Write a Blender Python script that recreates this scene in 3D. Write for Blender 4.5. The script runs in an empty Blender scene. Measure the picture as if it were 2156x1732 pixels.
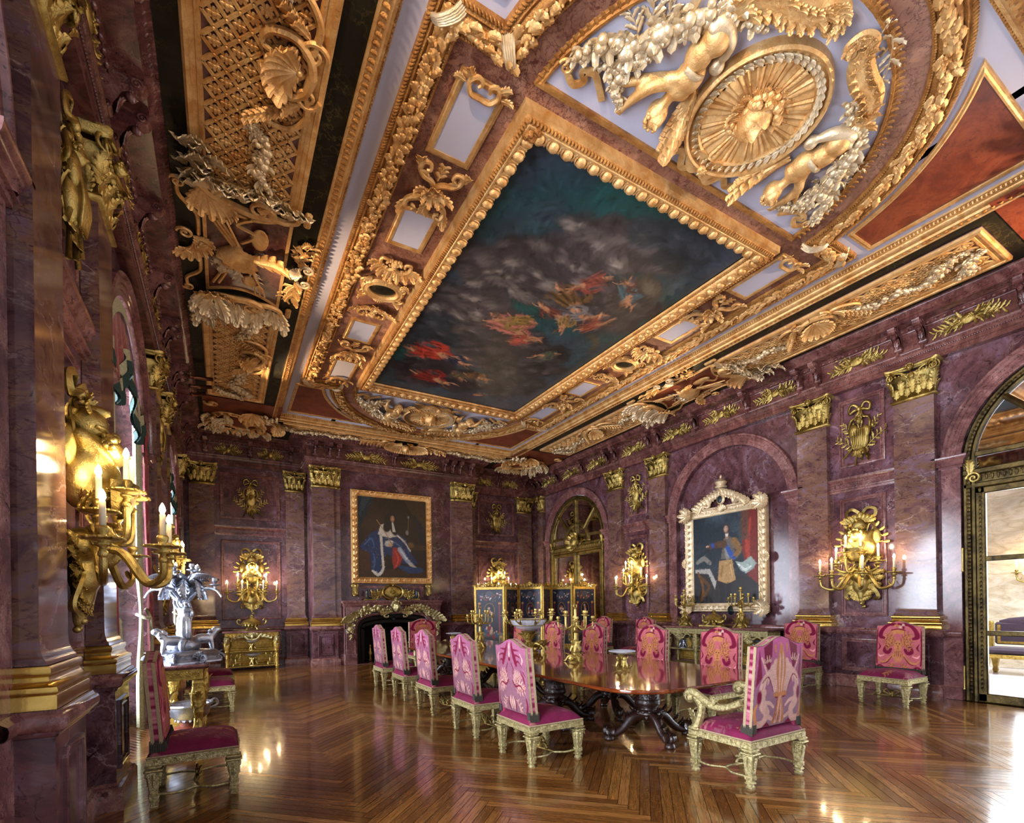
# Gilded marble dining hall with painted ceiling: everything is built here in mesh code.
import bpy, math, random
import numpy as np
from mathutils import Matrix, Vector
random.seed(7)
RNG = np.random.default_rng(7)
PI = math.pi
TAU = 2 * math.pi
R = math.radians
SC = bpy.context.scene
COL = SC.collection


def lin(r, g, b):
    f = lambda c: c / 12.92 if c <= .04045 else ((c + .055) / 1.055) ** 2.4
    return (f(r / 255), f(g / 255), f(b / 255))


# ------------------------------------------------------------------ mesh kit
def TM(x=0, y=0, z=0, rx=0, ry=0, rz=0, s=1, sx=1, sy=1, sz=1):
    m = Matrix.Translation((x, y, z)) @ Matrix.Rotation(rz, 4, 'Z') @ Matrix.Rotation(ry, 4, 'Y') @ Matrix.Rotation(rx, 4, 'X')
    return np.array(m @ Matrix.Diagonal((s * sx, s * sy, s * sz, 1)))


class MB:
    def __init__(s):
        s.v, s.q, s.t, s.n, s.c = [], [], [], 0, []

    def add(s, v, q=None, t=None, M=None, c=None):
        v = np.asarray(v, float).reshape(-1, 3)
        if M is not None:
            v = v @ M[:3, :3].T + M[:3, 3]
        if q is not None and len(q):
            s.q.append(np.asarray(q, int).reshape(-1, 4) + s.n)
        if t is not None and len(t):
            s.t.append(np.asarray(t, int).reshape(-1, 3) + s.n)
        s.v.append(v)
        if c is not None:
            s.c.append(np.broadcast_to(np.asarray(c, float), (len(v), 3)))
        s.n += len(v)
        return s

    def tpl(s):
        return (np.concatenate(s.v) if s.v else np.zeros((0, 3)),
                np.concatenate(s.q) if s.q else np.zeros((0, 4), int),
                np.concatenate(s.t) if s.t else np.zeros((0, 3), int))

    def put(s, o, M=None):
        v, q, t = o.tpl() if isinstance(o, MB) else o
        return s.add(v, q, t, M)

    # --- solids
    def box(s, x0, y0, z0, x1, y1, z1, M=None, b=0):
        x0, x1 = min(x0, x1), max(x0, x1); y0, y1 = min(y0, y1), max(y0, y1); z0, z1 = min(z0, z1), max(z0, z1)
        if b <= 0:
            v = [(x, y, z) for z in (z0, z1) for y in (y0, y1) for x in (x0, x1)]
            return s.add(v, [(0, 2, 3, 1), (4, 5, 7, 6), (0, 1, 5, 4), (2, 6, 7, 3), (0, 4, 6, 2), (1, 3, 7, 5)], M=M)
        b = min(b, .45 * min(x1 - x0, y1 - y0, z1 - z0))
        lo, hi = (x0, y0, z0), (x1, y1, z1)
        v = []; ix = {}
        for i in range(2):
            for j in range(2):
                for k in range(2):
                    p = [(lo, hi)[i][0], (lo, hi)[j][1], (lo, hi)[k][2]]
                    d = [b if i == 0 else -b, b if j == 0 else -b, b if k == 0 else -b]
                    for a in range(3):
                        w = [p[m] + (0 if m == a else d[m]) for m in range(3)]
                        ix[(i, j, k, a)] = len(v); v.append(w)
        q = []; t = []
        I = lambda *a: ix[a]
        for e in (0, 1):
            q.append([I(e, 0, 0, 0), I(e, 1, 0, 0), I(e, 1, 1, 0), I(e, 0, 1, 0)])
            q.append([I(0, e, 0, 1), I(1, e, 0, 1), I(1, e, 1, 1), I(0, e, 1, 1)])
            q.append([I(0, 0, e, 2), I(1, 0, e, 2), I(1, 1, e, 2), I(0, 1, e, 2)])
        for m in (0, 1):
            for n in (0, 1):
                q.append([I(m, n, 0, 0), I(m, n, 1, 0), I(m, n, 1, 1), I(m, n, 0, 1)])
                q.append([I(m, 0, n, 0), I(m, 1, n, 0), I(m, 1, n, 2), I(m, 0, n, 2)])
                q.append([I(0, m, n, 1), I(1, m, n, 1), I(1, m, n, 2), I(0, m, n, 2)])
        for i in (0, 1):
            for j in (0, 1):
                for k in (0, 1):
                    t.append([I(i, j, k, 0), I(i, j, k, 1), I(i, j, k, 2)])
        return s.add(v, q, t, M)

    def grid(s, P, cu=False, cv=False, M=None, c=None, caps=False):
        P = np.asarray(P, float)
        m, n = P.shape[:2]
        i = np.arange(m if cu else m - 1)[:, None]; j = np.arange(n if cv else n - 1)[None, :]
        i2, j2 = (i + 1) % m, (j + 1) % n
        q = np.stack(np.broadcast_arrays(i * n + j, i2 * n + j, i2 * n + j2, i * n + j2), -1).reshape(-1, 4)
        t = []
        v = P.reshape(-1, 3)
        if caps and cv:
            a, b = P[0].mean(0), P[-1].mean(0)
            v = np.vstack([v, a, b])
            for k in range(n):
                t.append((m * n, (k + 1) % n, k)); t.append((m * n + 1, (m - 1) * n + k, (m - 1) * n + (k + 1) % n))
        return s.add(v, q, t, M, c=None if c is None else np.asarray(c).reshape(-1, 3))

    def lathe(s, prof, n=20, M=None, a0=0, a1=TAU, cx=0, cy=0, sqx=1, sqy=1):
        full = abs(a1 - a0 - TAU) < 1e-6
        a = np.linspace(a0, a1, n, endpoint=not full)
        r = np.array([p[0] for p in prof])[:, None]; z = np.array([p[1] for p in prof])[:, None]
        P = np.stack([cx + r * np.cos(a) * sqx, cy + r * np.sin(a) * sqy, z + 0 * a], -1)
        return s.grid(P, cv=full, M=M, caps=full)

    def sqloft(s, prof, M=None, cx=0, cy=0):
        # square section loft with chamfered corners: prof = (half width, z)
        P = []
        for h, z in prof:
            c = h * .16
            P.append([(cx + x, cy + y, z) for x, y in ((h - c, -h), (h, -h + c), (h, h - c), (h - c, h), (-h + c, h), (-h, h - c), (-h, -h + c), (-h + c, -h))])
        return s.grid(P, cv=True, M=M, caps=True)

    def tube(s, pts, r, k=6, M=None, flat=1.0, closed=False):
        p = np.asarray(pts, float); n = len(p)
        rr = np.broadcast_to(np.asarray(r, float), (n,))
        if closed:
            d = np.roll(p, -1, 0) - np.roll(p, 1, 0)
        else:
            d = np.gradient(p, axis=0)
        d /= np.linalg.norm(d, axis=1)[:, None] + 1e-12
        up = np.array([0, 0, 1.]) if abs(d[0][2]) < .9 else np.array([0, 1., 0])
        P = []
        nrm = up - d[0] * (up @ d[0]); nrm /= np.linalg.norm(nrm)
        a = np.linspace(0, TAU, k, endpoint=False)
        for i in range(n):
            nrm = nrm - d[i] * (nrm @ d[i]); nrm /= np.linalg.norm(nrm) + 1e-12
            b = np.cross(d[i], nrm)
            P.append(p[i] + rr[i] * (np.cos(a)[:, None] * b + flat * np.sin(a)[:, None] * nrm))
        return s.grid(P, cu=closed, cv=True, M=M, caps=not closed)

    def ell(s, c=(0, 0, 0), r=(1, 1, 1), nu=10, nv=7, M=None):
        th = np.linspace(0, PI, nv)[:, None]; ph = np.linspace(0, TAU, nu, endpoint=False)[None, :]
        P = np.stack([c[0] + r[0] * np.sin(th) * np.cos(ph), c[1] + r[1] * np.sin(th) * np.sin(ph), c[2] + r[2] * np.cos(th) + 0 * ph], -1)
        return s.grid(P, cv=True, M=M)

    def sweep(s, path, prof, closed=False, axes=(0, 1, 2), M=None, pclosed=False):
        # path: 2D points, prof: (offset to the left of travel, height); mitred
        p = np.asarray(path, float); n = len(p); P = []
        for i in range(n):
            a = p[i - 1] if (i > 0 or closed) else None
            b = p[(i + 1) % n] if (i < n - 1 or closed) else None
            d1 = (p[i] - a) if a is not None else None
            d2 = (b - p[i]) if b is not None else None
            if d1 is None: d1 = d2
            if d2 is None: d2 = d1
            d1 = d1 / (np.linalg.norm(d1) + 1e-12); d2 = d2 / (np.linalg.norm(d2) + 1e-12)
            n1 = np.array([-d1[1], d1[0]]); n2 = np.array([-d2[1], d2[0]])
            m = n1 + n2; m /= max(1e-9, (m @ n1))
            if np.linalg.norm(m) > 3: m *= 3 / np.linalg.norm(m)
            P.append([(*(p[i] + o * m), h) for o, h in prof])
        P = np.array(P)
        Q = np.empty_like(P)
        for k in range(3): Q[..., axes[k]] = P[..., k]
        return s.grid(Q, cu=closed, cv=pclosed, M=M)

    def prism(s, poly, h0, h1, axes=(0, 1, 2), M=None):
        # extrude a (convex or star shaped about its mean) 2D outline
        p = np.asarray(poly, float); n = len(p); c = p.mean(0)
        v = [(*q, h0) for q in p] + [(*q, h1) for q in p] + [(*c, h0), (*c, h1)]
        V = np.array(v); W = np.empty_like(V)
        for k in range(3): W[:, axes[k]] = V[:, k]
        q = [(i, (i + 1) % n, n + (i + 1) % n, n + i) for i in range(n)]
        t = [(2 * n, (i + 1) % n, i) for i in range(n)] + [(2 * n + 1, n + i, n + (i + 1) % n) for i in range(n)]
        return s.add(W, q, t, M)

    def mesh(s, name):
        v, q, t = s.tpl()
        me = bpy.data.meshes.new(name)
        me.vertices.add(len(v)); me.vertices.foreach_set('co', v.astype(np.float32).ravel())
        me.loops.add(q.size + t.size)
        me.loops.foreach_set('vertex_index', np.concatenate([q.ravel(), t.ravel()]).astype(np.int32))
        me.polygons.add(len(q) + len(t))
        st = np.concatenate([np.arange(len(q)) * 4, q.size + np.arange(len(t)) * 3]).astype(np.int32)
        me.polygons.foreach_set('loop_start', st)
        me.polygons.foreach_set('use_smooth', np.ones(len(st), bool))
        me.update(calc_edges=True)
        me.validate()
        if s.c:
            at = me.color_attributes.new('Col', 'FLOAT_COLOR', 'POINT')
            c = np.concatenate(s.c)
            at.data.foreach_set('color', np.hstack([c, np.ones((len(c), 1))]).astype(np.float32).ravel())
        return me


def obj(name, mb, mat, parent=None, loc=(0, 0, 0), rz=0, kind=None, ang=38, label=None):
    me = mb.mesh(name) if isinstance(mb, MB) else mb
    if isinstance(mb, MB):
        me.set_sharp_from_angle(angle=R(ang))
        for m in (mat if isinstance(mat, (list, tuple)) else [mat]): me.materials.append(m)
    o = bpy.data.objects.new(name, me)
    COL.objects.link(o)
    o.location = loc; o.rotation_euler = (0, 0, rz)
    if parent is not None: o.parent = parent
    if kind: o['kind'] = kind
    if label: o['label'] = label
    return o


def struct(name, mb, mat, **k):
    return obj(name, mb, mat, kind='structure', **k)


def tag(o, label, cat, group=None):
    o['label'] = label; o['category'] = cat
    if group: o['group'] = group
    return o


def thing(name, label, cat, loc=(0, 0, 0), rz=0, group=None):
    o = bpy.data.objects.new(name, None); COL.objects.link(o)
    o.empty_display_size = .1
    o.location = loc; o.rotation_euler = (0, 0, rz)
    return tag(o, label, cat, group)


KIDS = {}
def dup(root, loc, rz=0, label=None, group=None):
    r = root.copy(); COL.objects.link(r)
    r.location = loc; r.rotation_euler = (0, 0, rz)
    if label: r['label'] = label
    if group: r['group'] = group
    for ch in list(root.children):
        c = ch.copy(); COL.objects.link(c); c.parent = r
        for g in list(ch.children):
            d = g.copy(); COL.objects.link(d); d.parent = c
    return r


# ------------------------------------------------------------------ ornament templates (x across, z up, -y out of the wall)
def acanthus(L=1., W=.5, curl=.25, lobes=4, m=17, n=9, cup=.12, tip=.9):
    u = np.linspace(0, 1, m)[:, None]; w = np.linspace(-1, 1, n)[None, :]
    env = np.sin(PI * np.clip(u * .93 + .06, 0, 1)) ** .7
    sr = np.abs(np.sin(PI * lobes * u))
    lob = 1 - .46 * (1 - sr ** .7) * np.abs(w)
    x = w * W / 2 * env * lob
    z = L * (u + .13 * np.abs(w) * env * sr)
    out = cup * W * (1 - w ** 2) * (.5 + .5 * env) + .035 * W * np.cos(w * PI * 3) + curl * L * np.clip(u - .35, 0, 1) ** 2 * 1.8 + .05 * W * sr * np.abs(w)
    z = z - tip * curl * L * np.clip(u - .7, 0, 1) ** 2 * 3
    b = MB(); b.grid(np.stack([x, -out, z], -1))
    return b.tpl()


def spiral(r0=1., turns=1.6, r1=.12, w0=.22, w1=.12, k=6, m=26, flat=1.0):
    t = np.linspace(0, 1, m)
    a = turns * TAU * t
    rad = r0 * (1 - t) + r1 * t
    p = np.stack([rad * np.cos(a), -.06 * np.sin(PI * t), rad * np.sin(a)], -1)
    b = MB(); b.tube(p, np.linspace(w0, w1, m) * r0, k, flat=flat)
    b.ell((0, 0, 0), (r1 * 1.3, r1 * 1.5, r1 * 1.3), 8, 5)
    return b.tpl()


def rosette(n=6, r=1., h=.35):
    b = MB()
    for i in range(n):
        a = TAU * i / n
        b.ell((0, 0, 0), (.42 * r, .2 * h * 2, .25 * r), 8, 5, TM(.55 * r * math.cos(a), -.12 * h, .55 * r * math.sin(a), ry=-a))
    b.ell((0, -.3 * h, 0), (.28 * r, .6 * h, .28 * r), 8, 5)
    return b.tpl()


def bunch(n, w, h, d, rs=(.05, .1), seed=1):
    g = np.random.default_rng(seed); b = MB()
    for i in range(n):
        x, z = g.normal(0, .35), g.normal(0, .35)
        x, z = np.clip(x, -1, 1), np.clip(z, -1, 1)
        r = g.uniform(*rs)
        b.ell((x * w, -d * (1 - .5 * math.hypot(x, z)) * g.uniform(.5, 1), z * h), (r, r, r), 8, 5)
    return b.tpl()


def leafspray(n=9, L=1., seed=1, lw=.5, s=.3, curve=.25):
    # a branch along +z with leaves alternating
    g = np.random.default_rng(seed); b = MB()
    lf = acanthus(1, .42, .25, 3, 7, 5)
    t = np.linspace(0, 1, 8)
    b.tube(np.stack([curve * L * t ** 2, -.02 * L + 0 * t, L * t], -1), np.linspace(.022, .01, 8) * L, 5)
    for i in range(n):
        u = (i + .6) / n
        sd = 1 if i % 2 else -1
        b.put(lf, TM(curve * L * u * u, -.02 * L, L * u * .95, ry=sd * g.uniform(.6, 1.1) + .5 * curve, rx=g.uniform(-.3, .3), s=L * s * g.uniform(.8, 1.1) * (1.1 - .4 * u)))
    return b.tpl()


def ribbon(pts, w, m=40, amp=.0, th=.012, twist=0.):
    p = np.asarray(pts, float)
    t = np.linspace(0, len(p) - 1, m)
    i = np.clip(t.astype(int), 0, len(p) - 2); f = (t - i)[:, None]
    # catmull-rom
    P0 = p[np.clip(i - 1, 0, None)]; P1 = p[i]; P2 = p[i + 1]; P3 = p[np.clip(i + 2, None, len(p) - 1)]
    c = .5 * ((2 * P1) + (-P0 + P2) * f + (2 * P0 - 5 * P1 + 4 * P2 - P3) * f ** 2 + (-P0 + 3 * P1 - 3 * P2 + P3) * f ** 3)
    d = np.gradient(c, axis=0); d /= np.linalg.norm(d, axis=1)[:, None] + 1e-9
    y = np.array([0, 1., 0])
    nrm = np.cross(d, y); nrm /= np.linalg.norm(nrm, axis=1)[:, None] + 1e-9
    ph = np.linspace(0, twist, m)[:, None]
    e = nrm * np.cos(ph) + y * np.sin(ph)
    f2 = -nrm * np.sin(ph) + y * np.cos(ph)
    P = np.stack([c - e * w / 2 - f2 * th, c + e * w / 2 - f2 * th, c + e * w / 2 + f2 * th, c - e * w / 2 + f2 * th], 1)
    b = MB(); b.grid(P, cv=True, caps=True)
    return b.tpl()


def curve(pts, m=24):
    p = np.asarray(pts, float)
    t = np.linspace(0, len(p) - 1, m)
    i = np.clip(t.astype(int), 0, len(p) - 2); f = (t - i)[:, None]
    P0 = p[np.clip(i - 1, 0, None)]; P1 = p[i]; P2 = p[i + 1]; P3 = p[np.clip(i + 2, None, len(p) - 1)]
    return .5 * ((2 * P1) + (-P0 + P2) * f + (2 * P0 - 5 * P1 + 4 * P2 - P3) * f ** 2 + (-P0 + 3 * P1 - 3 * P2 + P3) * f ** 3)


def shell(r=1., n=9, h=.3, a0=.25):
    m = 9
    a = np.linspace(a0, PI - a0, n * 6 + 1)[None, :]; u = np.linspace(.08, 1, m)[:, None]
    rib = np.abs(np.sin((a - a0) / (PI - 2 * a0) * PI * n))
    rad = r * u * (1 + .06 * rib * u)
    b = MB(); b.grid(np.stack([rad * np.cos(a), -h * r * (np.sin(PI * .5 * u) * .6 + .35 * rib * u - .5 * u ** 3), rad * np.sin(a)], -1))
    b.ell((0, -.1 * r, .03 * r), (.16 * r, .14 * r, .13 * r), 8, 6)
    return b.tpl()


def face(s=1., hair=True, beard=False):
    b = MB()
    th = np.linspace(0, PI, 19)[:, None]; ph = np.linspace(0, TAU, 24, endpoint=False)[None, :]
    x = np.sin(th) * np.cos(ph); y = np.sin(th) * np.sin(ph); z = np.cos(th) + 0 * ph
    X = .72 * x * (1 - .22 * np.clip(-z, 0, 1)); Z = z * 1.0; Y = .8 * y
    fr = np.clip(-y, 0, 1)
    g = lambda cx, cz, sx, sz: np.exp(-((X - cx) / sx) ** 2 - ((Z - cz) / sz) ** 2) * (fr > .02)
    Y = Y - .30 * g(0, -.10, .10, .26) - .12 * g(0, -.24, .17, .10) + .15 * (g(.27, .12, .16, .10) + g(-.27, .12, .16, .10)) - .10 * (g(.27, .30, .22, .07) + g(-.27, .30, .22, .07))
    Y = Y - .10 * g(0, -.50, .2, .05) - .11 * g(0, -.62, .17, .06) - .10 * g(0, -.85, .2, .12) - .06 * (g(.36, -.2, .16, .18) + g(-.36, -.2, .16, .18))
    b.grid(np.stack([X, Y, Z], -1), cv=True)
    for sx in (-1, 1):
        b.ell((sx * .26, -.62, .12), (.10, .07, .055), 8, 6)
        b.ell((sx * .72, 0, 0), (.08, .16, .2), 8, 6)
    g = np.random.default_rng(3)
    if hair:
        for i in range(46):
            a = g.uniform(-.15, PI + .15); rr = g.uniform(.86, 1.1)
            b.ell((rr * .85 * math.cos(a), g.uniform(-.45, .1), .25 + rr * .9 * math.sin(a) * .85), (.2, .2, .2), 8, 5)
    if beard:
        for i in range(26):
            b.ell((g.normal(0, .3), -.5 - g.uniform(0, .15), -.75 - g.uniform(0, .6)), (.15, .15, .2), 8, 5)
    v, q, t = b.tpl()
    return v * s, q, t


LEAF = acanthus()
LEAF2 = acanthus(1, .55, .36, 5, 21, 9)
LEAFS = acanthus(1, .55, .2, 3, 6, 5)
ROS = rosette()
ROS4 = rosette(4)
SPI = spiral()
FACE = face()
# ------------------------------------------------------------------ materials
def newmat(name):
    m = bpy.data.materials.new(name); m.use_nodes = True
    nt = m.node_tree
    b = nt.nodes['Principled BSDF']
    return m, nt, b


def N(nt, t, **k):
    n = nt.nodes.new(t)
    for a, v in k.items():
        if a in n.inputs and not hasattr(n, a): n.inputs[a].default_value = v
        else:
            try: setattr(n, a, v)
            except Exception: n.inputs[a].default_value = v
    return n


def ramp(nt, stops):
    r = nt.nodes.new('ShaderNodeValToRGB'); e = r.color_ramp.elements
    while len(e) < len(stops): e.new(.5)
    for i, (p, c) in enumerate(stops):
        e[i].position = p; e[i].color = (*c, 1)
    return r


def noise(nt, vec, scale, detail=6, rough=.6, dist=0.):
    n = nt.nodes.new('ShaderNodeTexNoise')
    n.inputs['Scale'].default_value = scale; n.inputs['Detail'].default_value = detail
    n.inputs['Roughness'].default_value = rough; n.inputs['Distortion'].default_value = dist
    if vec is not None: nt.links.new(vec, n.inputs['Vector'])
    return n


def mixc(nt, fac, a, b, mode='MIX'):
    m = nt.nodes.new('ShaderNodeMix'); m.data_type = 'RGBA'; m.blend_type = mode
    for s, v in ((m.inputs[0], fac), (m.inputs[6], a), (m.inputs[7], b)):
        if isinstance(v, (int, float)): s.default_value = v
        elif isinstance(v, tuple): s.default_value = (*v, 1)
        else: nt.links.new(v, s)
    return m.outputs[2]


def simple(name, c, rough=.5, metal=0., bump=0., bscale=60, var=0., **k):
    m, nt, b = newmat(name)
    b.inputs['Base Color'].default_value = (*c, 1)
    b.inputs['Roughness'].default_value = rough; b.inputs['Metallic'].default_value = metal
    for a, v in k.items(): b.inputs[a.replace('_', ' ')].default_value = v
    g = N(nt, 'ShaderNodeNewGeometry')
    if var:
        n = noise(nt, g.outputs['Position'], bscale * .25, 5)
        d = tuple(x * (1 - var) for x in c); u = tuple(min(1, x * (1 + var)) for x in c)
        r = ramp(nt, [(.3, d), (.7, u)]); nt.links.new(n.outputs[0], r.inputs[0]); nt.links.new(r.outputs[0], b.inputs['Base Color'])
    if bump:
        n = noise(nt, g.outputs['Position'], bscale, 4)
        bm = N(nt, 'ShaderNodeBump'); bm.inputs['Strength'].default_value = bump; bm.inputs['Distance'].default_value = .01
        nt.links.new(n.outputs[0], bm.inputs['Height']); nt.links.new(bm.outputs[0], b.inputs['Normal'])
    return m


def marble(name, stops, vein, vamt=.5, sc=1., rough=.16, stretch=(1, 1, 1), rot=(0, 0, 0), vsc=2.2, dark=None, vlo=.48, vhi=.68, vw=.012):
    m, nt, b = newmat(name); L = nt.links.new
    g = N(nt, 'ShaderNodeNewGeometry')
    mp = N(nt, 'ShaderNodeMapping'); mp.inputs['Scale'].default_value = stretch; mp.inputs['Rotation'].default_value = rot
    L(g.outputs['Position'], mp.inputs['Vector'])
    n1 = noise(nt, mp.outputs[0], 1.5 * sc, 9, .68, 1.6)
    r1 = ramp(nt, stops); L(n1.outputs[0], r1.inputs[0])
    # large clouds
    n2 = noise(nt, mp.outputs[0], .55 * sc, 4, .6, .8)
    r2 = ramp(nt, [(.35, (.72, .68, .70)), (.65, (1.25, 1.2, 1.25))]); L(n2.outputs[0], r2.inputs[0])
    c = mixc(nt, 1., r1.outputs[0], r2.outputs[0], 'MULTIPLY')
    # veins: edges of a warped cell pattern
    wn = noise(nt, mp.outputs[0], 2.2 * sc, 5, .65, .3)
    wa = nt.nodes.new('ShaderNodeVectorMath'); wa.operation = 'MULTIPLY_ADD'
    L(wn.outputs[1], wa.inputs[0]); wa.inputs[1].default_value = (.9, .9, .9); L(mp.outputs[0], wa.inputs[2])
    vo = N(nt, 'ShaderNodeTexVoronoi'); vo.feature = 'DISTANCE_TO_EDGE'; vo.inputs['Scale'].default_value = vsc * sc
    L(wa.outputs[0], vo.inputs['Vector'])
    rv = ramp(nt, [(0, (1, 1, 1)), (vw, (.55, .55, .55)), (vw * 4, (0, 0, 0))]); L(vo.outputs[0], rv.inputs[0])
    n3 = noise(nt, mp.outputs[0], 1.3 * sc, 3, .5); r3 = ramp(nt, [(vlo, (0, 0, 0)), (vhi, (vamt, vamt, vamt))]); L(n3.outputs[0], r3.inputs[0])
    fv = mixc(nt, 1., rv.outputs[0], r3.outputs[0], 'MULTIPLY')
    c = mixc(nt, fv, c, vein)
    if dark:
        n4 = noise(nt, mp.outputs[0], 9 * sc, 6, .7, 1.2); r4 = ramp(nt, [(.34, (1, 1, 1)), (.44, (0, 0, 0))]); L(n4.outputs[0], r4.inputs[0])
        c = mixc(nt, r4.outputs[0], c, dark)
        wn2 = noise(nt, mp.outputs[0], 5 * sc, 4, .6, .3)
        wb = nt.nodes.new('ShaderNodeVectorMath'); wb.operation = 'MULTIPLY_ADD'
        L(wn2.outputs[1], wb.inputs[0]); wb.inputs[1].default_value = (.35, .35, .35); L(mp.outputs[0], wb.inputs[2])
        v2 = N(nt, 'ShaderNodeTexVoronoi'); v2.feature = 'DISTANCE_TO_EDGE'; v2.inputs['Scale'].default_value = 5.5 * sc; L(wb.outputs[0], v2.inputs['Vector'])
        rk = ramp(nt, [(0, (.75, .75, .75)), (.05, (0, 0, 0))]); L(v2.outputs[0], rk.inputs[0])
        n5 = noise(nt, mp.outputs[0], 1.9 * sc, 4, .6); r5 = ramp(nt, [(.42, (0, 0, 0)), (.6, (1, 1, 1))]); L(n5.outputs[0], r5.inputs[0])
        c = mixc(nt, mixc(nt, 1., rk.outputs[0], r5.outputs[0], 'MULTIPLY'), c, dark)
    L(c, b.inputs['Base Color'])
    b.inputs['Roughness'].default_value = rough
    return m


def gilt(name, c, c2, rough=.32, metal=.85, bump=.5, bscale=45, patch=6):
    m, nt, b = newmat(name); L = nt.links.new
    g = N(nt, 'ShaderNodeNewGeometry')
    n = noise(nt, g.outputs['Position'], patch, 6, .65, .5)
    r = ramp(nt, [(.35, c), (.65, c2)]); L(n.outputs[0], r.inputs[0]); L(r.outputs[0], b.inputs['Base Color'])
    b.inputs['Metallic'].default_value = metal; b.inputs['Roughness'].default_value = rough
    n2 = noise(nt, g.outputs['Position'], bscale, 5, .6)
    bm = N(nt, 'ShaderNodeBump'); bm.inputs['Strength'].default_value = bump; bm.inputs['Distance'].default_value = .012
    L(n2.outputs[0], bm.inputs['Height']); L(bm.outputs[0], b.inputs['Normal'])
    return m


def painted(name, rough=.5, weave=0., sheen=0., spec=.4, coat=0., thread=(0, 0)):
    m, nt, b = newmat(name); L = nt.links.new
    at = N(nt, 'ShaderNodeVertexColor'); at.layer_name = 'Col'
    g = N(nt, 'ShaderNodeTexCoord')
    col = at.outputs[0]
    if weave:
        mp = N(nt, 'ShaderNodeMapping'); mp.inputs['Scale'].default_value = (30, 30, 420); L(g.outputs['Object'], mp.inputs['Vector'])
        n = noise(nt, mp.outputs[0], 1, 3); r = ramp(nt, [(.3, (1 - weave,) * 3), (.7, (1 + weave,) * 3)]); L(n.outputs[0], r.inputs[0])
        col = mixc(nt, 1., col, r.outputs[0], 'MULTIPLY')
    L(col, b.inputs['Base Color'])
    b.inputs['Roughness'].default_value = rough; b.inputs['Specular IOR Level'].default_value = spec
    if sheen:
        b.inputs['Sheen Weight'].default_value = sheen; b.inputs['Sheen Tint'].default_value = (.9, .4, .55, 1); b.inputs['Sheen Roughness'].default_value = .5
    if coat: b.inputs['Coat Weight'].default_value = coat; b.inputs['Coat Roughness'].default_value = .2
    return m


def emis(name, c, s):
    m, nt, b = newmat(name)
    b.inputs['Base Color'].default_value = (0, 0, 0, 1)
    b.inputs['Emission Color'].default_value = (*c, 1); b.inputs['Emission Strength'].default_value = s
    return m


M = {}
PLUM = [(.28, lin(50, 32, 38)), (.42, lin(82, 54, 60)), (.52, lin(104, 70, 72)), (.60, lin(112, 84, 96)), (.70, lin(146, 116, 120)), (.82, lin(112, 76, 62))]
M['marble'] = marble('plum_marble', PLUM, lin(205, 180, 178), .55, 1., dark=lin(48, 24, 32))
M['shaft'] = marble('streaked_marble', [(.25, lin(66, 40, 46)), (.42, lin(100, 72, 72)), (.52, lin(124, 94, 74)), (.6, lin(118, 94, 104)), (.72, lin(158, 132, 122)), (.85, lin(116, 80, 62))], lin(212, 190, 178), .5, .9, stretch=(1, 1, 2.0), rot=(.5, .35, 0), dark=lin(66, 40, 44), rough=.11)
M['trimmarble'] = marble('pink_marble', [(.3, lin(78, 48, 48)), (.5, lin(124, 84, 80)), (.7, lin(158, 120, 112))], lin(215, 190, 180), .45, 2.0, dark=lin(66, 34, 38))
M['corn'] = marble('brown_marble', [(.3, lin(60, 32, 33)), (.5, lin(104, 64, 59)), (.7, lin(146, 104, 94))], lin(190, 160, 145), .3, 1.6, rough=.25, dark=lin(50, 28, 30))
M['basemarble'] = marble('pale_plinth_marble', [(.3, lin(84, 54, 54)), (.5, lin(142, 98, 88)), (.7, lin(176, 140, 122))], lin(220, 200, 190), .5, 2., dark=lin(70, 40, 40))
M['green'] = marble('black_green_marble', [(.3, lin(12, 12, 9)), (.5, lin(26, 24, 15)), (.7, lin(46, 40, 24))], lin(96, 84, 46), .9, 1.0, vsc=5, rough=.55, vlo=.4, vhi=.6, vw=.014)
M['green'].node_tree.nodes['Principled BSDF'].inputs['Specular IOR Level'].default_value = .2
M['redmar'] = marble('red_jasper_marble', [(.3, lin(84, 36, 22)), (.45, lin(116, 52, 30)), (.58, lin(134, 68, 40)), (.7, lin(100, 44, 38)), (.8, lin(104, 74, 50))], lin(84, 40, 38), .8, 1.5, vsc=1.6, rough=.4, dark=lin(92, 40, 30))
M['breccia'] = marble('veined_brown_marble', [(.3, lin(112, 70, 54)), (.5, lin(150, 106, 82)), (.7, lin(186, 142, 112))], lin(74, 26, 26), .95, 1.0, vsc=7, rough=.4, vlo=.25, vhi=.5, vw=.018, dark=lin(96, 50, 42))
M['pale'] = simple('pale_lilac_plaster', lin(196, 194, 210), .6, 0, .05, 8, .03)
M['gold'] = gilt('gilded_plaster', lin(204, 146, 78), lin(242, 202, 138), .38, .5, .6, 45)
M['golddeep'] = gilt('deep_gilded_plaster', lin(150, 96, 42), lin(206, 150, 80), .42, .5, .9, 70)
M['goldpale'] = gilt('silver_gilt_plaster', lin(212, 186, 142), lin(240, 222, 186), .36, .55, .5, 40)
M['bronze'] = gilt('gilt_bronze', lin(142, 118, 58), lin(216, 194, 118), .30, .9, .5, 90)
M['brass'] = gilt('polished_brass', lin(178, 142, 66), lin(216, 180, 98), .24, .95, .05, 30, 3)
M['darkbronze'] = gilt('dark_bronze', lin(92, 78, 42), lin(160, 136, 74), .34, .9, .6, 60)
M['paleg'] = gilt('pale_gilt_bronze', lin(132, 116, 70), lin(224, 212, 156), .32, .75, .8, 90, 45)  # fine dark patches put crevice shade into the colour
M['silver'] = gilt('polished_silver', lin(120, 126, 140), lin(196, 202, 214), .30, .9, .4, 60)
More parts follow.
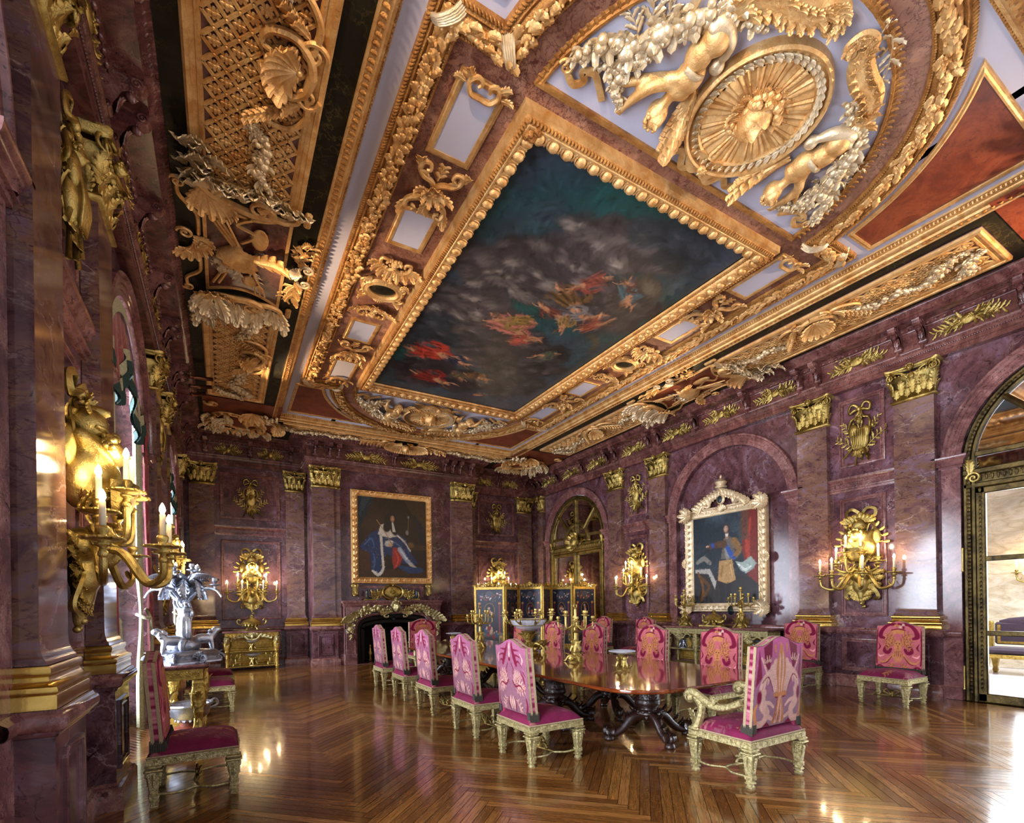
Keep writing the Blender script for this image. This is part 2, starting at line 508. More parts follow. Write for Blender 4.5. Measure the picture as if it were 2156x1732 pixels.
M['lacq'] = gilt('gilded_wood', lin(150, 120, 52), lin(206, 174, 88), .34, .75, .4, 60, 20)
M['ivory'] = simple('candle_wax', lin(238, 226, 190), .4, 0, 0, 60, 0, Subsurface_Weight=.0)
M['flame'] = emis('candle_bulb_glow', (1., .72, .40), 130.)
M['wood'] = simple('x', (.1, .05, .02), .3)
M['dark'] = simple('soot_black_iron', lin(14, 11, 10), .6, .3, .3, 40, .3)
M['firebrick'] = simple('sooty_firebrick', lin(16, 13, 12), .9, 0, .4, 20, .4)
M['iron'] = simple('dark_shoe_leather', lin(24, 44, 46), .35)


def thin_pane():
    m, nt, b = newmat('window_pane'); L = nt.links.new
    tr = N(nt, 'ShaderNodeBsdfTransparent'); gl = N(nt, 'ShaderNodeBsdfGlossy'); gl.inputs['Roughness'].default_value = .02
    fr = N(nt, 'ShaderNodeFresnel'); fr.inputs[0].default_value = 1.35
    mx = N(nt, 'ShaderNodeMixShader'); L(fr.outputs[0], mx.inputs[0]); L(tr.outputs[0], mx.inputs[1]); L(gl.outputs[0], mx.inputs[2])
    L(mx.outputs[0], nt.nodes['Material Output'].inputs[0]); return m
M['pane'] = thin_pane()
M['glass'] = simple('clear_crystal', (.80, .83, .90), .08, Alpha=.42, Specular_IOR_Level=.9)
M['latticeground'] = simple('lattice_ground', lin(126, 88, 84), .6)
M['doorbronze'] = gilt('black_bronze', lin(46, 38, 24), lin(104, 88, 50), .34, .85, .5, 60)

M['mirror'] = simple('mirror_glass', (.82, .80, .78), .03, 1.)
M['trimband'] = gilt('woven_galloon', lin(150, 128, 96), lin(202, 180, 140), .7, .15, .6, 300, 200)
M['fringe'] = simple('dark_olive_fringe', lin(58, 54, 44), .9, 0, .5, 300, .35)
M['galgreen'] = gilt('pale_green_brocade', lin(150, 152, 118), lin(202, 202, 166), .75, .05, .7, 160, 60)
M['galfringe'] = simple('teal_fringe', lin(40, 66, 62), .9, 0, .6, 200, .5)
M['fabric'] = painted('cut_velvet', .7, .22, .08, .15)
M['paint'] = painted('oil_paint', .38, 0, 0, .3)
M['redcurtain'] = None
M['white'] = simple('white_paint', lin(226, 226, 226), .5)
M['hallfloor'] = marble('white_hall_marble', [(.3, lin(206, 204, 200)), (.7, lin(236, 236, 234))], lin(180, 178, 176), .3, 1., rough=.1)
M['hallwall'] = marble('cream_hall_marble', [(.3, lin(196, 178, 138)), (.5, lin(222, 210, 178)), (.7, lin(234, 226, 204))], lin(176, 126, 66), .7, 1.3, stretch=(1, 1, 2.6), rough=.25)
M['velvet'] = simple('dark_purple_velvet', lin(42, 12, 34), .8, 0, .2, 100, .2, Sheen_Weight=.4)
M['spotbrown'] = simple('bronze_lamp_metal', lin(120, 78, 60), .3, .8)
M['flower'] = simple('red_brocade_base', lin(110, 20, 40), .7)


def wood_top():
    m, nt, b = newmat('polished_mahogany'); L = nt.links.new
    g = N(nt, 'ShaderNodeNewGeometry')
    mp = N(nt, 'ShaderNodeMapping'); mp.inputs['Scale'].default_value = (9, .8, 9); L(g.outputs['Position'], mp.inputs['Vector'])
    n = noise(nt, mp.outputs[0], 1.6, 7, .6, .8)
    r = ramp(nt, [(.3, lin(60, 22, 10)), (.5, lin(106, 46, 18)), (.7, lin(142, 72, 30))]); L(n.outputs[0], r.inputs[0]); L(r.outputs[0], b.inputs['Base Color'])
    b.inputs['Roughness'].default_value = .10; b.inputs['Coat Weight'].default_value = .6; b.inputs['Coat Roughness'].default_value = .05
    return m


def parquet():
    m, nt, b = newmat('oak_parquet'); L = nt.links.new
    uv = N(nt, 'ShaderNodeUVMap'); uv.uv_map = 'UVMap'
    at = N(nt, 'ShaderNodeVertexColor'); at.layer_name = 'Col'
    mp = N(nt, 'ShaderNodeMapping'); mp.inputs['Scale'].default_value = (2.2, 42, 1); L(uv.outputs[0], mp.inputs['Vector'])
    n = noise(nt, mp.outputs[0], 1.5, 7, .62, 1.2)
    r = ramp(nt, [(.28, (.32, .28, .24)), (.5, (.9, .87, .83)), (.72, (1.5, 1.42, 1.3))]); L(n.outputs[0], r.inputs[0])
    c = mixc(nt, 1., at.outputs[0], r.outputs[0], 'MULTIPLY')
    # medullary flecks
    mp2 = N(nt, 'ShaderNodeMapping'); mp2.inputs['Scale'].default_value = (14, 70, 1); mp2.inputs['Rotation'].default_value = (0, 0, .5); L(uv.outputs[0], mp2.inputs['Vector'])
    n2 = noise(nt, mp2.outputs[0], 1.2, 3, .5, 1.5); r2 = ramp(nt, [(.58, (0, 0, 0)), (.7, (.35, .35, .35))]); L(n2.outputs[0], r2.inputs[0])
    c = mixc(nt, r2.outputs[0], c, lin(176, 122, 62))
    L(c, b.inputs['Base Color'])
    g = N(nt, 'ShaderNodeNewGeometry')
    n3 = noise(nt, g.outputs['Position'], 2.0, 4); r3 = ramp(nt, [(.3, (.13, .13, .13)), (.7, (.27, .27, .27))]); L(n3.outputs[0], r3.inputs[0]); L(r3.outputs[0], b.inputs['Roughness'])
    bm = N(nt, 'ShaderNodeBump'); bm.inputs['Strength'].default_value = .12; bm.inputs['Distance'].default_value = .004
    n4 = noise(nt, mp.outputs[0], .6, 3); L(n4.outputs[0], bm.inputs['Height']); L(bm.outputs[0], b.inputs['Normal'])
    b.inputs['Coat Weight'].default_value = .5; b.inputs['Coat Roughness'].default_value = .08
    return m


M['wood'] = wood_top()
M['parquet'] = parquet()
M['darkwood'] = simple('dark_carved_mahogany', lin(46, 26, 20), .28, 0, .6, 50, .35, Coat_Weight=.4)
# ------------------------------------------------------------------ the room shell
XL, XR, YB, YF = -.95, 10.07, 15.5, 14.55
XC, YC = 4.56, 7.40
BX0, BX1 = 2.145, 6.975            # breakfront of the end wall
HZ = 6.30                        # wall head behind the cornice
ARC = (1.73, 7.40, 13.09)        # arch centres along both long walls
RI, RO, ZS = 1.46, 1.70, 3.70    # arch radii and springing


def wmat(side):
    # (u, n, z) -> world
    if side == 'R': return np.array([[0, -1, 0, XR], [1, 0, 0, 0], [0, 0, 1, 0], [0, 0, 0, 1.]])
    if side == 'L': return np.array([[0, 1, 0, XL], [1, 0, 0, 0], [0, 0, 1, 0], [0, 0, 0, 1.]])
    if side == 'B': return np.array([[1, 0, 0, 0], [0, -1, 0, YB], [0, 0, 1, 0], [0, 0, 0, 1.]])
    if side == 'F': return np.array([[1, 0, 0, 0], [0, -1, 0, YF], [0, 0, 1, 0], [0, 0, 0, 1.]])
WM = {k: wmat(k) for k in 'RLBF'}
WP = {'R': lambda u, n=0, z=0: (XR - n, u, z), 'L': lambda u, n=0, z=0: (XL + n, u, z),
      'B': lambda u, n=0, z=0: (u, YB - n, z), 'F': lambda u, n=0, z=0: (u, YF - n, z)}
WR = {'R': -PI / 2, 'L': PI / 2, 'B': 0, 'F': 0}


def arcpts(c, r, m=40, z=ZS):
    a = np.linspace(PI, 0, m)
    return np.stack([c + r * np.cos(a), z + r * np.sin(a)], -1)


def quad_un(mb, u0, z0, u1, z1, n=0):
    mb.add([(u0, n, z0), (u1, n, z0), (u1, n, z1), (u0, n, z1)], [(0, 1, 2, 3)])


def long_wall(side, depth, deep):
    mb = MB(); us = -.9
    for c in ARC:
        quad_un(mb, us, 0, c - RI, HZ)
        us = c + RI
        p = arcpts(c, RI)
        top = np.stack([p[:, 0], np.full(len(p), HZ)], -1)
        P = np.stack([p, top], 1); P3 = np.stack([P[..., 0], 0 * P[..., 0], P[..., 1]], -1)
        mb.grid(P3)
        # reveal
        d = deep
        path = np.vstack([[(c - RI, 0)], p, [(c + RI, 0)]])
        P3 = np.stack([np.stack([path[:, 0], 0 * path[:, 0], path[:, 1]], -1), np.stack([path[:, 0], 0 * path[:, 0] - d, path[:, 1]], -1)], 1)
        mb.grid(P3)
        if side == 'R' and c == ARC[1]:
            quad_un(mb, c - RI - .01, 0, c + RI + .01, HZ, -d)
    quad_un(mb, us, 0, YB + .3, HZ)
    v, q, t = mb.tpl()
    return MB().add(v, q, t, WM[side])


struct('wall_right', long_wall('R', .2, .12), M['marble'])
struct('wall_left', long_wall('L', .45, .46), M['marble'])
mb = MB()
for a, b, n in ((XL - .5, BX0, 0), (BX1, XR + .5, 0)): quad_un(mb, a, 0, b, HZ, n)
mb.add([(BX0, 0, 0), (BX0, YB - YF, 0), (BX0, YB - YF, HZ), (BX0, 0, HZ), (BX1, 0, 0), (BX1, YB - YF, 0), (BX1, YB - YF, HZ), (BX1, 0, HZ)], [(0, 1, 2, 3), (4, 5, 6, 7)])
FPC, FPH, FPZ = 4.33, 1.02, 1.34      # fireplace opening centre, half width, height
d = YB - YF
quad_un(mb, BX0, 0, FPC - FPH, HZ, d); quad_un(mb, FPC + FPH, 0, BX1, HZ, d); quad_un(mb, FPC - FPH, FPZ, FPC + FPH, HZ, d)
struct('wall_back', MB().put(mb, WM['B']), M['marble'])

# floor: herringbone boards, each quad carries its own grain direction and tone
def floor_mesh():
    w, L = .085, 1.275
    k = int(round(L / w))
    g = np.random.default_rng(11)
    vs, qs, uvs, cs = [], [], [], []
    a = PI / 4; ca, sa = math.cos(a), math.sin(a)
    base = [lin(128, 84, 40), lin(114, 72, 32), lin(140, 94, 46), lin(102, 62, 28), lin(148, 102, 54), lin(120, 78, 36)]
    n = 0
    x0, x1, y0, y1 = XL - .45, XR + .1, -.9, YB + .2
    for i in range(-260, 260):
        for j in range(-40, 40):
            for o in (0, 1):
                # classic herringbone lattice
                px = i * w + j * L * 1.0; py = i * w - j * L * 1.0
                if o == 0: r = (px, py, px + L, py + w)
                else: r = (px, py + w, px + w, py + w + L)
                cx, cy = (r[0] + r[2]) / 2, (r[1] + r[3]) / 2
                X, Y = XC + (cx * ca - cy * sa), YC + (cx * sa + cy * ca)
                if not (x0 - .6 < X < x1 + .6 and y0 - .6 < Y < y1 + .6): continue
                gp = .002
                cor = [(r[0] + gp, r[1] + gp), (r[2] - gp, r[1] + gp), (r[2] - gp, r[3] - gp), (r[0] + gp, r[3] - gp)]
                ou, ov = g.uniform(0, 50), g.uniform(0, 50)
                for x, y in cor:
                    vs.append((min(max(XC + x * ca - y * sa, x0), x1), min(max(YC + x * sa + y * ca, y0), y1), 0))
                    uvs.append((x + ou, y + ov) if o == 0 else (y + ou, x + ov))
                b = base[g.integers(len(base))]; t = g.uniform(.86, 1.1)
                cs += [(b[0] * t, b[1] * t, b[2] * t)] * 4
                qs.append((n, n + 1, n + 2, n + 3)); n += 4
    return vs, qs, uvs, cs
vs, qs, uvs, cs = floor_mesh()
mb = MB(); mb.add(vs, qs, c=cs)
nb = len(vs)
mb.add([(XL - .6, -.9, -.004), (XR + .2, -.9, -.004), (XR + .2, YB + .2, -.004), (XL - .6, YB + .2, -.004)], [(0, 1, 2, 3)], c=[lin(40, 24, 12)] * 4)
me = mb.mesh('floor')
uvl = me.uv_layers.new(name='UVMap')
vi = np.zeros(len(me.loops), np.int32); me.loops.foreach_get('vertex_index', vi)
U = np.zeros((len(me.vertices), 2), np.float32); U[:nb] = np.array(uvs, np.float32)
uvl.data.foreach_set('uv', U[vi].ravel())
me.materials.append(M['parquet'])
struct('floor', me, None)

# ---- entablature running round the room
ROOM = [(XR, -.9), (XR, YB), (BX1, YB), (BX1, YF), (BX0, YF), (BX0, YB), (XL, YB), (XL, -.9)]
def runmould(name, prof, m, path=ROOM):
    mb = MB(); mb.sweep(path, prof); return struct(name, mb, m)
runmould('trim_1', [(0, 5.46), (.13, 5.46), (.13, 5.535), (.142, 5.54), (.142, 5.61), (.156, 5.615), (.16, 5.655), (.175, 5.665), (.19, 5.69), (.19, 5.71), (.13, 5.712), (.13, 6.02)], M['corn'])
cornice = runmould('trim_2', [(.13, 6.015), (.145, 6.02), (.15, 6.035), (.175, 6.045), (.195, 6.075), (.215, 6.08), (.215, 6.09), (.43, 6.095), (.43, 6.105), (.44, 6.11), (.44, 6.135), (.455, 6.14), (.455, 6.15), (.47, 6.155), (.49, 6.18), (.525, 6.215), (.53, 6.235), (.53, 6.25), (0, 6.26)], M['corn'])

def along(path, step, fn, n=0., inset=0.):
    # call fn(x, y, rz) every step along the path offset inwards by n
    p = [np.array(q, float) for q in path]
    for i in range(len(p) - 1):
        d = p[i + 1] - p[i]; L = np.linalg.norm(d)
        if L < .2: continue
        d /= L; nl = np.array([-d[1], d[0]])
        # trim at mitres
        def turn(k):
            if k <= 0 or k >= len(p) - 1: return 0
            e1 = p[k] - p[k - 1]; e2 = p[k + 1] - p[k]
            return np.sign(e1[0] * e2[1] - e1[1] * e2[0])
        s0 = n * turn(i); s1 = L - n * turn(i + 1)
        m = max(1, int(round((s1 - s0) / step)))
        rz = math.atan2(d[1], d[0]) + PI
        for k in range(m):
            s = s0 + (k + .5) * (s1 - s0) / m
            q = p[i] + d * s + nl * n
            fn(q[0], q[1], rz)
mb = MB(); eg = MB(); eg.ell((0, 0, 0), (.036, .026, .030), 8, 6); eg.put(LEAFS, TM(.055, -.005, .03, rx=0, s=.06, sz=-1)); eg = eg.tpl()
along(ROOM, .115, lambda x, y, rz: mb.put(eg, TM(x, y, 6.062, rz=rz)), .185)
obj('egg_and_dart_moulding', mb, M['corn'], cornice)
mb = MB(); lf = acanthus(1, .9, .35, 3, 6, 5)
along(ROOM, .085, lambda x, y, rz: mb.put(lf, TM(x, y, 6.158, rz=rz, rx=.5, s=.085)), .47)
obj('leaf_moulding', mb, M['corn'], cornice)
mb = MB(); bd = MB(); bd.ell((0, 0, 0), (.014, .014, .014), 6, 5); bd = bd.tpl(); bd2 = MB(); bd2.put(LEAFS, TM(0, 0, -.01, rx=.15, s=.05)); bd2 = bd2.tpl()
along(ROOM, .045, lambda x, y, rz: mb.put(bd2, TM(x, y, 5.665, rz=rz)), .172)
along(ROOM, .03, lambda x, y, rz: mb.put(bd, TM(x, y, 5.612, rz=rz)), .148)
obj('carved_bead', mb, M['corn'], bpy.data.objects['trim_1'])

# console brackets under the cornice
def bracket_mb():
    b = MB()
    prof = curve([(0, 5.74), (.05, 5.75), (.075, 5.80), (.07, 5.87), (.11, 5.95), (.19, 5.985), (.27, 6.0), (.30, 6.04), (.30, 6.09), (0, 6.09)], 30) - np.array([0, 0])
    b.prism([(p[0], p[1]) for p in prof], -.05, .05, axes=(1, 2, 0))
    v, q, t = b.tpl(); v = v.copy(); v[:, 1] *= -1; b = MB(); b.add(v, q, t)
    for sx in (-.055, .055):
        b.put(SPI, TM(sx, -.245, 6.04, rz=PI / 2 * (1 if sx > 0 else -1), s=.045))
        b.put(SPI, TM(sx, -.04, 5.79, rz=PI / 2 * (1 if sx > 0 else -1), s=.036))
    b.put(LEAF, TM(0, -.10, 5.78, rx=.25, s=.16))
    b.put(FACE, TM(0, -.2, 5.955, s=.05))
    b.put(LEAFS, TM(0, -.09, 5.74, s=.09, sz=-1))
    return b
br0 = None
def bracket(side, u):
    global br0
    x, y, z = WP[side](u, .13, 0)
    if br0 is None:
        o = obj('cornice_bracket', bracket_mb(), M['corn'], cornice, (x, y, 0), WR[side]); br0 = o
    else:
        o = br0.copy(); COL.objects.link(o); o.parent = cornice; o.location = (x, y, 0); o.rotation_euler = (0, 0, WR[side])
PIL = [(3.76, 'a'), (5.41, 'b'), (9.41, 'c'), (11.06, 'd'), (14.99, 'e')]
for s in 'RL':
    for u, _ in PIL: bracket(s, u - .17); bracket(s, u + (.17 if u < 15 else .05))
    for c in ARC:
        for du in (-.68, .68):
            if c + du > 2.2: bracket(s, c + du)
for u in (-.35, .70, 1.72, 7.40, 8.40, 9.45): bracket('B', u)
for u in (2.22, 2.6, 2.84, 4.42, 6.0, 6.28, 6.52, 6.9): bracket('F', u)

# dado rail, base block and mouldings along the walls (cut at the arches)
DADO = [(0, .97), (.03, .97), (.04, .985), (.06, .99), (.075, 1.01), (.08, 1.04), (.075, 1.06), (.05, 1.075), (.04, 1.09), (0, 1.09)]
BASE = [(0, 0), (.09, 0), (.09, .15), (.08, .16), (.075, .18), (.05, .19), (.04, .215), (0, .22)]
def strip(side, spans, prof):
    mb = MB()
    for a, b in spans:
        mb.add(*[None] if False else (np.zeros((0, 3)),))
        P = np.array([[(u, n, z) for n, z in prof] for u in (a, b)])
        mb.grid(P)
    return MB().put(mb, WM[side])
SP = [(-.9, ARC[0] - RI), (ARC[0] + RI, ARC[1] - RI), (ARC[1] + RI, ARC[2] - RI), (ARC[2] + RI, YB)]
SPR = [SP[0], (ARC[0] + RI, ARC[2] - RI), SP[3]]
struct('baseboard_right', strip('R', SPR, BASE), M['basemarble']); struct('trim_3', strip('R', SPR, DADO), M['trimmarble'])
struct('baseboard_left', strip('L', SP, BASE), M['basemarble']); struct('trim_4', strip('L', SP, DADO), M['trimmarble'])
mb = strip('B', [(XL, BX0), (BX1, XR)], BASE); mb.put(strip('F', [(BX0, FPC - 1.45), (FPC + 1.45, BX1)], BASE)); struct('baseboard_back', mb, M['basemarble'])
mb = strip('B', [(XL, BX0), (BX1, XR)], DADO); mb.put(strip('F', [(BX0, FPC - 1.45), (FPC + 1.45, BX1)], DADO)); struct('trim_5', mb, M['trimmarble'])

# raised panel frames, middle bands and arch mouldings
PF = [(0, 0), (.0, .022), (.012, .03), (.03, .03), (.036, .012), (.055, .012), (.062, .022), (.075, .022), (.08, 0)]
def pframe(mb, u0, z0, u1, z1, prof=PF):
    mb.sweep([(u0, z0), (u0, z1), (u1, z1), (u1, z0)], [(-o, h) for o, h in prof], closed=True, axes=(0, 2, 1))
BAND = [(0, 3.60), (.035, 3.60), (.04, 3.64), (.06, 3.645), (.065, 3.67), (.04, 3.68), (.04, 3.75), (.06, 3.76), (.07, 3.80), (.095, 3.82), (.10, 3.855), (0, 3.865)]
nt = 6
def panel_bay(side, u0, u1, tn):
    c = (u0 + u1) / 2; h = (u1 - u0) / 2 - .17
    b = MB()
    pframe(b, c - h, 4.05, c + h, 5.30); pframe(b, c - h, 1.30, c + h, 3.48)
    b.grid(np.array([[(u, n, z) for n, z in BAND] for u in (u0, u1)]))
    pframe(b, c - h, .29, c + h, .90)
    struct('trim_%d' % tn, MB().put(b, WM[side]), M['trimmarble'])
for s in 'RL':
    panel_bay(s, 4.04, 5.13, nt); panel_bay(s, 9.69, 10.78, nt + 1); nt += 2
panel_bay('B', -.20, 1.60, nt); panel_bay('B', 7.52, 9.32, nt + 1); nt += 2
ARV = [(0, -.02), (0, .03), (.06, .03), (.065, .042), (.125, .042), (.13, .055), (.18, .055), (.188, .07), (.20, .085), (.225, .085), (.24, .07), (.24, 0)]
IMP = [(0, 3.66), (.03, 3.66), (.03, 3.70), (.05, 3.705), (.05, 3.76), (.065, 3.77), (.09, 3.80), (.10, 3.83), (.10, 3.85), (0, 3.855)]
for s in 'RL':
    b = MB()
    for c in ARC:
        b.sweep(arcpts(c, RI, 48), ARV, axes=(0, 2, 1))
        for sg in (-1, 1):
            a, e = sorted((c + sg * RI, c + sg * RO))
            z0 = 0
            b.box(a, 0, z0, e, .03, 3.70)
            P = [(a, -.1), (a, .0), (e, .0), (e, -.1)]
            b.sweep([(a, -.12), (a, .02), (e, .02), (e, -.12)], IMP)
            b.box(a - .006, -.05, 0, e + .006, .096, .185)
    struct('trim_%d' % nt, MB().put(b, WM[s]), M['trimmarble']); nt += 1

# ------------------------------------------------------------------ pilasters
def usw(mb, h, n, prof):
    mb.sweep([(h, -.003), (h, -n), (-h, -n), (-h, -.003)], prof)


def capital_mb(h=.28, n=.12):
    b = MB()
    usw(b, h, n, [(0, 4.90), (.03, 4.915), (.035, 4.935), (.03, 4.955), (.0, 4.96), (.0, 5.1), (.012, 5.25), (.05, 5.33), (.05, 5.35)])
    xs = (-h * .82, -h * .27, h * .27, h * .82)
    for x in (-h * .55, 0, h * .55):
        b.put(LEAF2, TM(x, -n + .0, 5.03, rx=.10, s=.25))
    for x in xs: b.put(LEAF2, TM(x, -n + .015, 4.955, rx=.12, s=.2))
    for sx in (-1, 1):
        b.put(LEAF2, TM(sx * h, -n * .5, 4.955, rz=sx * PI / 2, rx=.12, s=.2))
        b.put(LEAF2, TM(sx * h, -n, 5.05, rz=sx * PI / 4, rx=.14, s=.26))
        # corner volute
        b.put(SPI, TM(sx * (h + .035), -n - .055, 5.36, rz=sx * PI / 4, s=.088, sx=-sx))
        b.put(SPI, TM(sx * (h + .01), -n - .07, 5.35, rz=sx * .15, s=.075, sx=-sx))
        b.tube(curve([(sx * .06, -n - .02, 5.28), (sx * .12, -n - .05, 5.37), (sx * h * .85, -n - .07, 5.41), (sx * (h + .05), -n - .09, 5.42)], 10), .02, 6)
        for k in range(5): b.ell((sx * (.08 + .045 * k), -n - .06, 5.345), (.02, .02, .02), 6, 5)
    b.ell((0, -n - .05, 5.3), (.05, .04, .05), 8, 6)
    # abacus with hollow front
    f = np.linspace(1, -1, 11)
    path = [((h + .09), -.003), ((h + .09), -n - .085)] + [((h + .07) * t, -n - .055 - .05 * t * t) for t in f] + [(-(h + .09), -n - .085), (-(h + .09), -.003)]
    b.sweep(path, [(-.06, 5.405), (-.02, 5.41), (-.02, 5.425), (.0, 5.435), (.01, 5.455), (.012, 5.475), (-.10, 5.478)])
    b.put(FACE, TM(0, -n - .105, 5.42, s=.058)); b.put(LEAFS, TM(0, -n - .08, 5.36, s=.09, sz=-1))
    return b


def drop_mb(h, n):
    return None


def pil_parts(t, h=.28, n=.12, base=True, capm=None):
    b = MB()
    usw(b, h + .05, n + .07, [(0, .2), (0, .95), (.012, .955), (.02, .97), (.02, .985)])
    pframe(b2 := MB(), -h * .72, .29, h * .72, .86, [(o * .8, hh * .7) for o, hh in PF])
    v, q, tt = b2.tpl(); v = v.copy(); v[:, 1] = -v[:, 1] - n - .07; b.add(v, q, tt)
    obj('pedestal', b, M['marble'], t)
    b = MB(); usw(b, h + .05, n + .07, [(.05, 0), (.05, .15), (.042, .162), (.035, .18), (.012, .19), (.0, .215)]); obj('plinth', b, M['basemarble'], t)
    b = MB(); usw(b, h + .05, n + .07, [(.02, .98), (.035, .985), (.05, .995), (.06, 1.02), (.06, 1.05), (.05, 1.07), (.04, 1.075), (.03, 1.095), (-.1, 1.097)]); obj('pedestal_cap', b, M['trimmarble'], t)
    b = MB(); usw(b, h, n, [(.085, 1.098), (.085, 1.165), (.08, 1.172), (.088, 1.18), (.092, 1.195), (.086, 1.212), (.075, 1.215), (.06, 1.222), (.048, 1.245), (.045, 1.262), (.05, 1.27), (.056, 1.285), (.056, 1.305), (.048, 1.318), (0, 1.32)]); obj('brass_base', b, M['brass'], t)
    b = MB(); usw(b, h, n, [(.035, 1.321), (.03, 1.345), (.018, 1.36), (.005, 1.40), (0, 1.46), (0, 4.91)]); obj('shaft', b, M['shaft'], t)
    obj('capital', capm, M['bronze'], t)
CAP = capital_mb(); CAPME = CAP.mesh('capital'); CAPME.materials.append(M['bronze'])
pil0 = thing('pilaster', 'x', 'pilaster', WP['R'](3.76), WR['R'], 'marble pilasters with gilt capitals')
pil_parts(pil0, capm=CAPME)
PL = {('R', 3.76): 'gilt-capped marble pilaster beside the glass door to the bright hall', ('R', 5.41): 'gilt-capped marble pilaster just nearer than the arched niche with the gold-framed portrait',
      ('R', 9.41): 'gilt-capped marble pilaster just beyond the arched niche with the portrait', ('R', 11.06): 'gilt-capped marble pilaster just before the arched mirror door',
      ('R', 14.99): 'gilt-capped marble pilaster in the far corner, on the mirror door wall',
      ('L', 3.76): 'nearest marble pilaster on the window wall, before the big candle sconce', ('L', 5.41): 'second marble pilaster on the window wall, between the big candle sconce and the curtained window',
      ('L', 9.41): 'marble pilaster on the window wall just beyond the silver centrepiece', ('L', 11.06): 'marble pilaster on the window wall just before the far window', ('L', 14.99): 'marble pilaster on the window wall in the far corner',
      ('B', -.45): 'marble pilaster on the end wall next to the window wall corner', ('B', 1.815): 'marble pilaster between the gold sideboard and the chimney breast',
      ('B', 7.305): 'marble pilaster set back behind the chimney breast, nearer the folding screen', ('B', 9.55): 'marble pilaster on the end wall behind the folding screen, at the corner',
      ('F', 2.43): 'marble pilaster on the chimney breast nearer the gold sideboard', ('F', 6.69): 'marble pilaster on the chimney breast nearer the folding screen'}
first = True
def stepped(o, sx):
    for ch in list(pil0.children):
        c = ch.copy(); COL.objects.link(c); c.parent = o; c.location = (sx * .35, .0, 0); c.scale = (.34, .8, 1)
        if ch.name.startswith('brass'): c.location.z = .002
for (s, u), lab in PL.items():
    if first: pil0['label'] = lab; first = False; continue
    o = dup(pil0, WP[s](u), WR[s], lab)
    if u == 14.99: o.scale = (.56, 1, 1)
    if u in (1.815, 7.305): o.scale = (.85, 1, 1)
    if s == 'F': stepped(o, 1 if u < 4 else -1)
# ------------------------------------------------------------------ ceiling

ZI, ZO = 6.40, 6.25
UG0, UG1, VG0, VG1 = 3.27, 3.45, 5.92, 6.12       # gold band between inner field and outer zone


def blob(parts, voxel=.02, smooth=4):
    b = MB()
    for p in parts:
        if p[0] == 'e':
            b.ell(p[1], p[2], 16, 11, p[3] if len(p) > 3 else None)
        else:
            pts = np.array(p[1], float); rr = np.array(p[2], float)
            m = max(8, 6 * len(pts)); c = curve(pts, m)
            r = np.interp(np.linspace(0, 1, m), np.linspace(0, 1, len(rr)), rr)
            b.tube(c, r, 10)
            b.ell(c[0], (r[0],) * 3, 10, 7); b.ell(c[-1], (r[-1],) * 3, 10, 7)
    me = b.mesh('tmp'); o = bpy.data.objects.new('tmp', me); COL.objects.link(o)
    m = o.modifiers.new('r', 'REMESH'); m.mode = 'VOXEL'; m.voxel_size = voxel
    if smooth:
        m2 = o.modifiers.new('s', 'SMOOTH'); m2.iterations = smooth; m2.factor = .5
    dg = bpy.context.evaluated_depsgraph_get(); dg.update()
    ev = o.evaluated_get(dg); em = ev.to_mesh()
    v = np.empty(len(em.vertices) * 3, np.float32); em.vertices.foreach_get('co', v); v = v.reshape(-1, 3).astype(float)
    q = [tuple(p.vertices) for p in em.polygons if len(p.vertices) == 4]; t = [tuple(p.vertices) for p in em.polygons if len(p.vertices) == 3]
    ev.to_mesh_clear(); bpy.data.objects.remove(o); bpy.data.meshes.remove(me)
    return v, np.array(q, int).reshape(-1, 4), np.array(t, int).reshape(-1, 3)


def CE(z=ZI, a=0., u=0., v=0.):
    # template (x, y, z; -y out) -> ceiling, hanging down from height z, turned by a, placed at centre offset (u, v)
    c, s = math.cos(a), math.sin(a)
    B = np.array([[1, 0, 0, 0], [0, 0, 1, 0], [0, 1, 0, 0], [0, 0, 0, 1.]])
    Q = np.array([[c, -s, 0, XC + u], [s, c, 0, YC + v], [0, 0, 1, z], [0, 0, 0, 1.]])
    return Q @ B
def END(sg, z=ZI): return CE(z, 0 if sg > 0 else PI)


def plane(name, pts, z, m, kind='structure', holes=None):
    mb = MB(); n = len(pts)
    mb.prism([(XC + a, YC + b) for a, b in pts], z, z + .02)
    return obj(name, mb, m, kind=kind)

# outer ring (dark green marble) and inner field (veined brown marble)
mb = MB()
X0, X1, Y0, Y1 = XL - .1, XR + .1, -.9, YB + .1
for a in ((X0, Y0, XC - UG1, Y1), (XC + UG1, Y0, X1, Y1), (XC - UG1, Y0, XC + UG1, YC - VG1), (XC - UG1, YC + VG1, XC + UG1, Y1)):
    mb.box(a[0], a[1], ZO, a[2], a[3], ZO + .04)
struct('ceiling', mb, M['green'])
mb = MB(); mb.box(XC - UG1, YC - VG1, ZI, XC + UG1, YC + VG1, ZI + .04)
struct('ceiling_field', mb, M['breccia'])


def rect(u, v): return [(XC - u, YC - v), (XC + u, YC - v), (XC + u, YC + v), (XC - u, YC + v)]
def band(name, path, prof, m, tn=None, closed=True):
    mb = MB(); mb.sweep(path, prof, closed=closed); return struct(name, mb, m)
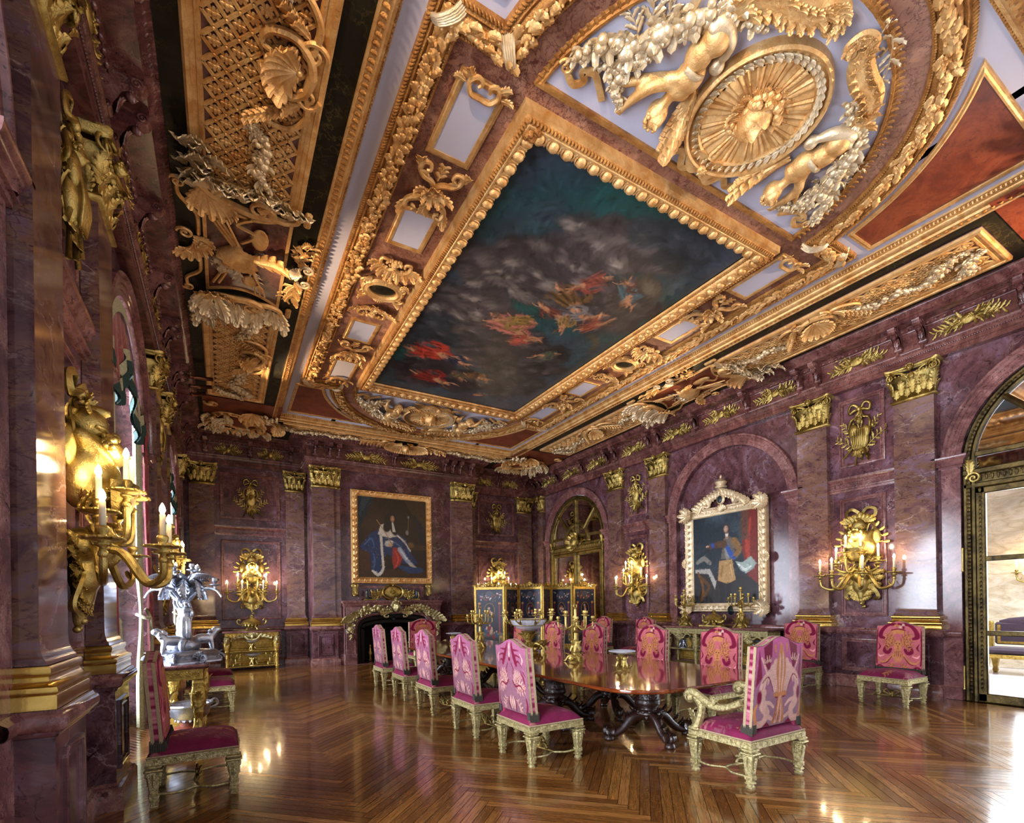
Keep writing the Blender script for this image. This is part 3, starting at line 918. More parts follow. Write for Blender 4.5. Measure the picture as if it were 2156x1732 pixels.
# gold band moulding: outward offset is negative for a counter clockwise path
gb = band('trim_%d' % nt, rect(UG0, VG0), [(.0, ZI), (.0, ZI - .03), (-.02, ZI - .035), (-.03, ZI - .06), (-.06, ZI - .075), (-.065, ZI - .09), (-.10, ZI - .115), (-.12, ZI - .12), (-.13, ZI - .145), (-.17, ZI - .16), (-.18, ZI - .175), (-.2, ZI - .175), (-.2, ZO)], M['gold']); nt += 1
def alongc(path, step, fn, closed=True):
    p = np.array(path + ([path[0]] if closed else []), float)
    for i in range(len(p) - 1):
        d = p[i + 1] - p[i]; L = np.linalg.norm(d); 
        if L < 1e-6: continue
        d /= L; m = max(1, int(round(L / step)))
        for k in range(m):
            q = p[i] + d * (k + .5) * L / m
            fn(q[0], q[1], math.atan2(d[1], d[0]))
def CW(x, y, z, a): return CE(z, a, x - XC, y - YC)
mb = MB(); bead = MB(); bead.ell((0, 0, 0), (.016, .016, .016), 6, 5); bead = bead.tpl()
alongc(rect(UG0 + .02, VG0 + .02), .042, lambda x, y, a: mb.put(bead, TM(x, y, ZI - .05)))
lfm = acanthus(1, .85, .3, 3, 6, 5)
alongc(rect(UG0 + .145, VG0 + .145), .075, lambda x, y, a: mb.put(lfm, CW(x, y, ZI - .16, a) @ TM(0, 0, -.03, s=.07)))
obj('carved_beading', mb, M['golddeep'], gb)

# pale lilac strip
mb = MB(); mb.sweep(rect(2.6, 3.6), [(0, ZI - .004), (-.7, ZI - .004)], closed=True)
v, q, t = mb.tpl(); v[:, 1] = np.where(np.abs(v[:, 1] - YC) > 4, YC + np.sign(v[:, 1] - YC) * 5.95, v[:, 1])
mb = MB()
for a in ((-UG0 - .02, -VG0, -2.0, VG0), (2.0, -VG0, UG0 + .02, VG0), (-2.1, 3.3, 2.1, VG0 + .02), (-2.1, -VG0 - .02, 2.1, -3.3)):
    mb.box(XC + a[0], YC + a[1], ZI - .006, XC + a[2], YC + a[3], ZI - .001)
struct('ceiling_strip', mb, M['pale'])
# brown marble field inside the oak-leaf frame
def frame_path(r, u, vk):
    # counter clockwise: starts lower right
    aend = math.asin(min(1, (vk - 3.45) / r)); P = []
    a = np.linspace(-aend, -PI + aend, 36)
    near = [(XC + r * math.cos(t), YC - 3.45 + r * math.sin(t)) for t in a]       # right -> left at the near end
    far = [(XC + r * math.cos(t), YC + 3.45 + r * math.sin(t)) for t in np.linspace(aend, PI - aend, 36)]
    P += [(XC + u, YC - vk), (XC + u, YC + vk)] + far + [(XC - u, YC + vk), (XC - u, YC - vk)] + near[::-1]
    return P
FP = frame_path(2.25, 2.80, 3.60)
mb = MB(); n = len(FP)
P = np.array([[(x, y, ZI - .008), (XC + (x - XC) * .02, YC + (y - YC) * .02, ZI - .008)] for x, y in FP])
mb.grid(P, cu=True); struct('ceiling_inner_field', mb, M['breccia'])
oak = band('trim_%d' % nt, FP, [(0, ZI), (0, ZI - .03), (-.015, ZI - .04), (-.035, ZI - .03), (-.05, ZI - .045), (-.075, ZI - .06), (-.12, ZI - .075), (-.17, ZI - .07), (-.20, ZI - .045), (-.205, ZI - .055), (-.225, ZI - .065), (-.245, ZI - .05), (-.26, ZI - .06), (-.285, ZI - .05), (-.29, ZI)], M['golddeep']); nt += 1
mb = MB(); g = np.random.default_rng(5); oakl = acanthus(1, .75, .12, 3, 9, 5, cup=.2)
def offs(path, d):
    p = np.asarray(path); out = []
    for i in range(len(p)):
        a = p[i] - p[i - 1]; b = p[(i + 1) % len(p)] - p[i]
        a /= np.linalg.norm(a); b /= np.linalg.norm(b)
        m = np.array([-a[1] - b[1], a[0] + b[0]]); m /= max(.3, m @ np.array([-a[1], a[0]]))
        out.append(tuple(p[i] - m * d))
    return out
for dd, st in ((.085, .085), (.125, .085), (.165, .085)):
    alongc(offs(FP, dd), st, lambda x, y, a: mb.put(oakl, CW(x + g.uniform(-.01, .01), y + g.uniform(-.01, .01), ZI - .066 + g.uniform(-.012, .004), a - PI / 2 + g.uniform(-.7, .7)) @ TM(rx=g.uniform(-.15, .3), s=g.uniform(.10, .14))))
acn = MB(); acn.ell((0, 0, 0), (.016, .016, .024), 7, 5); acn = acn.tpl()
for _ in range(2): alongc(offs(FP, .12), .12, lambda x, y, a: mb.put(acn, TM(x + g.uniform(-.05, .05), y + g.uniform(-.05, .05), ZI - .09)))
obj('oak_leaf_garland', mb, M['gold'], oak)
mb = MB()
alongc(offs(FP, .025), .028, lambda x, y, a: mb.put(bead, TM(x, y, ZI - .042, s=.7)))
rp = MB(); rp.ell((0, 0, 0), (.034, .015, .018), 7, 5); rp = rp.tpl()
alongc(offs(FP, .27), .036, lambda x, y, a: mb.put(rp, TM(x, y, ZI - .055, rz=a + .75)))
obj('rope_beading', mb, M['golddeep'], oak)
mb = MB()
for sg in (-1, 1):
    for su in (-1, 1):
        for (u, v, a) in ((2.945, 3.745, PI / 4), (2.37, 3.74, .9)):
            tie = MB()
            for k in range(5): tie.tube(curve([(-.17, 0, -.045 + .022 * k), (-.08, -.085, -.04 + .02 * k), (.08, -.09, -.03 + .016 * k), (.17, 0, -.025 + .012 * k)], 10), .016, 5)
            mb.put(tie, CE(ZI - .01, su * sg * a + (PI / 2 if u > 2.5 else 0), su * u, sg * v))
obj('ribbon_tie', mb, M['goldpale'], oak)

# red jasper spandrels with gold edging
for sg in (-1, 1):
    for su in (-1, 1):
        a0 = math.asin((4.07 - 3.45) / 2.7); a1 = math.acos(0.35 / 2.7)
        vmax = 5.68
        pts = []
        for t in np.linspace(a0, math.asin((vmax - 3.45) / 2.7), 24): pts.append((2.7 * math.cos(t), 3.45 + 2.7 * math.sin(t)))
        outl = pts + [(3.09, vmax), (3.09, 4.07)]
        pw = [(XC + su * a, YC + sg * b) for a, b in outl]
        if su * sg < 0: pw = pw[::-1]
        mb = MB(); mb.prism([(XC + su * a, YC + sg * b) for a, b in outl], ZI - .016, ZI - .004)
        # star shaped fill around a point near the corner
        mb = MB(); c = (XC + su * 2.86, YC + sg * 5.2)
        vv = [(x, y, ZI - .014) for x, y in pw] + [(c[0], c[1], ZI - .014)]; k = len(pw)
        mb.add(vv, t=[(i, (i + 1) % k, k) for i in range(k)])
        s = struct('ceiling_spandrel', mb, M['redmar'])
        mb = MB(); mb.sweep(pw, [(.0, ZI - .006), (.0, ZI - .03), (.02, ZI - .036), (.035, ZI - .026), (.055, ZI - .03), (.06, ZI - .006)], closed=True)
        obj('spandrel_edging', mb, M['gold'], s)

# ---- the painted canvas
def vnoise(x, y, f, seed):
    r = np.random.default_rng(seed); t = r.random((64, 64))
    X, Y = x * f, y * f; i, j = np.floor(X).astype(int), np.floor(Y).astype(int); u, v = X - i, Y - j
    u = u * u * (3 - 2 * u); v = v * v * (3 - 2 * v)
    T = lambda a, b: t[a % 64, b % 64]
    return (T(i, j) * (1 - u) + T(i + 1, j) * u) * (1 - v) + (T(i, j + 1) * (1 - u) + T(i + 1, j + 1) * u) * v
def fbm(x, y, f=2., seed=1, o=5):
    s = 0; a = .5
    for k in range(o): s = s + a * vnoise(x, y, f * 2 ** k, seed + k); a *= .5
    return s
class Paint:
    # a small soft-brush painter on a unit-height canvas; colours in sRGB bytes
    def __init__(s, asp, ny=180, bg=(30, 30, 30)):
        s.asp = asp; s.ny, s.nx = ny, int(ny * asp)
        s.X, s.Y = np.meshgrid(np.linspace(0, asp, s.nx), np.linspace(0, 1, ny))
        s.C = np.zeros((ny, s.nx, 3)) + np.array(lin(*bg))
    def lay(s, m, c):
        c = np.array(lin(*c)) if not isinstance(c, np.ndarray) else c
        s.C = s.C * (1 - m[..., None]) + c * m[..., None]
    def win(s, x0, x1, y0, y1):
        i0, i1 = int(np.clip(y0 * (s.ny - 1), 0, s.ny)), int(np.clip(y1 * (s.ny - 1) + 2, 0, s.ny))
        j0, j1 = int(np.clip(x0 / s.asp * (s.nx - 1), 0, s.nx)), int(np.clip(x1 / s.asp * (s.nx - 1) + 2, 0, s.nx))
        return slice(i0, i1), slice(j0, j1)
    def lw(s, w, m, c):
        c = np.array(lin(*c)); s.C[w] = s.C[w] * (1 - m[..., None]) + c * m[..., None]
    def ell(s, x, y, rx, ry, c, a=0., soft=.15, op=1., warp=0.):
        r = max(rx, ry) * (1 + soft) + warp
        w = s.win(x - r, x + r, y - r, y + r)
        X, Y = s.X[w] - x, s.Y[w] - y
        if X.size == 0: return
        if warp: X = X + warp * (vnoise(s.X[w], s.Y[w], 14, 77) - .5) * 1.5 + warp * .6 * (vnoise(s.X[w], s.Y[w], 34, 79) - .5); Y = Y + warp * (vnoise(s.X[w], s.Y[w], 14, 78) - .5) * 1.5 + warp * .6 * (vnoise(s.X[w], s.Y[w], 34, 80) - .5)
        u = (X * math.cos(a) + Y * math.sin(a)) / rx; v = (-X * math.sin(a) + Y * math.cos(a)) / ry
        s.lw(w, op * np.clip((1 - np.hypot(u, v)) / soft + .5, 0, 1), c)
    def stroke(s, pts, w, c, op=1., soft=.35):
        p = curve([(a, b, 0) for a, b in pts], 8 * len(pts))[:, :2]
        ww = np.interp(np.linspace(0, 1, len(p)), np.linspace(0, 1, len(w)), w) if hasattr(w, '__len__') else np.full(len(p), w)
        r = ww.max() * 1.3
        W = s.win(p[:, 0].min() - r, p[:, 0].max() + r, p[:, 1].min() - r, p[:, 1].max() + r)
        X, Y = s.X[W], s.Y[W]
        if X.size == 0: return
        best = np.full(X.shape, -9.)
        for i in range(len(p) - 1):
            a, b = p[i], p[i + 1]; d = b - a; L = max(1e-9, d @ d)
            t = np.clip(((X - a[0]) * d[0] + (Y - a[1]) * d[1]) / L, 0, 1)
            q = np.hypot(X - a[0] - t * d[0], Y - a[1] - t * d[1]); wv = ww[i] * (1 - t) + ww[i + 1] * t
            best = np.maximum(best, 1 - q / np.maximum(wv, 1e-5))
        s.lw(W, op * np.clip(best / soft + .5, 0, 1) * (best > -3), c)
    def poly(s, pts, c, op=1., soft=.006):
        n = len(pts); inside = np.zeros(s.X.shape, bool); dist = np.full(s.X.shape, 9.)
        for i in range(n):
            (x0, y0), (x1, y1) = pts[i], pts[(i + 1) % n]
            cr = ((y0 > s.Y) != (y1 > s.Y)) & (s.X < (x1 - x0) * (s.Y - y0) / (y1 - y0 + 1e-12) + x0); inside ^= cr
            d = np.array([x1 - x0, y1 - y0]); L = max(1e-9, d @ d); t = np.clip(((s.X - x0) * d[0] + (s.Y - y0) * d[1]) / L, 0, 1)
            dist = np.minimum(dist, np.hypot(s.X - x0 - t * d[0], s.Y - y0 - t * d[1]))
        sd = np.where(inside, dist, -dist)
        s.lay(op * np.clip(sd / soft + .5, 0, 1), c)
    def brush(s, n, L, w, amt=.2, seed=1, f=3.):
        g = np.random.default_rng(seed); A = fbm(s.X, s.Y, f, seed + 40, 3) * TAU * 2
        for k in range(n):
            x, y = g.uniform(0, s.asp), g.uniform(0, 1); i, j = int(y * (s.ny - 1)), min(s.nx - 1, int(x / s.asp * (s.nx - 1)))
            a = A[i, j] + g.normal(0, .3); l = L * g.uniform(.5, 1.2); dx, dy = l * math.cos(a) / 2, l * math.sin(a) / 2
            W = s.win(x - abs(dx) - w, x + abs(dx) + w, y - abs(dy) - w, y + abs(dy) + w); X, Y = s.X[W] - x, s.Y[W] - y
            if X.size == 0: continue
            t = X * math.cos(a) + Y * math.sin(a); q = -X * math.sin(a) + Y * math.cos(a)
            m = np.clip(1.2 - np.hypot(t / (l / 2 + w), q / w), 0, 1) * .8
            c = s.C[i, j] * (1 + g.normal(0, amt)); s.C[W] = s.C[W] * (1 - m[..., None]) + np.clip(c, 0, 1) * m[..., None]
    def mottle(s, f=6, amt=.25, seed=3):
        n = fbm(s.X, s.Y, f, seed); s.C = np.clip(s.C * (1 + amt * 2 * (n[..., None] - .48)), 0, 1)
    def panel(s, name, w, h, mat, parent=None, curvey=None, M_=None):
        # upright panel, x across, z up, facing -y
        P = np.stack([(s.X / s.asp - .5) * w, np.zeros_like(s.X), s.Y * h], -1)
        mb = MB(); mb.grid(P, c=s.C)
        v, q, t = mb.tpl(); mb2 = MB(); mb2.add(v, q, t, M_, c=s.C.reshape(-1, 3))
        return obj(name, mb2, mat, parent)

def sky_painting():
    p = Paint(3.49 / 6.334, 440, (30, 56, 62)); A = p.asp
    n = fbm(p.X, p.Y, 4, 21); n2 = fbm(p.X, p.Y, 9, 31)
    p.lay(np.clip((n - .44) * 4, 0, .85), (58, 66, 80)); p.lay(np.clip((.46 - n) * 5, 0, .8), (20, 66, 64)); p.lay(np.clip((n2 - .5) * 3, 0, .6), (44, 42, 50))
    def cloud(cx, cy, rx, ry, k, seed, lo=(50, 44, 48), hi=(150, 140, 132)):
        g = np.random.default_rng(seed)
        for i in range(k * 3):
            a = g.uniform(0, TAU); r = g.uniform(0, 1) ** .5
            x, y = cx + rx * r * math.cos(a), cy + ry * r * math.sin(a); z = g.uniform(.012, .036)
            c = np.array(lo) * g.uniform(.75, 1.25)
            p.ell(x, y, z * 1.15, z, tuple(c), soft=.55, op=.8, warp=.02)
            h = tuple(c * .45 + np.array(hi) * g.uniform(.35, .6))
            p.ell(x - z * .25, y + z * .35, z * .8, z * .55, h, soft=.9, op=.6, warp=.02)
            if g.random() < .45: p.ell(x - z * .3, y + z * .5, z * .5, z * .28, hi, soft=1., op=.4, warp=.015)
    # y=0 is the near end of the room
    cloud(.30, .12, .13, .05, 34, 2); cloud(.20, .22, .10, .05, 24, 12); cloud(.15, .30, .13, .06, 40, 3); cloud(.42, .30, .12, .1, 30, 4, (40, 36, 42), (110, 100, 100)); cloud(.12, .48, .1, .1, 36, 5)
    cloud(.32, .62, .18, .12, 36, 6, (38, 36, 40), (96, 88, 92)); cloud(.18, .85, .15, .09, 36, 7, (30, 26, 32), (74, 66, 74)); cloud(.42, .8, .1, .1, 20, 8, (46, 44, 48), (96, 90, 90))
    cloud(.05, .62, .05, .1, 12, 9, (30, 34, 40), (80, 80, 86)); cloud(.40, .06, .1, .04, 16, 14, (36, 44, 52), (84, 84, 88))
    def figure(x, y, s, a, robe, skin=(158, 112, 84), dark=.5):
        ca, sa = math.cos(a), math.sin(a)
        T = lambda u, v: (x + s * (u * ca - v * sa), y + s * (u * sa + v * ca))
        k = tuple(int(c * dark) for c in robe); lt = tuple(min(255, int(c * 1.22)) for c in robe); sd = tuple(int(c * .6) for c in skin)
        for (v0, w) in ((.2, .2), (.05, .22), (-.1, .16)): p.stroke([T(-.95 + .1 * v0, v0 * 1.3), T(-.5, v0), T(-.1, v0 * .5), T(.2, -.05)], [.03 * s, w * .8 * s, w * s, .15 * s], robe, soft=.5)
        for q in range(7):
            v0 = -.22 + .09 * q; p.stroke([T(-.9, v0 * 1.5), T(-.45, v0 * 1.1), T(.1, v0 * .5)], [.012 * s, .034 * s, .018 * s], k if q % 2 else lt, soft=.9, op=.75)
        p.stroke([T(-.2, -.15), T(.0, -.4), T(-.35, -.55), T(-.65, -.42)], [.1 * s, .12 * s, .1 * s, .03 * s], robe, soft=.5); p.stroke([T(-.1, -.28), T(-.2, -.48), T(-.5, -.5)], [.02 * s, .04 * s, .02 * s], k, soft=.9); p.stroke([T(-.05, -.22), T(-.1, -.4), T(-.4, -.45)], [.015 * s, .025 * s, .01 * s], lt, soft=.9)
        p.stroke([T(0, 0), T(.28, .05), T(.45, .02)], [.13 * s, .12 * s, .08 * s], skin, soft=.5); p.stroke([T(.05, -.07), T(.3, -.04)], [.03 * s, .03 * s], sd, soft=1.)
        p.stroke([T(.35, 0), T(.6, -.15), T(.95, -.12)], [.055 * s, .04 * s, .022 * s], skin, soft=.6); p.stroke([T(.3, .1), T(.55, .28), T(.85, .36)], [.05 * s, .038 * s, .02 * s], sd, soft=.6)
        p.ell(*T(.56, .06), .075 * s, .062 * s, skin, a, .4); p.ell(*T(.52, .12), .08 * s, .05 * s, (34, 22, 18), a, .6)
        p.stroke([T(-.8, .1), T(-1.15, .0)], [.05 * s, .022 * s], skin, soft=.6); p.stroke([T(-.75, -.05), T(-1.05, -.14)], [.045 * s, .02 * s], sd, soft=.6)
    figure(.13, .72, .10, -.05, (138, 46, 36)); figure(.20, .735, .055, .2, (24, 34, 58))
    figure(.27, .50, .10, .35, (142, 84, 76)); figure(.22, .47, .07, 2.8, (112, 90, 48)); figure(.31, .53, .05, -.6, (136, 60, 52))
    figure(.33, .33, .09, .5, (88, 66, 42)); figure(.38, .36, .075, -.4, (96, 94, 96)); figure(.30, .26, .065, 2.2, (116, 58, 50)); figure(.36, .42, .05, 1.2, (120, 96, 60)); figure(.28, .38, .05, 3.4, (90, 50, 44))
    figure(.43, .24, .07, .9, (54, 82, 92)); figure(.44, .37, .055, -.9, (128, 68, 54)); figure(.40, .20, .05, 2.9, (70, 44, 44))
    figure(.18, .88, .09, .25, (104, 30, 28)); figure(.30, .80, .055, .1, (92, 66, 42)); figure(.40, .58, .05, 2.5, (70, 76, 64)); figure(.36, .92, .025, 0, (124, 84, 68)); figure(.24, .83, .04, .6, (70, 60, 40))
    p.ell(.45, .19, .055, .026, (46, 42, 40), .5, .3); p.ell(.447, .187, .045, .02, (70, 62, 54), .5, .6); p.ell(.455, .195, .03, .012, (96, 88, 76), .5, .9, .6)
    p.stroke([(.08, .80), (.06, .84), (.09, .88)], [.004, .01, .003], (26, 24, 28)); p.stroke([(.46, .42), (.5, .45), (.52, .5)], [.012, .01, .003], (60, 56, 46), soft=.8)
    p.brush(3800, .022, .0042, .22, 5); p.brush(2500, .010, .0024, .25, 6)
    p.mottle(16, .25); p.C *= np.array([1.15, 1.15, 1.12])
    return p
pt = thing('ceiling_painting', 'huge dark sky painting with clouds and robed figures at the centre of the ceiling', 'painting', (XC, YC, ZI - .03))
sp = sky_painting()
P = np.stack([(sp.X / sp.asp - .5) * 3.50, (sp.Y - .5) * 6.36, np.zeros_like(sp.X)], -1)
mb = MB(); mb.grid(P, c=sp.C); obj('canvas', mb, M['paint'], pt)
def lrect(u, v): return [(-u, -v), (u, -v), (u, v), (-u, v)]
mb = MB(); mb.sweep(lrect(1.745, 3.167), [(.02, .0), (0, .0), (-.005, -.03), (-.03, -.04), (-.04, -.035), (-.055, -.06), (-.08, -.09), (-.12, -.115), (-.155, -.11), (-.165, -.125), (-.185, -.125), (-.195, -.11), (-.23, -.095), (-.235, -.075), (-.275, -.06), (-.285, .03)], closed=True)
obj('frame', mb, M['gold'], pt)
egg = MB(); egg.ell((0, -.012, 0), (.056, .05, .066), 12, 8)
for sx in (-1, 1): egg.tube(curve([(sx * .012, -.0, -.066), (sx * .068, -.02, -.02), (sx * .066, -.012, .045), (sx * .04, 0, .075)], 9), .012, 5)
egg.put(LEAFS, TM(.088, -.01, -.05, s=.12)); egg = egg.tpl()
CEL = lambda x, y, z, a: CE(z, a, x - XC, y - YC)
mb = MB(); alongc(lrect(1.745 + .10, 3.167 + .10), .178, lambda x, y, a: mb.put(egg, CEL(x, y, -.095, a + PI)))
obj('egg_moulding', mb, M['gold'], pt)
mb = MB(); rib = MB(); rib.ell((0, 0, 0), (.018, .028, .032), 8, 6); rib = rib.tpl()
alongc(lrect(1.745 + .215, 3.167 + .215), .042, lambda x, y, a: mb.put(rib, CEL(x, y, -.10, a)))
alongc(lrect(1.745 + .03, 3.167 + .03), .03, lambda x, y, a: mb.put(bead, TM(x, y, -.042, s=.75)))
for sx in (-1, 1):
    for sy in (-1, 1):
        mb.put(bunch(14, .09, .09, .06, (.03, .05), 4), CEL(sx * 1.85, sy * 3.27, -.08, 0))
obj('rib_moulding', mb, M['golddeep'], pt)

# ---- lunettes with medallion, putti, garlands
def lunette_outline(r=1.97, v=3.66, m=40):
    a = math.asin((v - 3.45) / r)
    return [(r * math.cos(t), 3.45 + r * math.sin(t)) for t in np.linspace(a, PI - a, m)]
def garland(pts, n, w, seed, big=.05):
    g = np.random.default_rng(seed); b = MB(); c = curve(pts, n)
    for i, p in enumerate(c):
        e = 1 - .55 * abs(2 * i / (n - 1) - 1) ** 2
        for k in range(3):
            x, z = p[0] + g.normal(0, w * e * .45), p[2] + g.normal(0, w * e * .45); r = big * g.uniform(.55, 1.05) * e
            if g.random() < .3: b.put(ROS, TM(x, p[1] - .05 * e, z, ry=g.uniform(0, 6), s=r * 1.35))
            else: b.ell((x, p[1] - g.uniform(.02, .06), z), (r, r * .9, r), 9, 6)
        for k in range(2): b.put(LEAFS, TM(p[0], p[1] - .01, p[2], ry=g.uniform(0, TAU), rx=g.uniform(-.1, .5), s=w * 1.9 * e + .03))
    return b.tpl()


def putto_mb():
    # right half (+x); head towards -z
    body = blob([
        ('e', (.90, -.10, 4.40), (.125, .105, .15)), ('e', (.91, -.10, 4.29), (.13, .09, .09)), ('e', (.97, -.10, 4.56), (.115, .105, .13)), ('e', (.98, -.11, 4.60), (.10, .1, .10)),
        ('e', (.95, -.10, 4.72), (.125, .115, .12)),
        ('c', [(.92, -.09, 4.28), (.93, -.11, 4.20), (.93, -.12, 4.12)], [.055, .05, .05]),
        ('c', [(1.0, -.10, 4.29), (1.14, -.12, 4.20), (1.19, -.10, 4.05), (1.20, -.07, 3.90)], [.062, .054, .045, .03]),
        ('c', [(.99, -.12, 4.36), (1.2, -.06, 4.16), (1.36, -.07, 4.04)], [.05, .045, .03]),
        ('e', (1.205, -.07, 3.86), (.035, .025, .045)), ('e', (.92, -.12, 4.03), (.10, .10, .11))], .016, 3)
    b = MB(); b.put(body)
    return b
putto = putto_mb()
for i in range(4):
    putto.tube([(1.19 + .012 * i, -.075, 3.86), (1.185 + .014 * i, -.07, 3.825), (1.18 + .016 * i, -.06, 3.80)], .008, 5)
PUH = MB(); PUH.put(FACE, TM(.92, -.16, 4.02, s=.098, rx=-.25, ry=2.9))
WING = MB()
for k in range(9):
    f = k / 8
    WING.put(LEAF2, TM(.74 - .02 * k, -.035 - .006 * k, 4.34 - .035 * k, ry=PI + .42 - .25 * f, rx=.05, s=.34 + .16 * math.sin(PI * f)))
for k in range(5): WING.put(LEAFS, TM(.76 - .015 * k, -.07, 4.34 - .05 * k, ry=PI + .5, s=.16))
TAIL = MB()
tc = curve([(.93, -.06, 4.78), (.95, -.06, 4.92), (.78, -.06, 5.08), (.55, -.06, 5.13), (.36, -.06, 5.2), (.26, -.06, 5.31), (.16, -.06, 5.30), (.13, -.07, 5.22), (.19, -.08, 5.19), (.22, -.08, 5.23)], 44)
TAIL.tube(tc, np.interp(np.linspace(0, 1, 44), [0, .15, .4, .65, 1], [.07, .12, .11, .07, .025]), 8, flat=.5)
for k in range(3, 34, 2):
    p = tc[k]; d = tc[k + 1] - tc[k]; a = math.atan2(d[0], d[2])
    for sg in (-1, 1): TAIL.put(LEAF2, TM(p[0], p[1] - .03, p[2], ry=a + sg * .55, rx=.12, s=.2 * (1.15 - k / 44)))
DRAP = MB(); g = np.random.default_rng(8)
DR = blob([('e', (.96 + g.uniform(-.09, .09), -.09, 4.78 + g.uniform(-.03, .05)), (.07, .08, .045)) for _ in range(12)] + [('c', [(.75, -.08, 4.62), (.82, -.1, 4.75), (.98, -.1, 4.82), (1.06, -.08, 4.78)], [.035, .06, .07, .04]), ('e', (.74, -.07, 4.56), (.07, .06, .07))], .016, 1)
DRAP.put(DR); DRAP.tube(curve([(.84, -.16, 4.48), (.93, -.215, 4.49), (1.03, -.17, 4.47)], 8), .014, 6, flat=2)
gpts1 = [(1.86, -.02, 3.98), (1.70, -.03, 4.2), (1.47, -.04, 4.32), (1.36, -.05, 4.5), (1.22, -.05, 4.72), (1.0, -.05, 4.88), (.66, -.05, 4.95)]
gpts2 = [(1.44, -.03, 4.28), (1.47, -.03, 4.12), (1.37, -.03, 3.98), (1.24, -.03, 3.87)]
def ribpts(x): return [(x, -.03, 3.86), (x - .12, -.05, 3.80), (x - .2, -.03, 3.86), (x - .13, -.06, 3.93), (x - .24, -.04, 3.96), (x - .36, -.03, 3.88), (x - .46, -.03, 3.80)]
OAKS = MB()
for (x, z, a, s) in ((1.62, 4.50, .4, .2), (1.66, 4.42, .9, .16), (1.56, 4.56, -.1, .15)): OAKS.put(leafspray(7, 1, 3, s=.5), TM(x - .18, -.02, z - .06, ry=a, s=s * 1.5))
def mirror(tpl):
    v, q, t = tpl.tpl() if isinstance(tpl, MB) else tpl
    v = v.copy(); v[:, 0] *= -1; return v, q, t
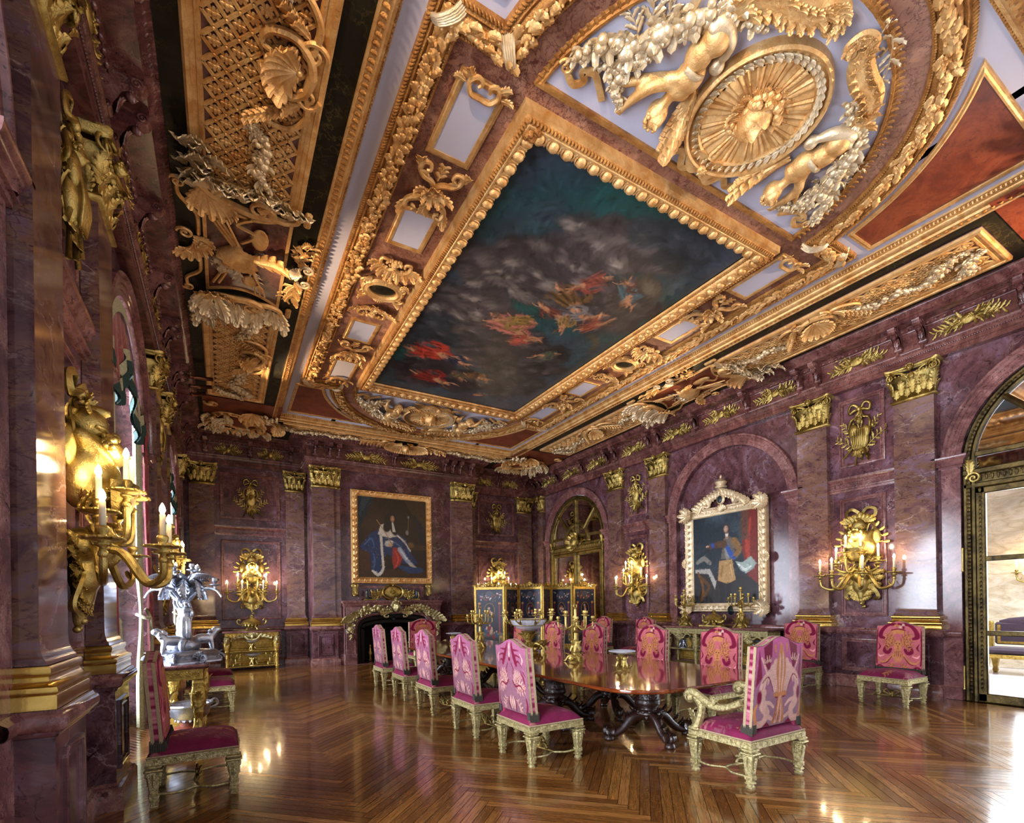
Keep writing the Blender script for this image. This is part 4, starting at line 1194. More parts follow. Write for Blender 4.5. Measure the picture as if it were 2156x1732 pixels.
for sg in (1, -1):
    E_ = END(sg, ZI - .012); where = 'far' if sg > 0 else 'near'
    wtxt = 'fireplace end of ceiling' if sg > 0 else 'near end of ceiling'
    mb = MB(); o_ = lunette_outline(); c = (0, 4.3)
    vv = [(a, 0, b) for a, b in o_] + [(0, 0, 4.2)]; k = len(o_); mb.add(vv, t=[(i, (i + 1) % k, k) for i in range(k)])
    s = struct('ceiling_lunette', MB().put(mb, E_), M['pale'])
    mb = MB(); mb.sweep(o_, [(.0, 0), (0, -.03), (-.025, -.035), (-.035, -.02), (-.06, -.025), (-.065, .01)], closed=True, axes=(0, 2, 1))
    for i in range(90):
        a = math.asin(.21 / 1.97) + (PI - 2 * math.asin(.21 / 1.97)) * (i + .5) / 90
        mb.put(LEAFS, TM(2.0 * math.cos(a), -.025, 3.45 + 2.0 * math.sin(a), ry=PI / 2 - a, s=.075))
    obj('lunette_edging', MB().put(mb, E_), M['golddeep'], s)
    # medallion
    md = thing('ceiling_medallion', 'round gilded sun-ray medallion with a crowned face, ' + wtxt, 'medallion', (XC, YC + sg * 4.43, ZI - .012))
    E2 = E_.copy(); E2 = TM(-XC, -YC - sg * 4.43, -(ZI - .012)) @ E2
    Q = lambda m: MB().put(m, E2)
    b = MB(); a = np.linspace(0, TAU, 64, endpoint=False); path = [(.5 * math.cos(t), 4.43 + .5 * math.sin(t)) for t in a]
    b.sweep(path, [(-.0, -.02), (.0, -.06), (-.02, -.075), (-.04, -.05), (-.11, -.045), (-.115, -.09), (-.135, -.10), (-.155, -.08), (-.16, .0)], closed=True, axes=(0, 2, 1)); obj('rim', Q(b), M['gold'], md)
    b = MB()
    for i in range(44):
        t = TAU * i / 44
        for r_, o in ((.535, .5), (.565, -.5), (.55, .1)): b.put(LEAFS, TM(r_ * math.cos(t), -.055, 4.43 + r_ * math.sin(t), ry=-t + o, rx=.3, s=.10))
    obj('laurel_wreath', Q(b), M['goldpale'], md)
    b = MB(); m = 160; t = np.linspace(0, TAU, m, endpoint=False)[None, :]; rr = np.linspace(.02, .5, 8)[:, None]
    h = -.03 - .028 * np.abs(np.sin(t * 24)) * (rr / .5) - .02 * (np.cos(t * 8) > .2) * (rr / .5)
    b.grid(np.stack([rr * np.cos(t), h, 4.43 + rr * np.sin(t)], -1), cv=True); obj('ray_disc', Q(b), M['gold'], md)
    b = MB(); b.put(FACE, TM(0, -.06, 4.43, s=.2)); b.put(bunch(30, .2, .16, .05, (.025, .045), 7), TM(0, -.02, 4.28))
    for k in range(11):
        a = -.4 + (PI + .8) * k / 10; b.put(LEAF2, TM(.19 * math.cos(a), -.05, 4.45 + .2 * math.sin(a), ry=PI / 2 - a + .8, s=.13))
    for k in (-1, 0, 1): b.ell((k * .08, -.07, 4.66 - .02 * abs(k)), (.03, .03, .04), 8, 6)
    obj('sun_face', Q(b), M['gold'], md)
    for sx, side in ((1, 'window side' if sg < 0 else 'door side'), (-1, 'door side' if sg < 0 else 'window side')):
        f = (lambda m: m.tpl() if isinstance(m, MB) else m) if sx > 0 else mirror
        o = thing('winged_putto', 'gilded winged putto with acanthus tail, %s, %s' % (side, wtxt), 'sculpture', (XC, YC, 0), 0, 'gilded putti in the ceiling lunettes')
        E3 = TM(-XC, -YC, 0) @ E_
        Q3 = lambda m: MB().put(f(m), E3)
        obj('body', Q3(putto), M['gold'], o, ang=70); obj('head', Q3(PUH), M['gold'], o, ang=60); obj('wing', Q3(WING), M['gold'], o); obj('acanthus_tail', Q3(TAIL), M['gold'], o); obj('drapery', Q3(DRAP), M['goldpale'], o, ang=60)
        b = MB(); b.put(garland(gpts1, 34, .085, 4, .062)); b.put(garland(gpts2, 14, .06, 6, .045)); b.put(OAKS); b.put(leafspray(11, .5, 2), TM(.55, -.02, 5.08, ry=-.9)); b.put(leafspray(9, .42, 5), TM(.40, -.02, 5.42, ry=1.9))
        b.put(garland([(1.33, -.03, 4.3), (1.45, -.03, 4.15), (1.62, -.03, 4.05)], 8, .06, 9, .045))
        v, q, t = f(b); tag(obj('fruit_garland', MB().add(v, q, t, E_), M['goldpale']), 'silver-gilt fruit garland held by the putto, %s, %s' % (side, wtxt), 'garland', 'ceiling garlands')
        b = MB(); b.put(ribbon(ribpts(1.86), .06, 50)); b.put(SPI, TM(1.87, -.04, 3.88, s=.07)); 
        v, q, t = f(b); tag(obj('ribbon', MB().add(v, q, t, E_), M['gold']), 'curled gilded ribbon in lunette corner, %s, %s' % (side, wtxt), 'ribbon', 'ceiling ribbons')
    for sx in (-1, 1):
        b = MB(); b.put(ribbon([(sx * .75, -.03, 5.14), (sx * .88, -.05, 5.12), (sx * .93, -.03, 5.02), (sx * 1.05, -.04, 4.98), (sx * 1.12, -.03, 4.86)], .07, 40))
        tag(obj('ribbon_tail', MB().put(b, E_), M['goldpale']), 'silvered ribbon tail above the putto, %s, %s' % ('window side' if sx * sg < 0 else 'door side', wtxt), 'ribbon', 'ceiling ribbon tails')
    b = MB()
    for sx in (-1, 1):
        b.put(ribbon([(0, -.05, 3.80), (sx * .12, -.08, 3.92), (sx * .22, -.05, 3.84), (sx * .1, -.07, 3.74), (0, -.06, 3.80)], .075, 30)); b.put(ribbon([(sx * .02, -.05, 3.8), (sx * .2, -.06, 3.70), (sx * .32, -.04, 3.82), (sx * .45, -.05, 3.76), (sx * .6, -.03, 3.82)], .07, 40))
    b.ell((0, -.09, 3.80), (.05, .05, .05), 10, 7); b.put(ROS, TM(0, -.12, 3.8, s=.06))
    tag(obj('ribbon_bow', MB().put(b, E_), M['gold']), 'gilded ribbon bow below the sun medallion, ' + wtxt, 'bow', 'ceiling bows')

# ---- side strips of the inner field: white panels, scroll ornaments, oval cartouches
def side_orn():
    b = MB()
    for sx in (-1, 1):
        for sz in (-1, 1):
            b.tube(curve([(0, -.03, sz * .03), (sx * .07, -.05, sz * .13), (sx * .17, -.05, sz * .16), (sx * .235, -.05, sz * .24), (sx * .22, -.06, sz * .34), (sx * .15, -.06, sz * .34), (sx * .13, -.07, sz * .28), (sx * .17, -.07, sz * .26)], 30), np.linspace(.036, .018, 30), 7)
            b.put(LEAF2, TM(sx * .22, -.05, sz * .22, ry=sx * (.3 if sz > 0 else PI - .3), s=.24)); b.put(LEAFS, TM(sx * .1, -.05, sz * .16, ry=sx * (1.1 if sz > 0 else PI - 1.1), s=.15))
        b.put(LEAF2, TM(sx * .04, -.06, 0, ry=sx * PI / 2, rx=.2, s=.24))
    for k in range(8): b.put(LEAF2, TM(0, -.05, 0, ry=TAU * k / 8, rx=.35, s=.19))
    b.put(ROS, TM(0, -.11, 0, s=.06))
    for sz in (-1, 1):
        b.tube([(0, -.03, sz * .15), (0, -.04, sz * .36)], .012, 5)
        for k in range(3): b.put(LEAFS, TM(0, -.04, sz * (.2 + .06 * k), ry=(.7 if sz > 0 else PI - .7), s=.1)); b.put(LEAFS, TM(0, -.04, sz * (.2 + .06 * k), ry=(-.7 if sz > 0 else PI + .7), s=.1))
    return b
SO = side_orn()
SO2 = MB()
for sx in (-1, 1):
    SO2.tube(curve([(0, -.05, .06), (sx * .1, -.05, .1), (sx * .2, -.05, .02), (sx * .2, -.05, -.1), (sx * .12, -.06, -.1), (sx * .13, -.06, -.03)], 22), np.linspace(.036, .016, 22), 7)
    for k in range(4): SO2.put(LEAF2, TM(sx * (.05 + .05 * k), -.05, .05 - .02 * k, ry=sx * (.2 + .4 * k), rx=.15, s=.22))
SO2.put(bunch(26, .16, .1, .06, (.018, .032), 9), TM(0, -.02, -.06)); SO2.put(LEAF2, TM(0, -.05, .06, s=.22))
OVC = MB(); a = np.linspace(0, TAU, 48, endpoint=False)
OVC.sweep([(.20 * math.cos(t), .135 * math.sin(t)) for t in a], [(.0, -.02), (0, -.05), (-.03, -.075), (-.07, -.06), (-.09, -.07), (-.12, -.045), (-.125, 0)], closed=True, axes=(0, 2, 1))
for sx in (-1, 1):
    for sz in (-1, 1):
        OVC.put(SPI, TM(sx * .27, -.05, sz * .13, s=.08, sx=sx, sz=sz)); OVC.put(LEAF2, TM(sx * .2, -.05, sz * .17, ry=sx * (.8 if sz > 0 else PI - .8), s=.17))
    OVC.put(shell(.1, 7), TM(0, -.05, sx * .19, sz=sx))
OVM = MB(); OVM.ell((0, 0, 0), (.2, .035, .135), 28, 8)
names = {1: 'door side', -1: 'window side'}
pos = {'near': -1, 'far': 1}
for su in (1, -1):
    uc = su * 2.42
    for sv, vt in ((-1, 'near end'), (1, 'fireplace end')):
        for (v0, v1, tx) in ((2.52, 3.36, 'long'), (1.02, 1.66, 'short')):
            vm = (v0 + v1) / 2; h = (v1 - v0) / 2
            o = thing('ceiling_panel', '%s pale gold-bordered panel beside the ceiling painting, %s, toward the %s' % (tx, names[su], vt), 'panel', (XC + uc, YC + sv * vm, ZI - .008), 0, 'pale panels beside the ceiling painting')
            mb = MB(); mb.box(-.20, -h, -.012, .20, h, -.002); obj('field', mb, M['pale'], o)
            mb = MB(); mb.sweep(lrect(.20, h), [(.02, -.005), (.02, -.02), (0, -.026), (-.02, -.026), (-.03, -.016), (-.045, -.016), (-.045, 0)], closed=True)
            if tx == 'long':
                sc = MB()
                for sx in (-1, 1):
                    sc.tube(curve([(0, -.03, -.10), (sx * .1, -.04, -.09), (sx * .15, -.04, .0), (sx * .1, -.05, .08), (sx * .04, -.05, .05), (sx * .06, -.05, .0)], 20), np.linspace(.028, .016, 20), 6); sc.put(LEAF2, TM(sx * .12, -.04, .02, ry=sx * .7, s=.17)); sc.put(LEAF2, TM(sx * .18, -.03, -.02, ry=sx * 1.4, s=.14))
                v, q, t = sc.tpl(); mb.put((v, q, t), CE(-.015, 0 if sv > 0 else PI, -XC, sv * h - YC))
            obj('gold_border', mb, M['gold'], o)
        tag(obj('scroll_ornament', MB().put(SO, CE(ZI - .008, 0, uc, sv * 2.06)), M['gold']), 'gilded scroll ornament between two pale ceiling panels, %s, toward the %s' % (names[su], vt), 'ornament', 'ceiling scroll ornaments')
        tag(obj('foliage_ornament', MB().put(SO2, CE(ZI - .008, 0 if sv < 0 else PI, uc, sv * .62)), M['gold']), 'gilded leafy ornament beside the oval ceiling cartouche, %s, on its %s' % (names[su], vt), 'ornament', 'ceiling foliage ornaments')
    o = thing('oval_cartouche', 'gold oval cartouche with a dark green marble centre beside the ceiling painting, ' + names[su], 'cartouche', (XC + uc, YC, ZI - .008))
    L0 = TM(-XC - uc, -YC, -(ZI - .008))
    obj('surround', MB().put(OVC, L0 @ CE(ZI - .008, 0, uc, 0)), M['gold'], o); obj('marble_oval', MB().put(OVM, L0 @ CE(ZI - .02, 0, uc, 0)), M['green'], o)

# ---- outer zone: lattice coffers, trophy panels, cartouches
def lattice(u0, u1, v0, v1, cw=.178, ch=.215):
    b = MB(); r = MB()
    # diagonal bars clipped to the panel
    W, H = u1 - u0, v1 - v0
    def bar(s):
        for k in range(-60, 60):
            # line: x/cw - s*y/ch = k
            pts = []
            y = np.array([0, H]); x = (k + s * y / ch) * cw
            t0, t1 = 0., 1.
            dx = x[1] - x[0]
            for lim, sgn in ((0, 1), (W, -1)):
                # sgn*(x-lim) >= 0
                f0, f1 = sgn * (x[0] - lim), sgn * (x[1] - lim)
                if f0 < 0 and f1 < 0: t0 = 2; break
                if f0 < 0: t0 = max(t0, f0 / (f0 - f1))
                elif f1 < 0: t1 = min(t1, f0 / (f0 - f1))
            if t1 - t0 < .01: continue
            p0 = np.array([u0 + x[0] + dx * t0, -.018, v0 + H * t0]); p1 = np.array([u0 + x[0] + dx * t1, -.018, v0 + H * t1])
            d = p1 - p0; L = np.linalg.norm(d)
            if L < .03: continue
            d /= L; n_ = np.array([-d[2], 0, d[0]]); w = .016 if cw > .17 else .013
            q = []
            for off, yy in ((-w, 0), (-w, -.012), (-w * .8, -.02), (w * .8, -.02), (w, -.012), (w, 0)):
                q.append([p0 + n_ * off + [0, yy, 0], p1 + n_ * off + [0, yy, 0]])
            b.grid(np.array(q))
    bar(1); bar(-1)
    nx, ny = int(W / cw) + 2, int(H / ch) * 2 + 3
    for j in range(ny):
        y = j * ch / 2
        for i in range(-1, nx):
            x = (i + (.0 if j % 2 == 0 else .5) + .5) * cw
            x2 = (i + (.5 if j % 2 == 0 else 0.)) * cw
            if .05 < x < W - .05 and .05 < y < H - .05:
                pass
    # cell centres: lines x/cw-y/ch=k and x/cw+y/ch=l meet at half lattice; centres offset by half a cell
    for k in range(-60, 60):
        for l in range(-60, 120):
            x = (k + .5 + l + .5) / 2 * cw; y = (l + .5 - k - .5) / 2 * ch
            if .06 < x < W - .06 and .07 < y < H - .07: r.put(ROS4, TM(u0 + x, -.022, v0 + y, ry=PI / 4, s=.40 * cw, sz=1.15)); r.put(ROS4, TM(u0 + x, -.03, v0 + y, s=.32 * cw))
            x = (k + l) / 2 * cw; y = (l - k) / 2 * ch
            if .02 < x < W - .02 and .02 < y < H - .02: r.ell((u0 + x, -.045, v0 + y), (.016, .012, .016), 6, 5)
    return b, r
def mold(u0, v0, u1, v1, prof=[(.0, 0), (0, -.03), (-.02, -.045), (-.045, -.04), (-.05, -.03), (-.09, -.04), (-.095, -.055), (-.125, -.06), (-.145, -.045), (-.15, 0)]):
    b = MB(); b.sweep([(u0, v0), (u1, v0), (u1, v1), (u0, v1)], prof, closed=True, axes=(0, 2, 1)); return b
SHELLS = MB(); g = np.random.default_rng(12)
for k in range(26):
    x = -.5 + 1.0 * k / 25
    SHELLS.put(LEAF2, TM(x, -.05 - .02 * math.sin(k), .03 * math.sin(k * 1.7) + .05 - .12 * abs(x), ry=g.uniform(-.6, .6), rx=.25, s=g.uniform(.26, .42)))
SHELLG = MB()
SHELLG.tube(curve([(-.52, -.05, .1), (-.35, -.06, -.06), (-.1, -.07, -.12), (.1, -.07, -.14), (.25, -.08, -.08), (.2, -.08, .02), (.12, -.08, -.03)], 26), np.linspace(.05, .05, 26), 7)
SHELLG.tube(curve([(.2, -.05, -.08), (.35, -.06, -.12), (.5, -.06, -.06), (.52, -.07, .04), (.44, -.07, .05)], 18), np.linspace(.045, .03, 18), 7)
SHELLG.put(SPI, TM(.12, -.09, -.02, s=.12)); SHELLG.put(SPI, TM(-.5, -.06, .1, s=.12, sx=-1))
for k in range(6): SHELLG.put(LEAF2, TM(-.45 + .02 * k, -.07, .0 - .02 * k, ry=PI + .5 - .35 * k, rx=.2, s=.3))
SHELLS2 = MB()
for k in range(14): SHELLS2.put(LEAF2, TM(-.52 + g.uniform(-.1, .08), -.04, .05 + .04 * k, ry=g.uniform(-1.3, .9), rx=.25, s=g.uniform(.22, .36)))
SCRO = MB()
for sz in (1, -1):
    SCRO.tube(curve([(.12, -.05, 0), (.08, -.06, sz * .16), (-.05, -.06, sz * .26), (-.22, -.05, sz * .22), (-.28, -.05, sz * .1), (-.2, -.06, sz * .06)], 30), np.linspace(.045, .02, 30), 7)
    SCRO.tube(curve([(.1, -.05, sz * .2), (.12, -.05, sz * .42), (0, -.05, sz * .6), (-.2, -.04, sz * .62), (-.34, -.04, sz * .5)], 24), np.linspace(.035, .015, 24), 6)
    SCRO.put(SPI, TM(.1, -.06, sz * .2, s=.11, sz=sz))
    for k in range(7): SCRO.put(LEAF2, TM(.06 - .05 * k, -.05, sz * (.3 + .04 * k), ry=-.9 * (1 if sz > 0 else -1) + (0 if sz > 0 else PI), rx=.15, s=.22))
SCRO.put(shell(.2, 9), TM(.02, -.05, 0, ry=-PI / 2)); 
for k in range(7): SCRO.put(LEAF2, TM(0, -.06, 0, ry=-PI / 2 + .35 * (k - 3), rx=.2, s=.34))
def flower_fall(L, seed, n=20):
    return garland([(0, -.04, 0), (.06, -.05, L * .3), (-.05, -.05, L * .65), (.03, -.04, L)], n, .06, seed, .05)
cl = {(-1, -1): 'window side, toward the near end', (-1, 1): 'window side, toward the fireplace', (1, -1): 'door side, toward the near end', (1, 1): 'door side, toward the fireplace'}
for su in (-1, 1):
    for sv in (-1, 1):
        uA, uB = 3.70, 4.80; v0, v1 = 1.10, 5.02
        o = thing('lattice_coffer', 'gilded lattice ceiling coffer with silvered flower swags, ' + cl[(su, sv)], 'ceiling panel', (XC, YC, ZO), 0, 'gilded lattice ceiling panels')
        L0 = TM(-XC, -YC, -ZO)
        def Q(b, z=ZO - .003):
            v, q, t = b.tpl() if isinstance(b, MB) else b; v = v.copy(); v[:, 0] *= su; v[:, 2] *= sv
            return MB().add(v, q, t, L0 @ CE(z, 0, 0, 0))
        b = MB(); b.box(uA, -.012, v0, uB, 0, v1); obj('ground', Q(b), M['latticeground'], o)
        lb, lr = lattice(uA + .15, uB - .15, v0 + .02, v1 - .15)
        lb.put(lr); obj('lattice', Q(lb), M['gold'], o)
        fr = mold(uA + .15, v0 + .15, uB - .15, v1 - .15)
        bb = MB()
        for k in range(int((v1 - v0) / .045)): 
            for uu in (uA + .045, uB - .045): bb.put(LEAFS, TM(uu, -.045, v0 + .045 * k, s=.05))
        fr.put(bb); obj('moulded_border', Q(fr), M['gold'], o)
        # rocaille end toward the middle of the wall, swags and scrollwork
        b = MB(); b.put(SHELLS, TM(4.25, 0, 1.06)); b.put(SHELLS2, TM(5.28, .0, 1.05, sx=1)); obj('rocaille_crest', Q(b), M['goldpale'], o)
        b = MB(); b.put(SHELLG, TM(4.25, 0, 1.08, sx=-1)); obj('crest_scroll', Q(b), M['gold'], o); b = MB(); b.put(SCRO, TM(3.95, -.01, 2.85, sx=-1)); obj('shell_scroll', Q(b), M['gold'], o)
        b = MB()
        b.put(flower_fall(.85, 5), TM(4.05, 0, 1.35, ry=.25)); b.put(flower_fall(.8, 8), TM(4.1, 0, 3.4, ry=.3)); b.put(flower_fall(.75, 9), TM(4.35, 0, 4.1, ry=-.5)); b.put(flower_fall(.6, 3), TM(4.6, 0, 4.5, ry=-.9)); obj('flower_swag', Q(b), M['goldpale'], o)
    # trophy panel at the middle of the long side
    o = thing('trophy_coffer', 'dark red ceiling panel with a gilded fishing trophy of basket, nets and trident, ' + names[su], 'ceiling panel', (XC, YC, ZO))
    L0 = TM(-XC, -YC, -ZO)
    def Q(b, z=ZO - .003):
        v, q, t = b.tpl() if isinstance(b, MB) else b; v = v.copy(); v[:, 0] *= su
        return MB().add(v, q, t, L0 @ CE(z, 0, 0, 0))
    tt = np.linspace(0, 1, 14)
    lo = [(3.80 + .87 * t, -.96 + .22 * math.sin(PI * t * .9 + .1)) for t in tt]; outl = lo + [(a, -b_) for a, b_ in lo[::-1]]
    b = MB(); b.prism(outl, -.012, 0, axes=(0, 2, 1)); obj('field', Q(b), M['redmar'] if su > 0 else M['corn'], o)
    b = MB(); b.sweep(outl, [(.0, -.01), (0, -.03), (-.02, -.036), (-.04, -.03), (-.045, 0)], closed=True, axes=(0, 2, 1))
    for sv in (-1, 1):
        b.tube(curve([(4.93, -.02, sv * 1.0), (4.93, -.02, sv * .8), (4.80, -.02, sv * .62), (4.76, -.02, sv * .5), (4.76, -.02, sv * .2)], 24), .024, 6); b.put(SPI, TM(4.93, -.03, sv * 1.0, s=.08, sz=sv))
        b.box(3.58, -.05, sv * .95, 3.66, 0, sv * 1.2, b=.02)
        b.put(leafspray(9, .5, 3, s=.4), TM(3.62, -.03, sv * .2, ry=0 if sv > 0 else PI))
        for k in range(5): b.put(LEAF2, TM(3.62, -.04, sv * (.18 + .1 * k), ry=(.5 if sv > 0 else PI - .5) * (1 if k % 2 else -1), s=.2))
    obj('gold_border', Q(b), M['gold'], o)
    b = MB(); b.put(shell(.16, 9), TM(3.56, -.04, -.02, ry=PI / 2))
    for sv in (-1, 1): b.put(SPI, TM(3.5, -.05, sv * .16, s=.09, sz=sv))
    obj('shell_ornament', Q(b), M['goldpale'], o)
    b = MB(); b.put(shell(.13, 7), TM(4.78, -.05, 0, ry=-PI / 2))
    for k in range(8): b.put(LEAF2, TM(4.82, -.04, (k - 3.5) * .045, ry=.4 * (k - 3.5), s=.26))
    for sv in (-1, 1): b.put(SPI, TM(4.9, -.05, sv * .2, s=.09, sz=sv))
    obj('mask_ornament', Q(b), M['gold'], o)
    # basket
    bw = MB(); t = np.linspace(0, TAU, 40, endpoint=False)[None, :]; z = np.linspace(0, 1, 14)[:, None]
    rad = (.12 + .14 * z) * (1 + .06 * np.sign(np.sin(t * 14 + PI * np.floor(z * 13)))); bw.grid(np.stack([rad * np.cos(t), rad * np.sin(t) * .45 - .05, -.2 + .34 * z + 0 * t], -1), cv=True)
    b = MB(); b.put(bw, TM(4.3, 0, -.05, ry=.35)); b.put(bunch(26, .2, .12, .08, (.03, .05), 5), TM(4.38, -.03, .12))
    b.put(LEAF2, TM(4.15, -.08, -.1, ry=-1.9, rx=.1, s=.5, sx=1.4)); b.tube([(4.5, -.06, -.75), (4.0, -.07, .62)], .014, 6)
    for k in (-1, 0, 1): b.tube(curve([(4.06, -.07, .48), (4.06 + .05 * k, -.07, .54), (4.03 + .06 * k, -.07, .72)], 8), .012, 5)
    b.tube([(4.62, -.05, .7), (4.42, -.06, .1)], .02, 6); b.tube([(4.55, -.05, .68), (4.38, -.06, .1)], .02, 6)
    for k in range(3): b.tube([(4.3 + .04 * k, -.05, -.2), (4.52 + .05 * k, -.05, -.62)], .022, 6)
    b.ell((4.1, -.05, -.48), (.1, .03, .2), 14, 8, None); b.ell((4.18, -.05, .45), (.1, .04, .12), 14, 8); b.put(ribbon([(4.3, -.04, -.3), (4.15, -.06, -.55), (4.35, -.04, -.62), (4.2, -.05, -.8)], .03, 40))
    obj('trophy', Q(b), M['gold'], o)
    b = MB()
    for k in range(9): b.put(leafspray(7, .3, k), TM(4.3 + .12 * math.sin(k * 2.2), -.05, .1 + .1 * math.cos(k * 1.7), ry=k * .7))
    b.put(bunch(16, .12, .2, .06, (.03, .06), 8), TM(4.5, -.03, .2)); obj('seaweed_and_shells', Q(b), M['goldpale'], o)
# end zones: short lattice strips, central acanthus mask, corner cartouches
for sv in (1, -1):
    et = 'fireplace end' if sv > 0 else 'near end'
    for su in (-1, 1):
        o = thing('lattice_band', 'narrow gilded lattice band with silvered flowers, %s of the ceiling, %s' % (et, names[su]), 'ceiling panel', (XC, YC, ZO))
        L0 = TM(-XC, -YC, -ZO)
        def Q(b, z=ZO - .003):
            v, q, t = b.tpl() if isinstance(b, MB) else b; v = v.copy(); v[:, 0] *= su; v[:, 2] *= sv
            return MB().add(v, q, t, L0 @ CE(z, 0, 0, 0))
        b = MB(); b.box(.35, -.012, 6.16, 3.2, 0, 6.60); obj('ground', Q(b), M['latticeground'], o)
        lb, lr = lattice(.4, 3.15, 6.22, 6.54, .16, .16); lb.put(lr); obj('lattice', Q(lb), M['gold'], o)
        obj('moulded_border', Q(mold(.42, 6.23, 3.12, 6.53, [(.0, 0), (0, -.03), (-.03, -.045), (-.05, -.03), (-.07, -.04), (-.075, 0)])), M['gold'], o)
        b = MB(); b.put(flower_fall(.9, 4), TM(1.3, 0, 6.36, ry=PI / 2)); b.put(flower_fall(.9, 6), TM(2.2, 0, 6.4, ry=PI / 2 - .1)); obj('flower_swag', Q(b), M['goldpale'], o)
        o = thing('corner_cartouche', 'gilded ceiling corner cartouche with red oval and silvered spray, %s, %s' % (names[su], et), 'cartouche', (XC, YC, ZO))
        b = MB(); b.prism([(3.3, 5.2), (4.9, 5.2), (4.9, 7.35), (3.3, 7.35)], -.01, 0, axes=(0, 2, 1)); obj('ground', Q(b), M['redmar'], o)
        b = MB(); b.sweep([(4.22 + .42 * math.cos(t) - .1 * math.sin(t), 6.6 + .42 * math.sin(t) - .1 * math.cos(t)) for t in np.linspace(0, TAU, 40, endpoint=False)], [(0, -.01), (0, -.04), (-.03, -.06), (-.06, -.05), (-.1, -.03), (-.11, 0)], closed=True, axes=(0, 2, 1))
        for k in range(18): b.put(LEAF2, TM(4.22 + .5 * math.cos(k * .35), -.04, 6.6 + .5 * math.sin(k * .35), ry=PI / 2 - k * .35 + .9, rx=.15, s=.26))
        b.put(SPI, TM(4.72, -.05, 5.5, s=.14)); b.put(SPI, TM(3.6, -.05, 7.1, s=.12)); b.put(FACE, TM(3.98, -.08, 6.35, s=.14, ry=PI + .8))
        for k in range(8): b.put(LEAF2, TM(3.6 - .04 * k, -.05, 6.15 + .01 * k, ry=-.9 + .35 * (k - 4), rx=.3, s=.42)); b.put(LEAF2, TM(3.9, -.05, 5.8, ry=.5 * (k - 4), rx=.3, s=.36))
        obj('scrollwork', Q(b), M['gold'], o)
        b = MB()
        for k in range(26): b.put(LEAF2, TM(4.5 + g.uniform(-.1, .35), -.03, 6.2 + .04 * k, ry=g.uniform(-.4, 1.4), rx=.2, s=g.uniform(.2, .34))); b.put(LEAF2, TM(3.5 + .05 * k, -.03, 7.1 + g.uniform(-.1, .12), ry=g.uniform(-1.2, 1.), rx=.2, s=g.uniform(.2, .3)))
        obj('silvered_spray', Q(b), M['goldpale'], o); b = MB(); b.put(bunch(40, .3, .3, .12, (.03, .055), 4), TM(3.55, -.02, 6.0)); b.put(garland([(3.5, -.04, 6.05), (3.25, -.05, 6.3), (3.0, -.05, 6.4)], 12, .09, 3)); obj('fruit_cluster', Q(b), M['goldpale'], o)
    b = MB()
    for k in range(30):
        a = PI * k / 29; b.put(LEAF2, TM(.25 * math.cos(a) * 1.4, -.06, 6.26 + .1 * math.sin(a), ry=PI / 2 - a, rx=.25, s=.34))
    for sx in (-1, 1):
        b.tube(curve([(sx * .1, -.06, 6.3), (sx * .4, -.07, 6.42), (sx * .65, -.06, 6.3), (sx * .6, -.07, 6.2), (sx * .5, -.07, 6.25)], 24), np.linspace(.05, .025, 24), 7)
        for k in range(9): b.put(LEAF2, TM(sx * (.3 + .09 * k), -.06, 6.32 + .03 * math.sin(k), ry=sx * (1.2 + .15 * math.sin(k * 2)), rx=.2, s=.3))
    b.put(FACE, TM(0, -.16, 6.34, s=.14)); b.put(LEAF2, TM(0, -.1, 6.1, ry=PI, rx=.2, s=.3))
    tag(obj('acanthus_mask', MB().put(b, END(sv, ZO)), M['gold']), 'large gilded acanthus mask over the middle of the ceiling edge, ' + et, 'ornament')
# ------------------------------------------------------------------ wall mounted gilt bronze
def bow(b, z, w=.3, y=-.04):
    for sx in (-1, 1):
        b.put(ribbon([(0, y, z), (sx * w * .5, y - .05, z + .10), (sx * w * .95, y - .03, z + .06), (sx * w * .9, y - .04, z - .05), (sx * w * .4, y - .06, z - .02), (0, y, z)], .05, 36, twist=1.2 * sx))
        b.put(ribbon([(0, y, z), (sx * w * .35, y - .04, z - .14), (sx * w * .8, y - .02, z - .18), (sx * w * .95, y - .04, z - .32), (sx * w * .7, y, z - .42)], .045, 36, twist=1.5))
    b.ell((0, y - .05, z), (.04, .04, .045), 8, 6)


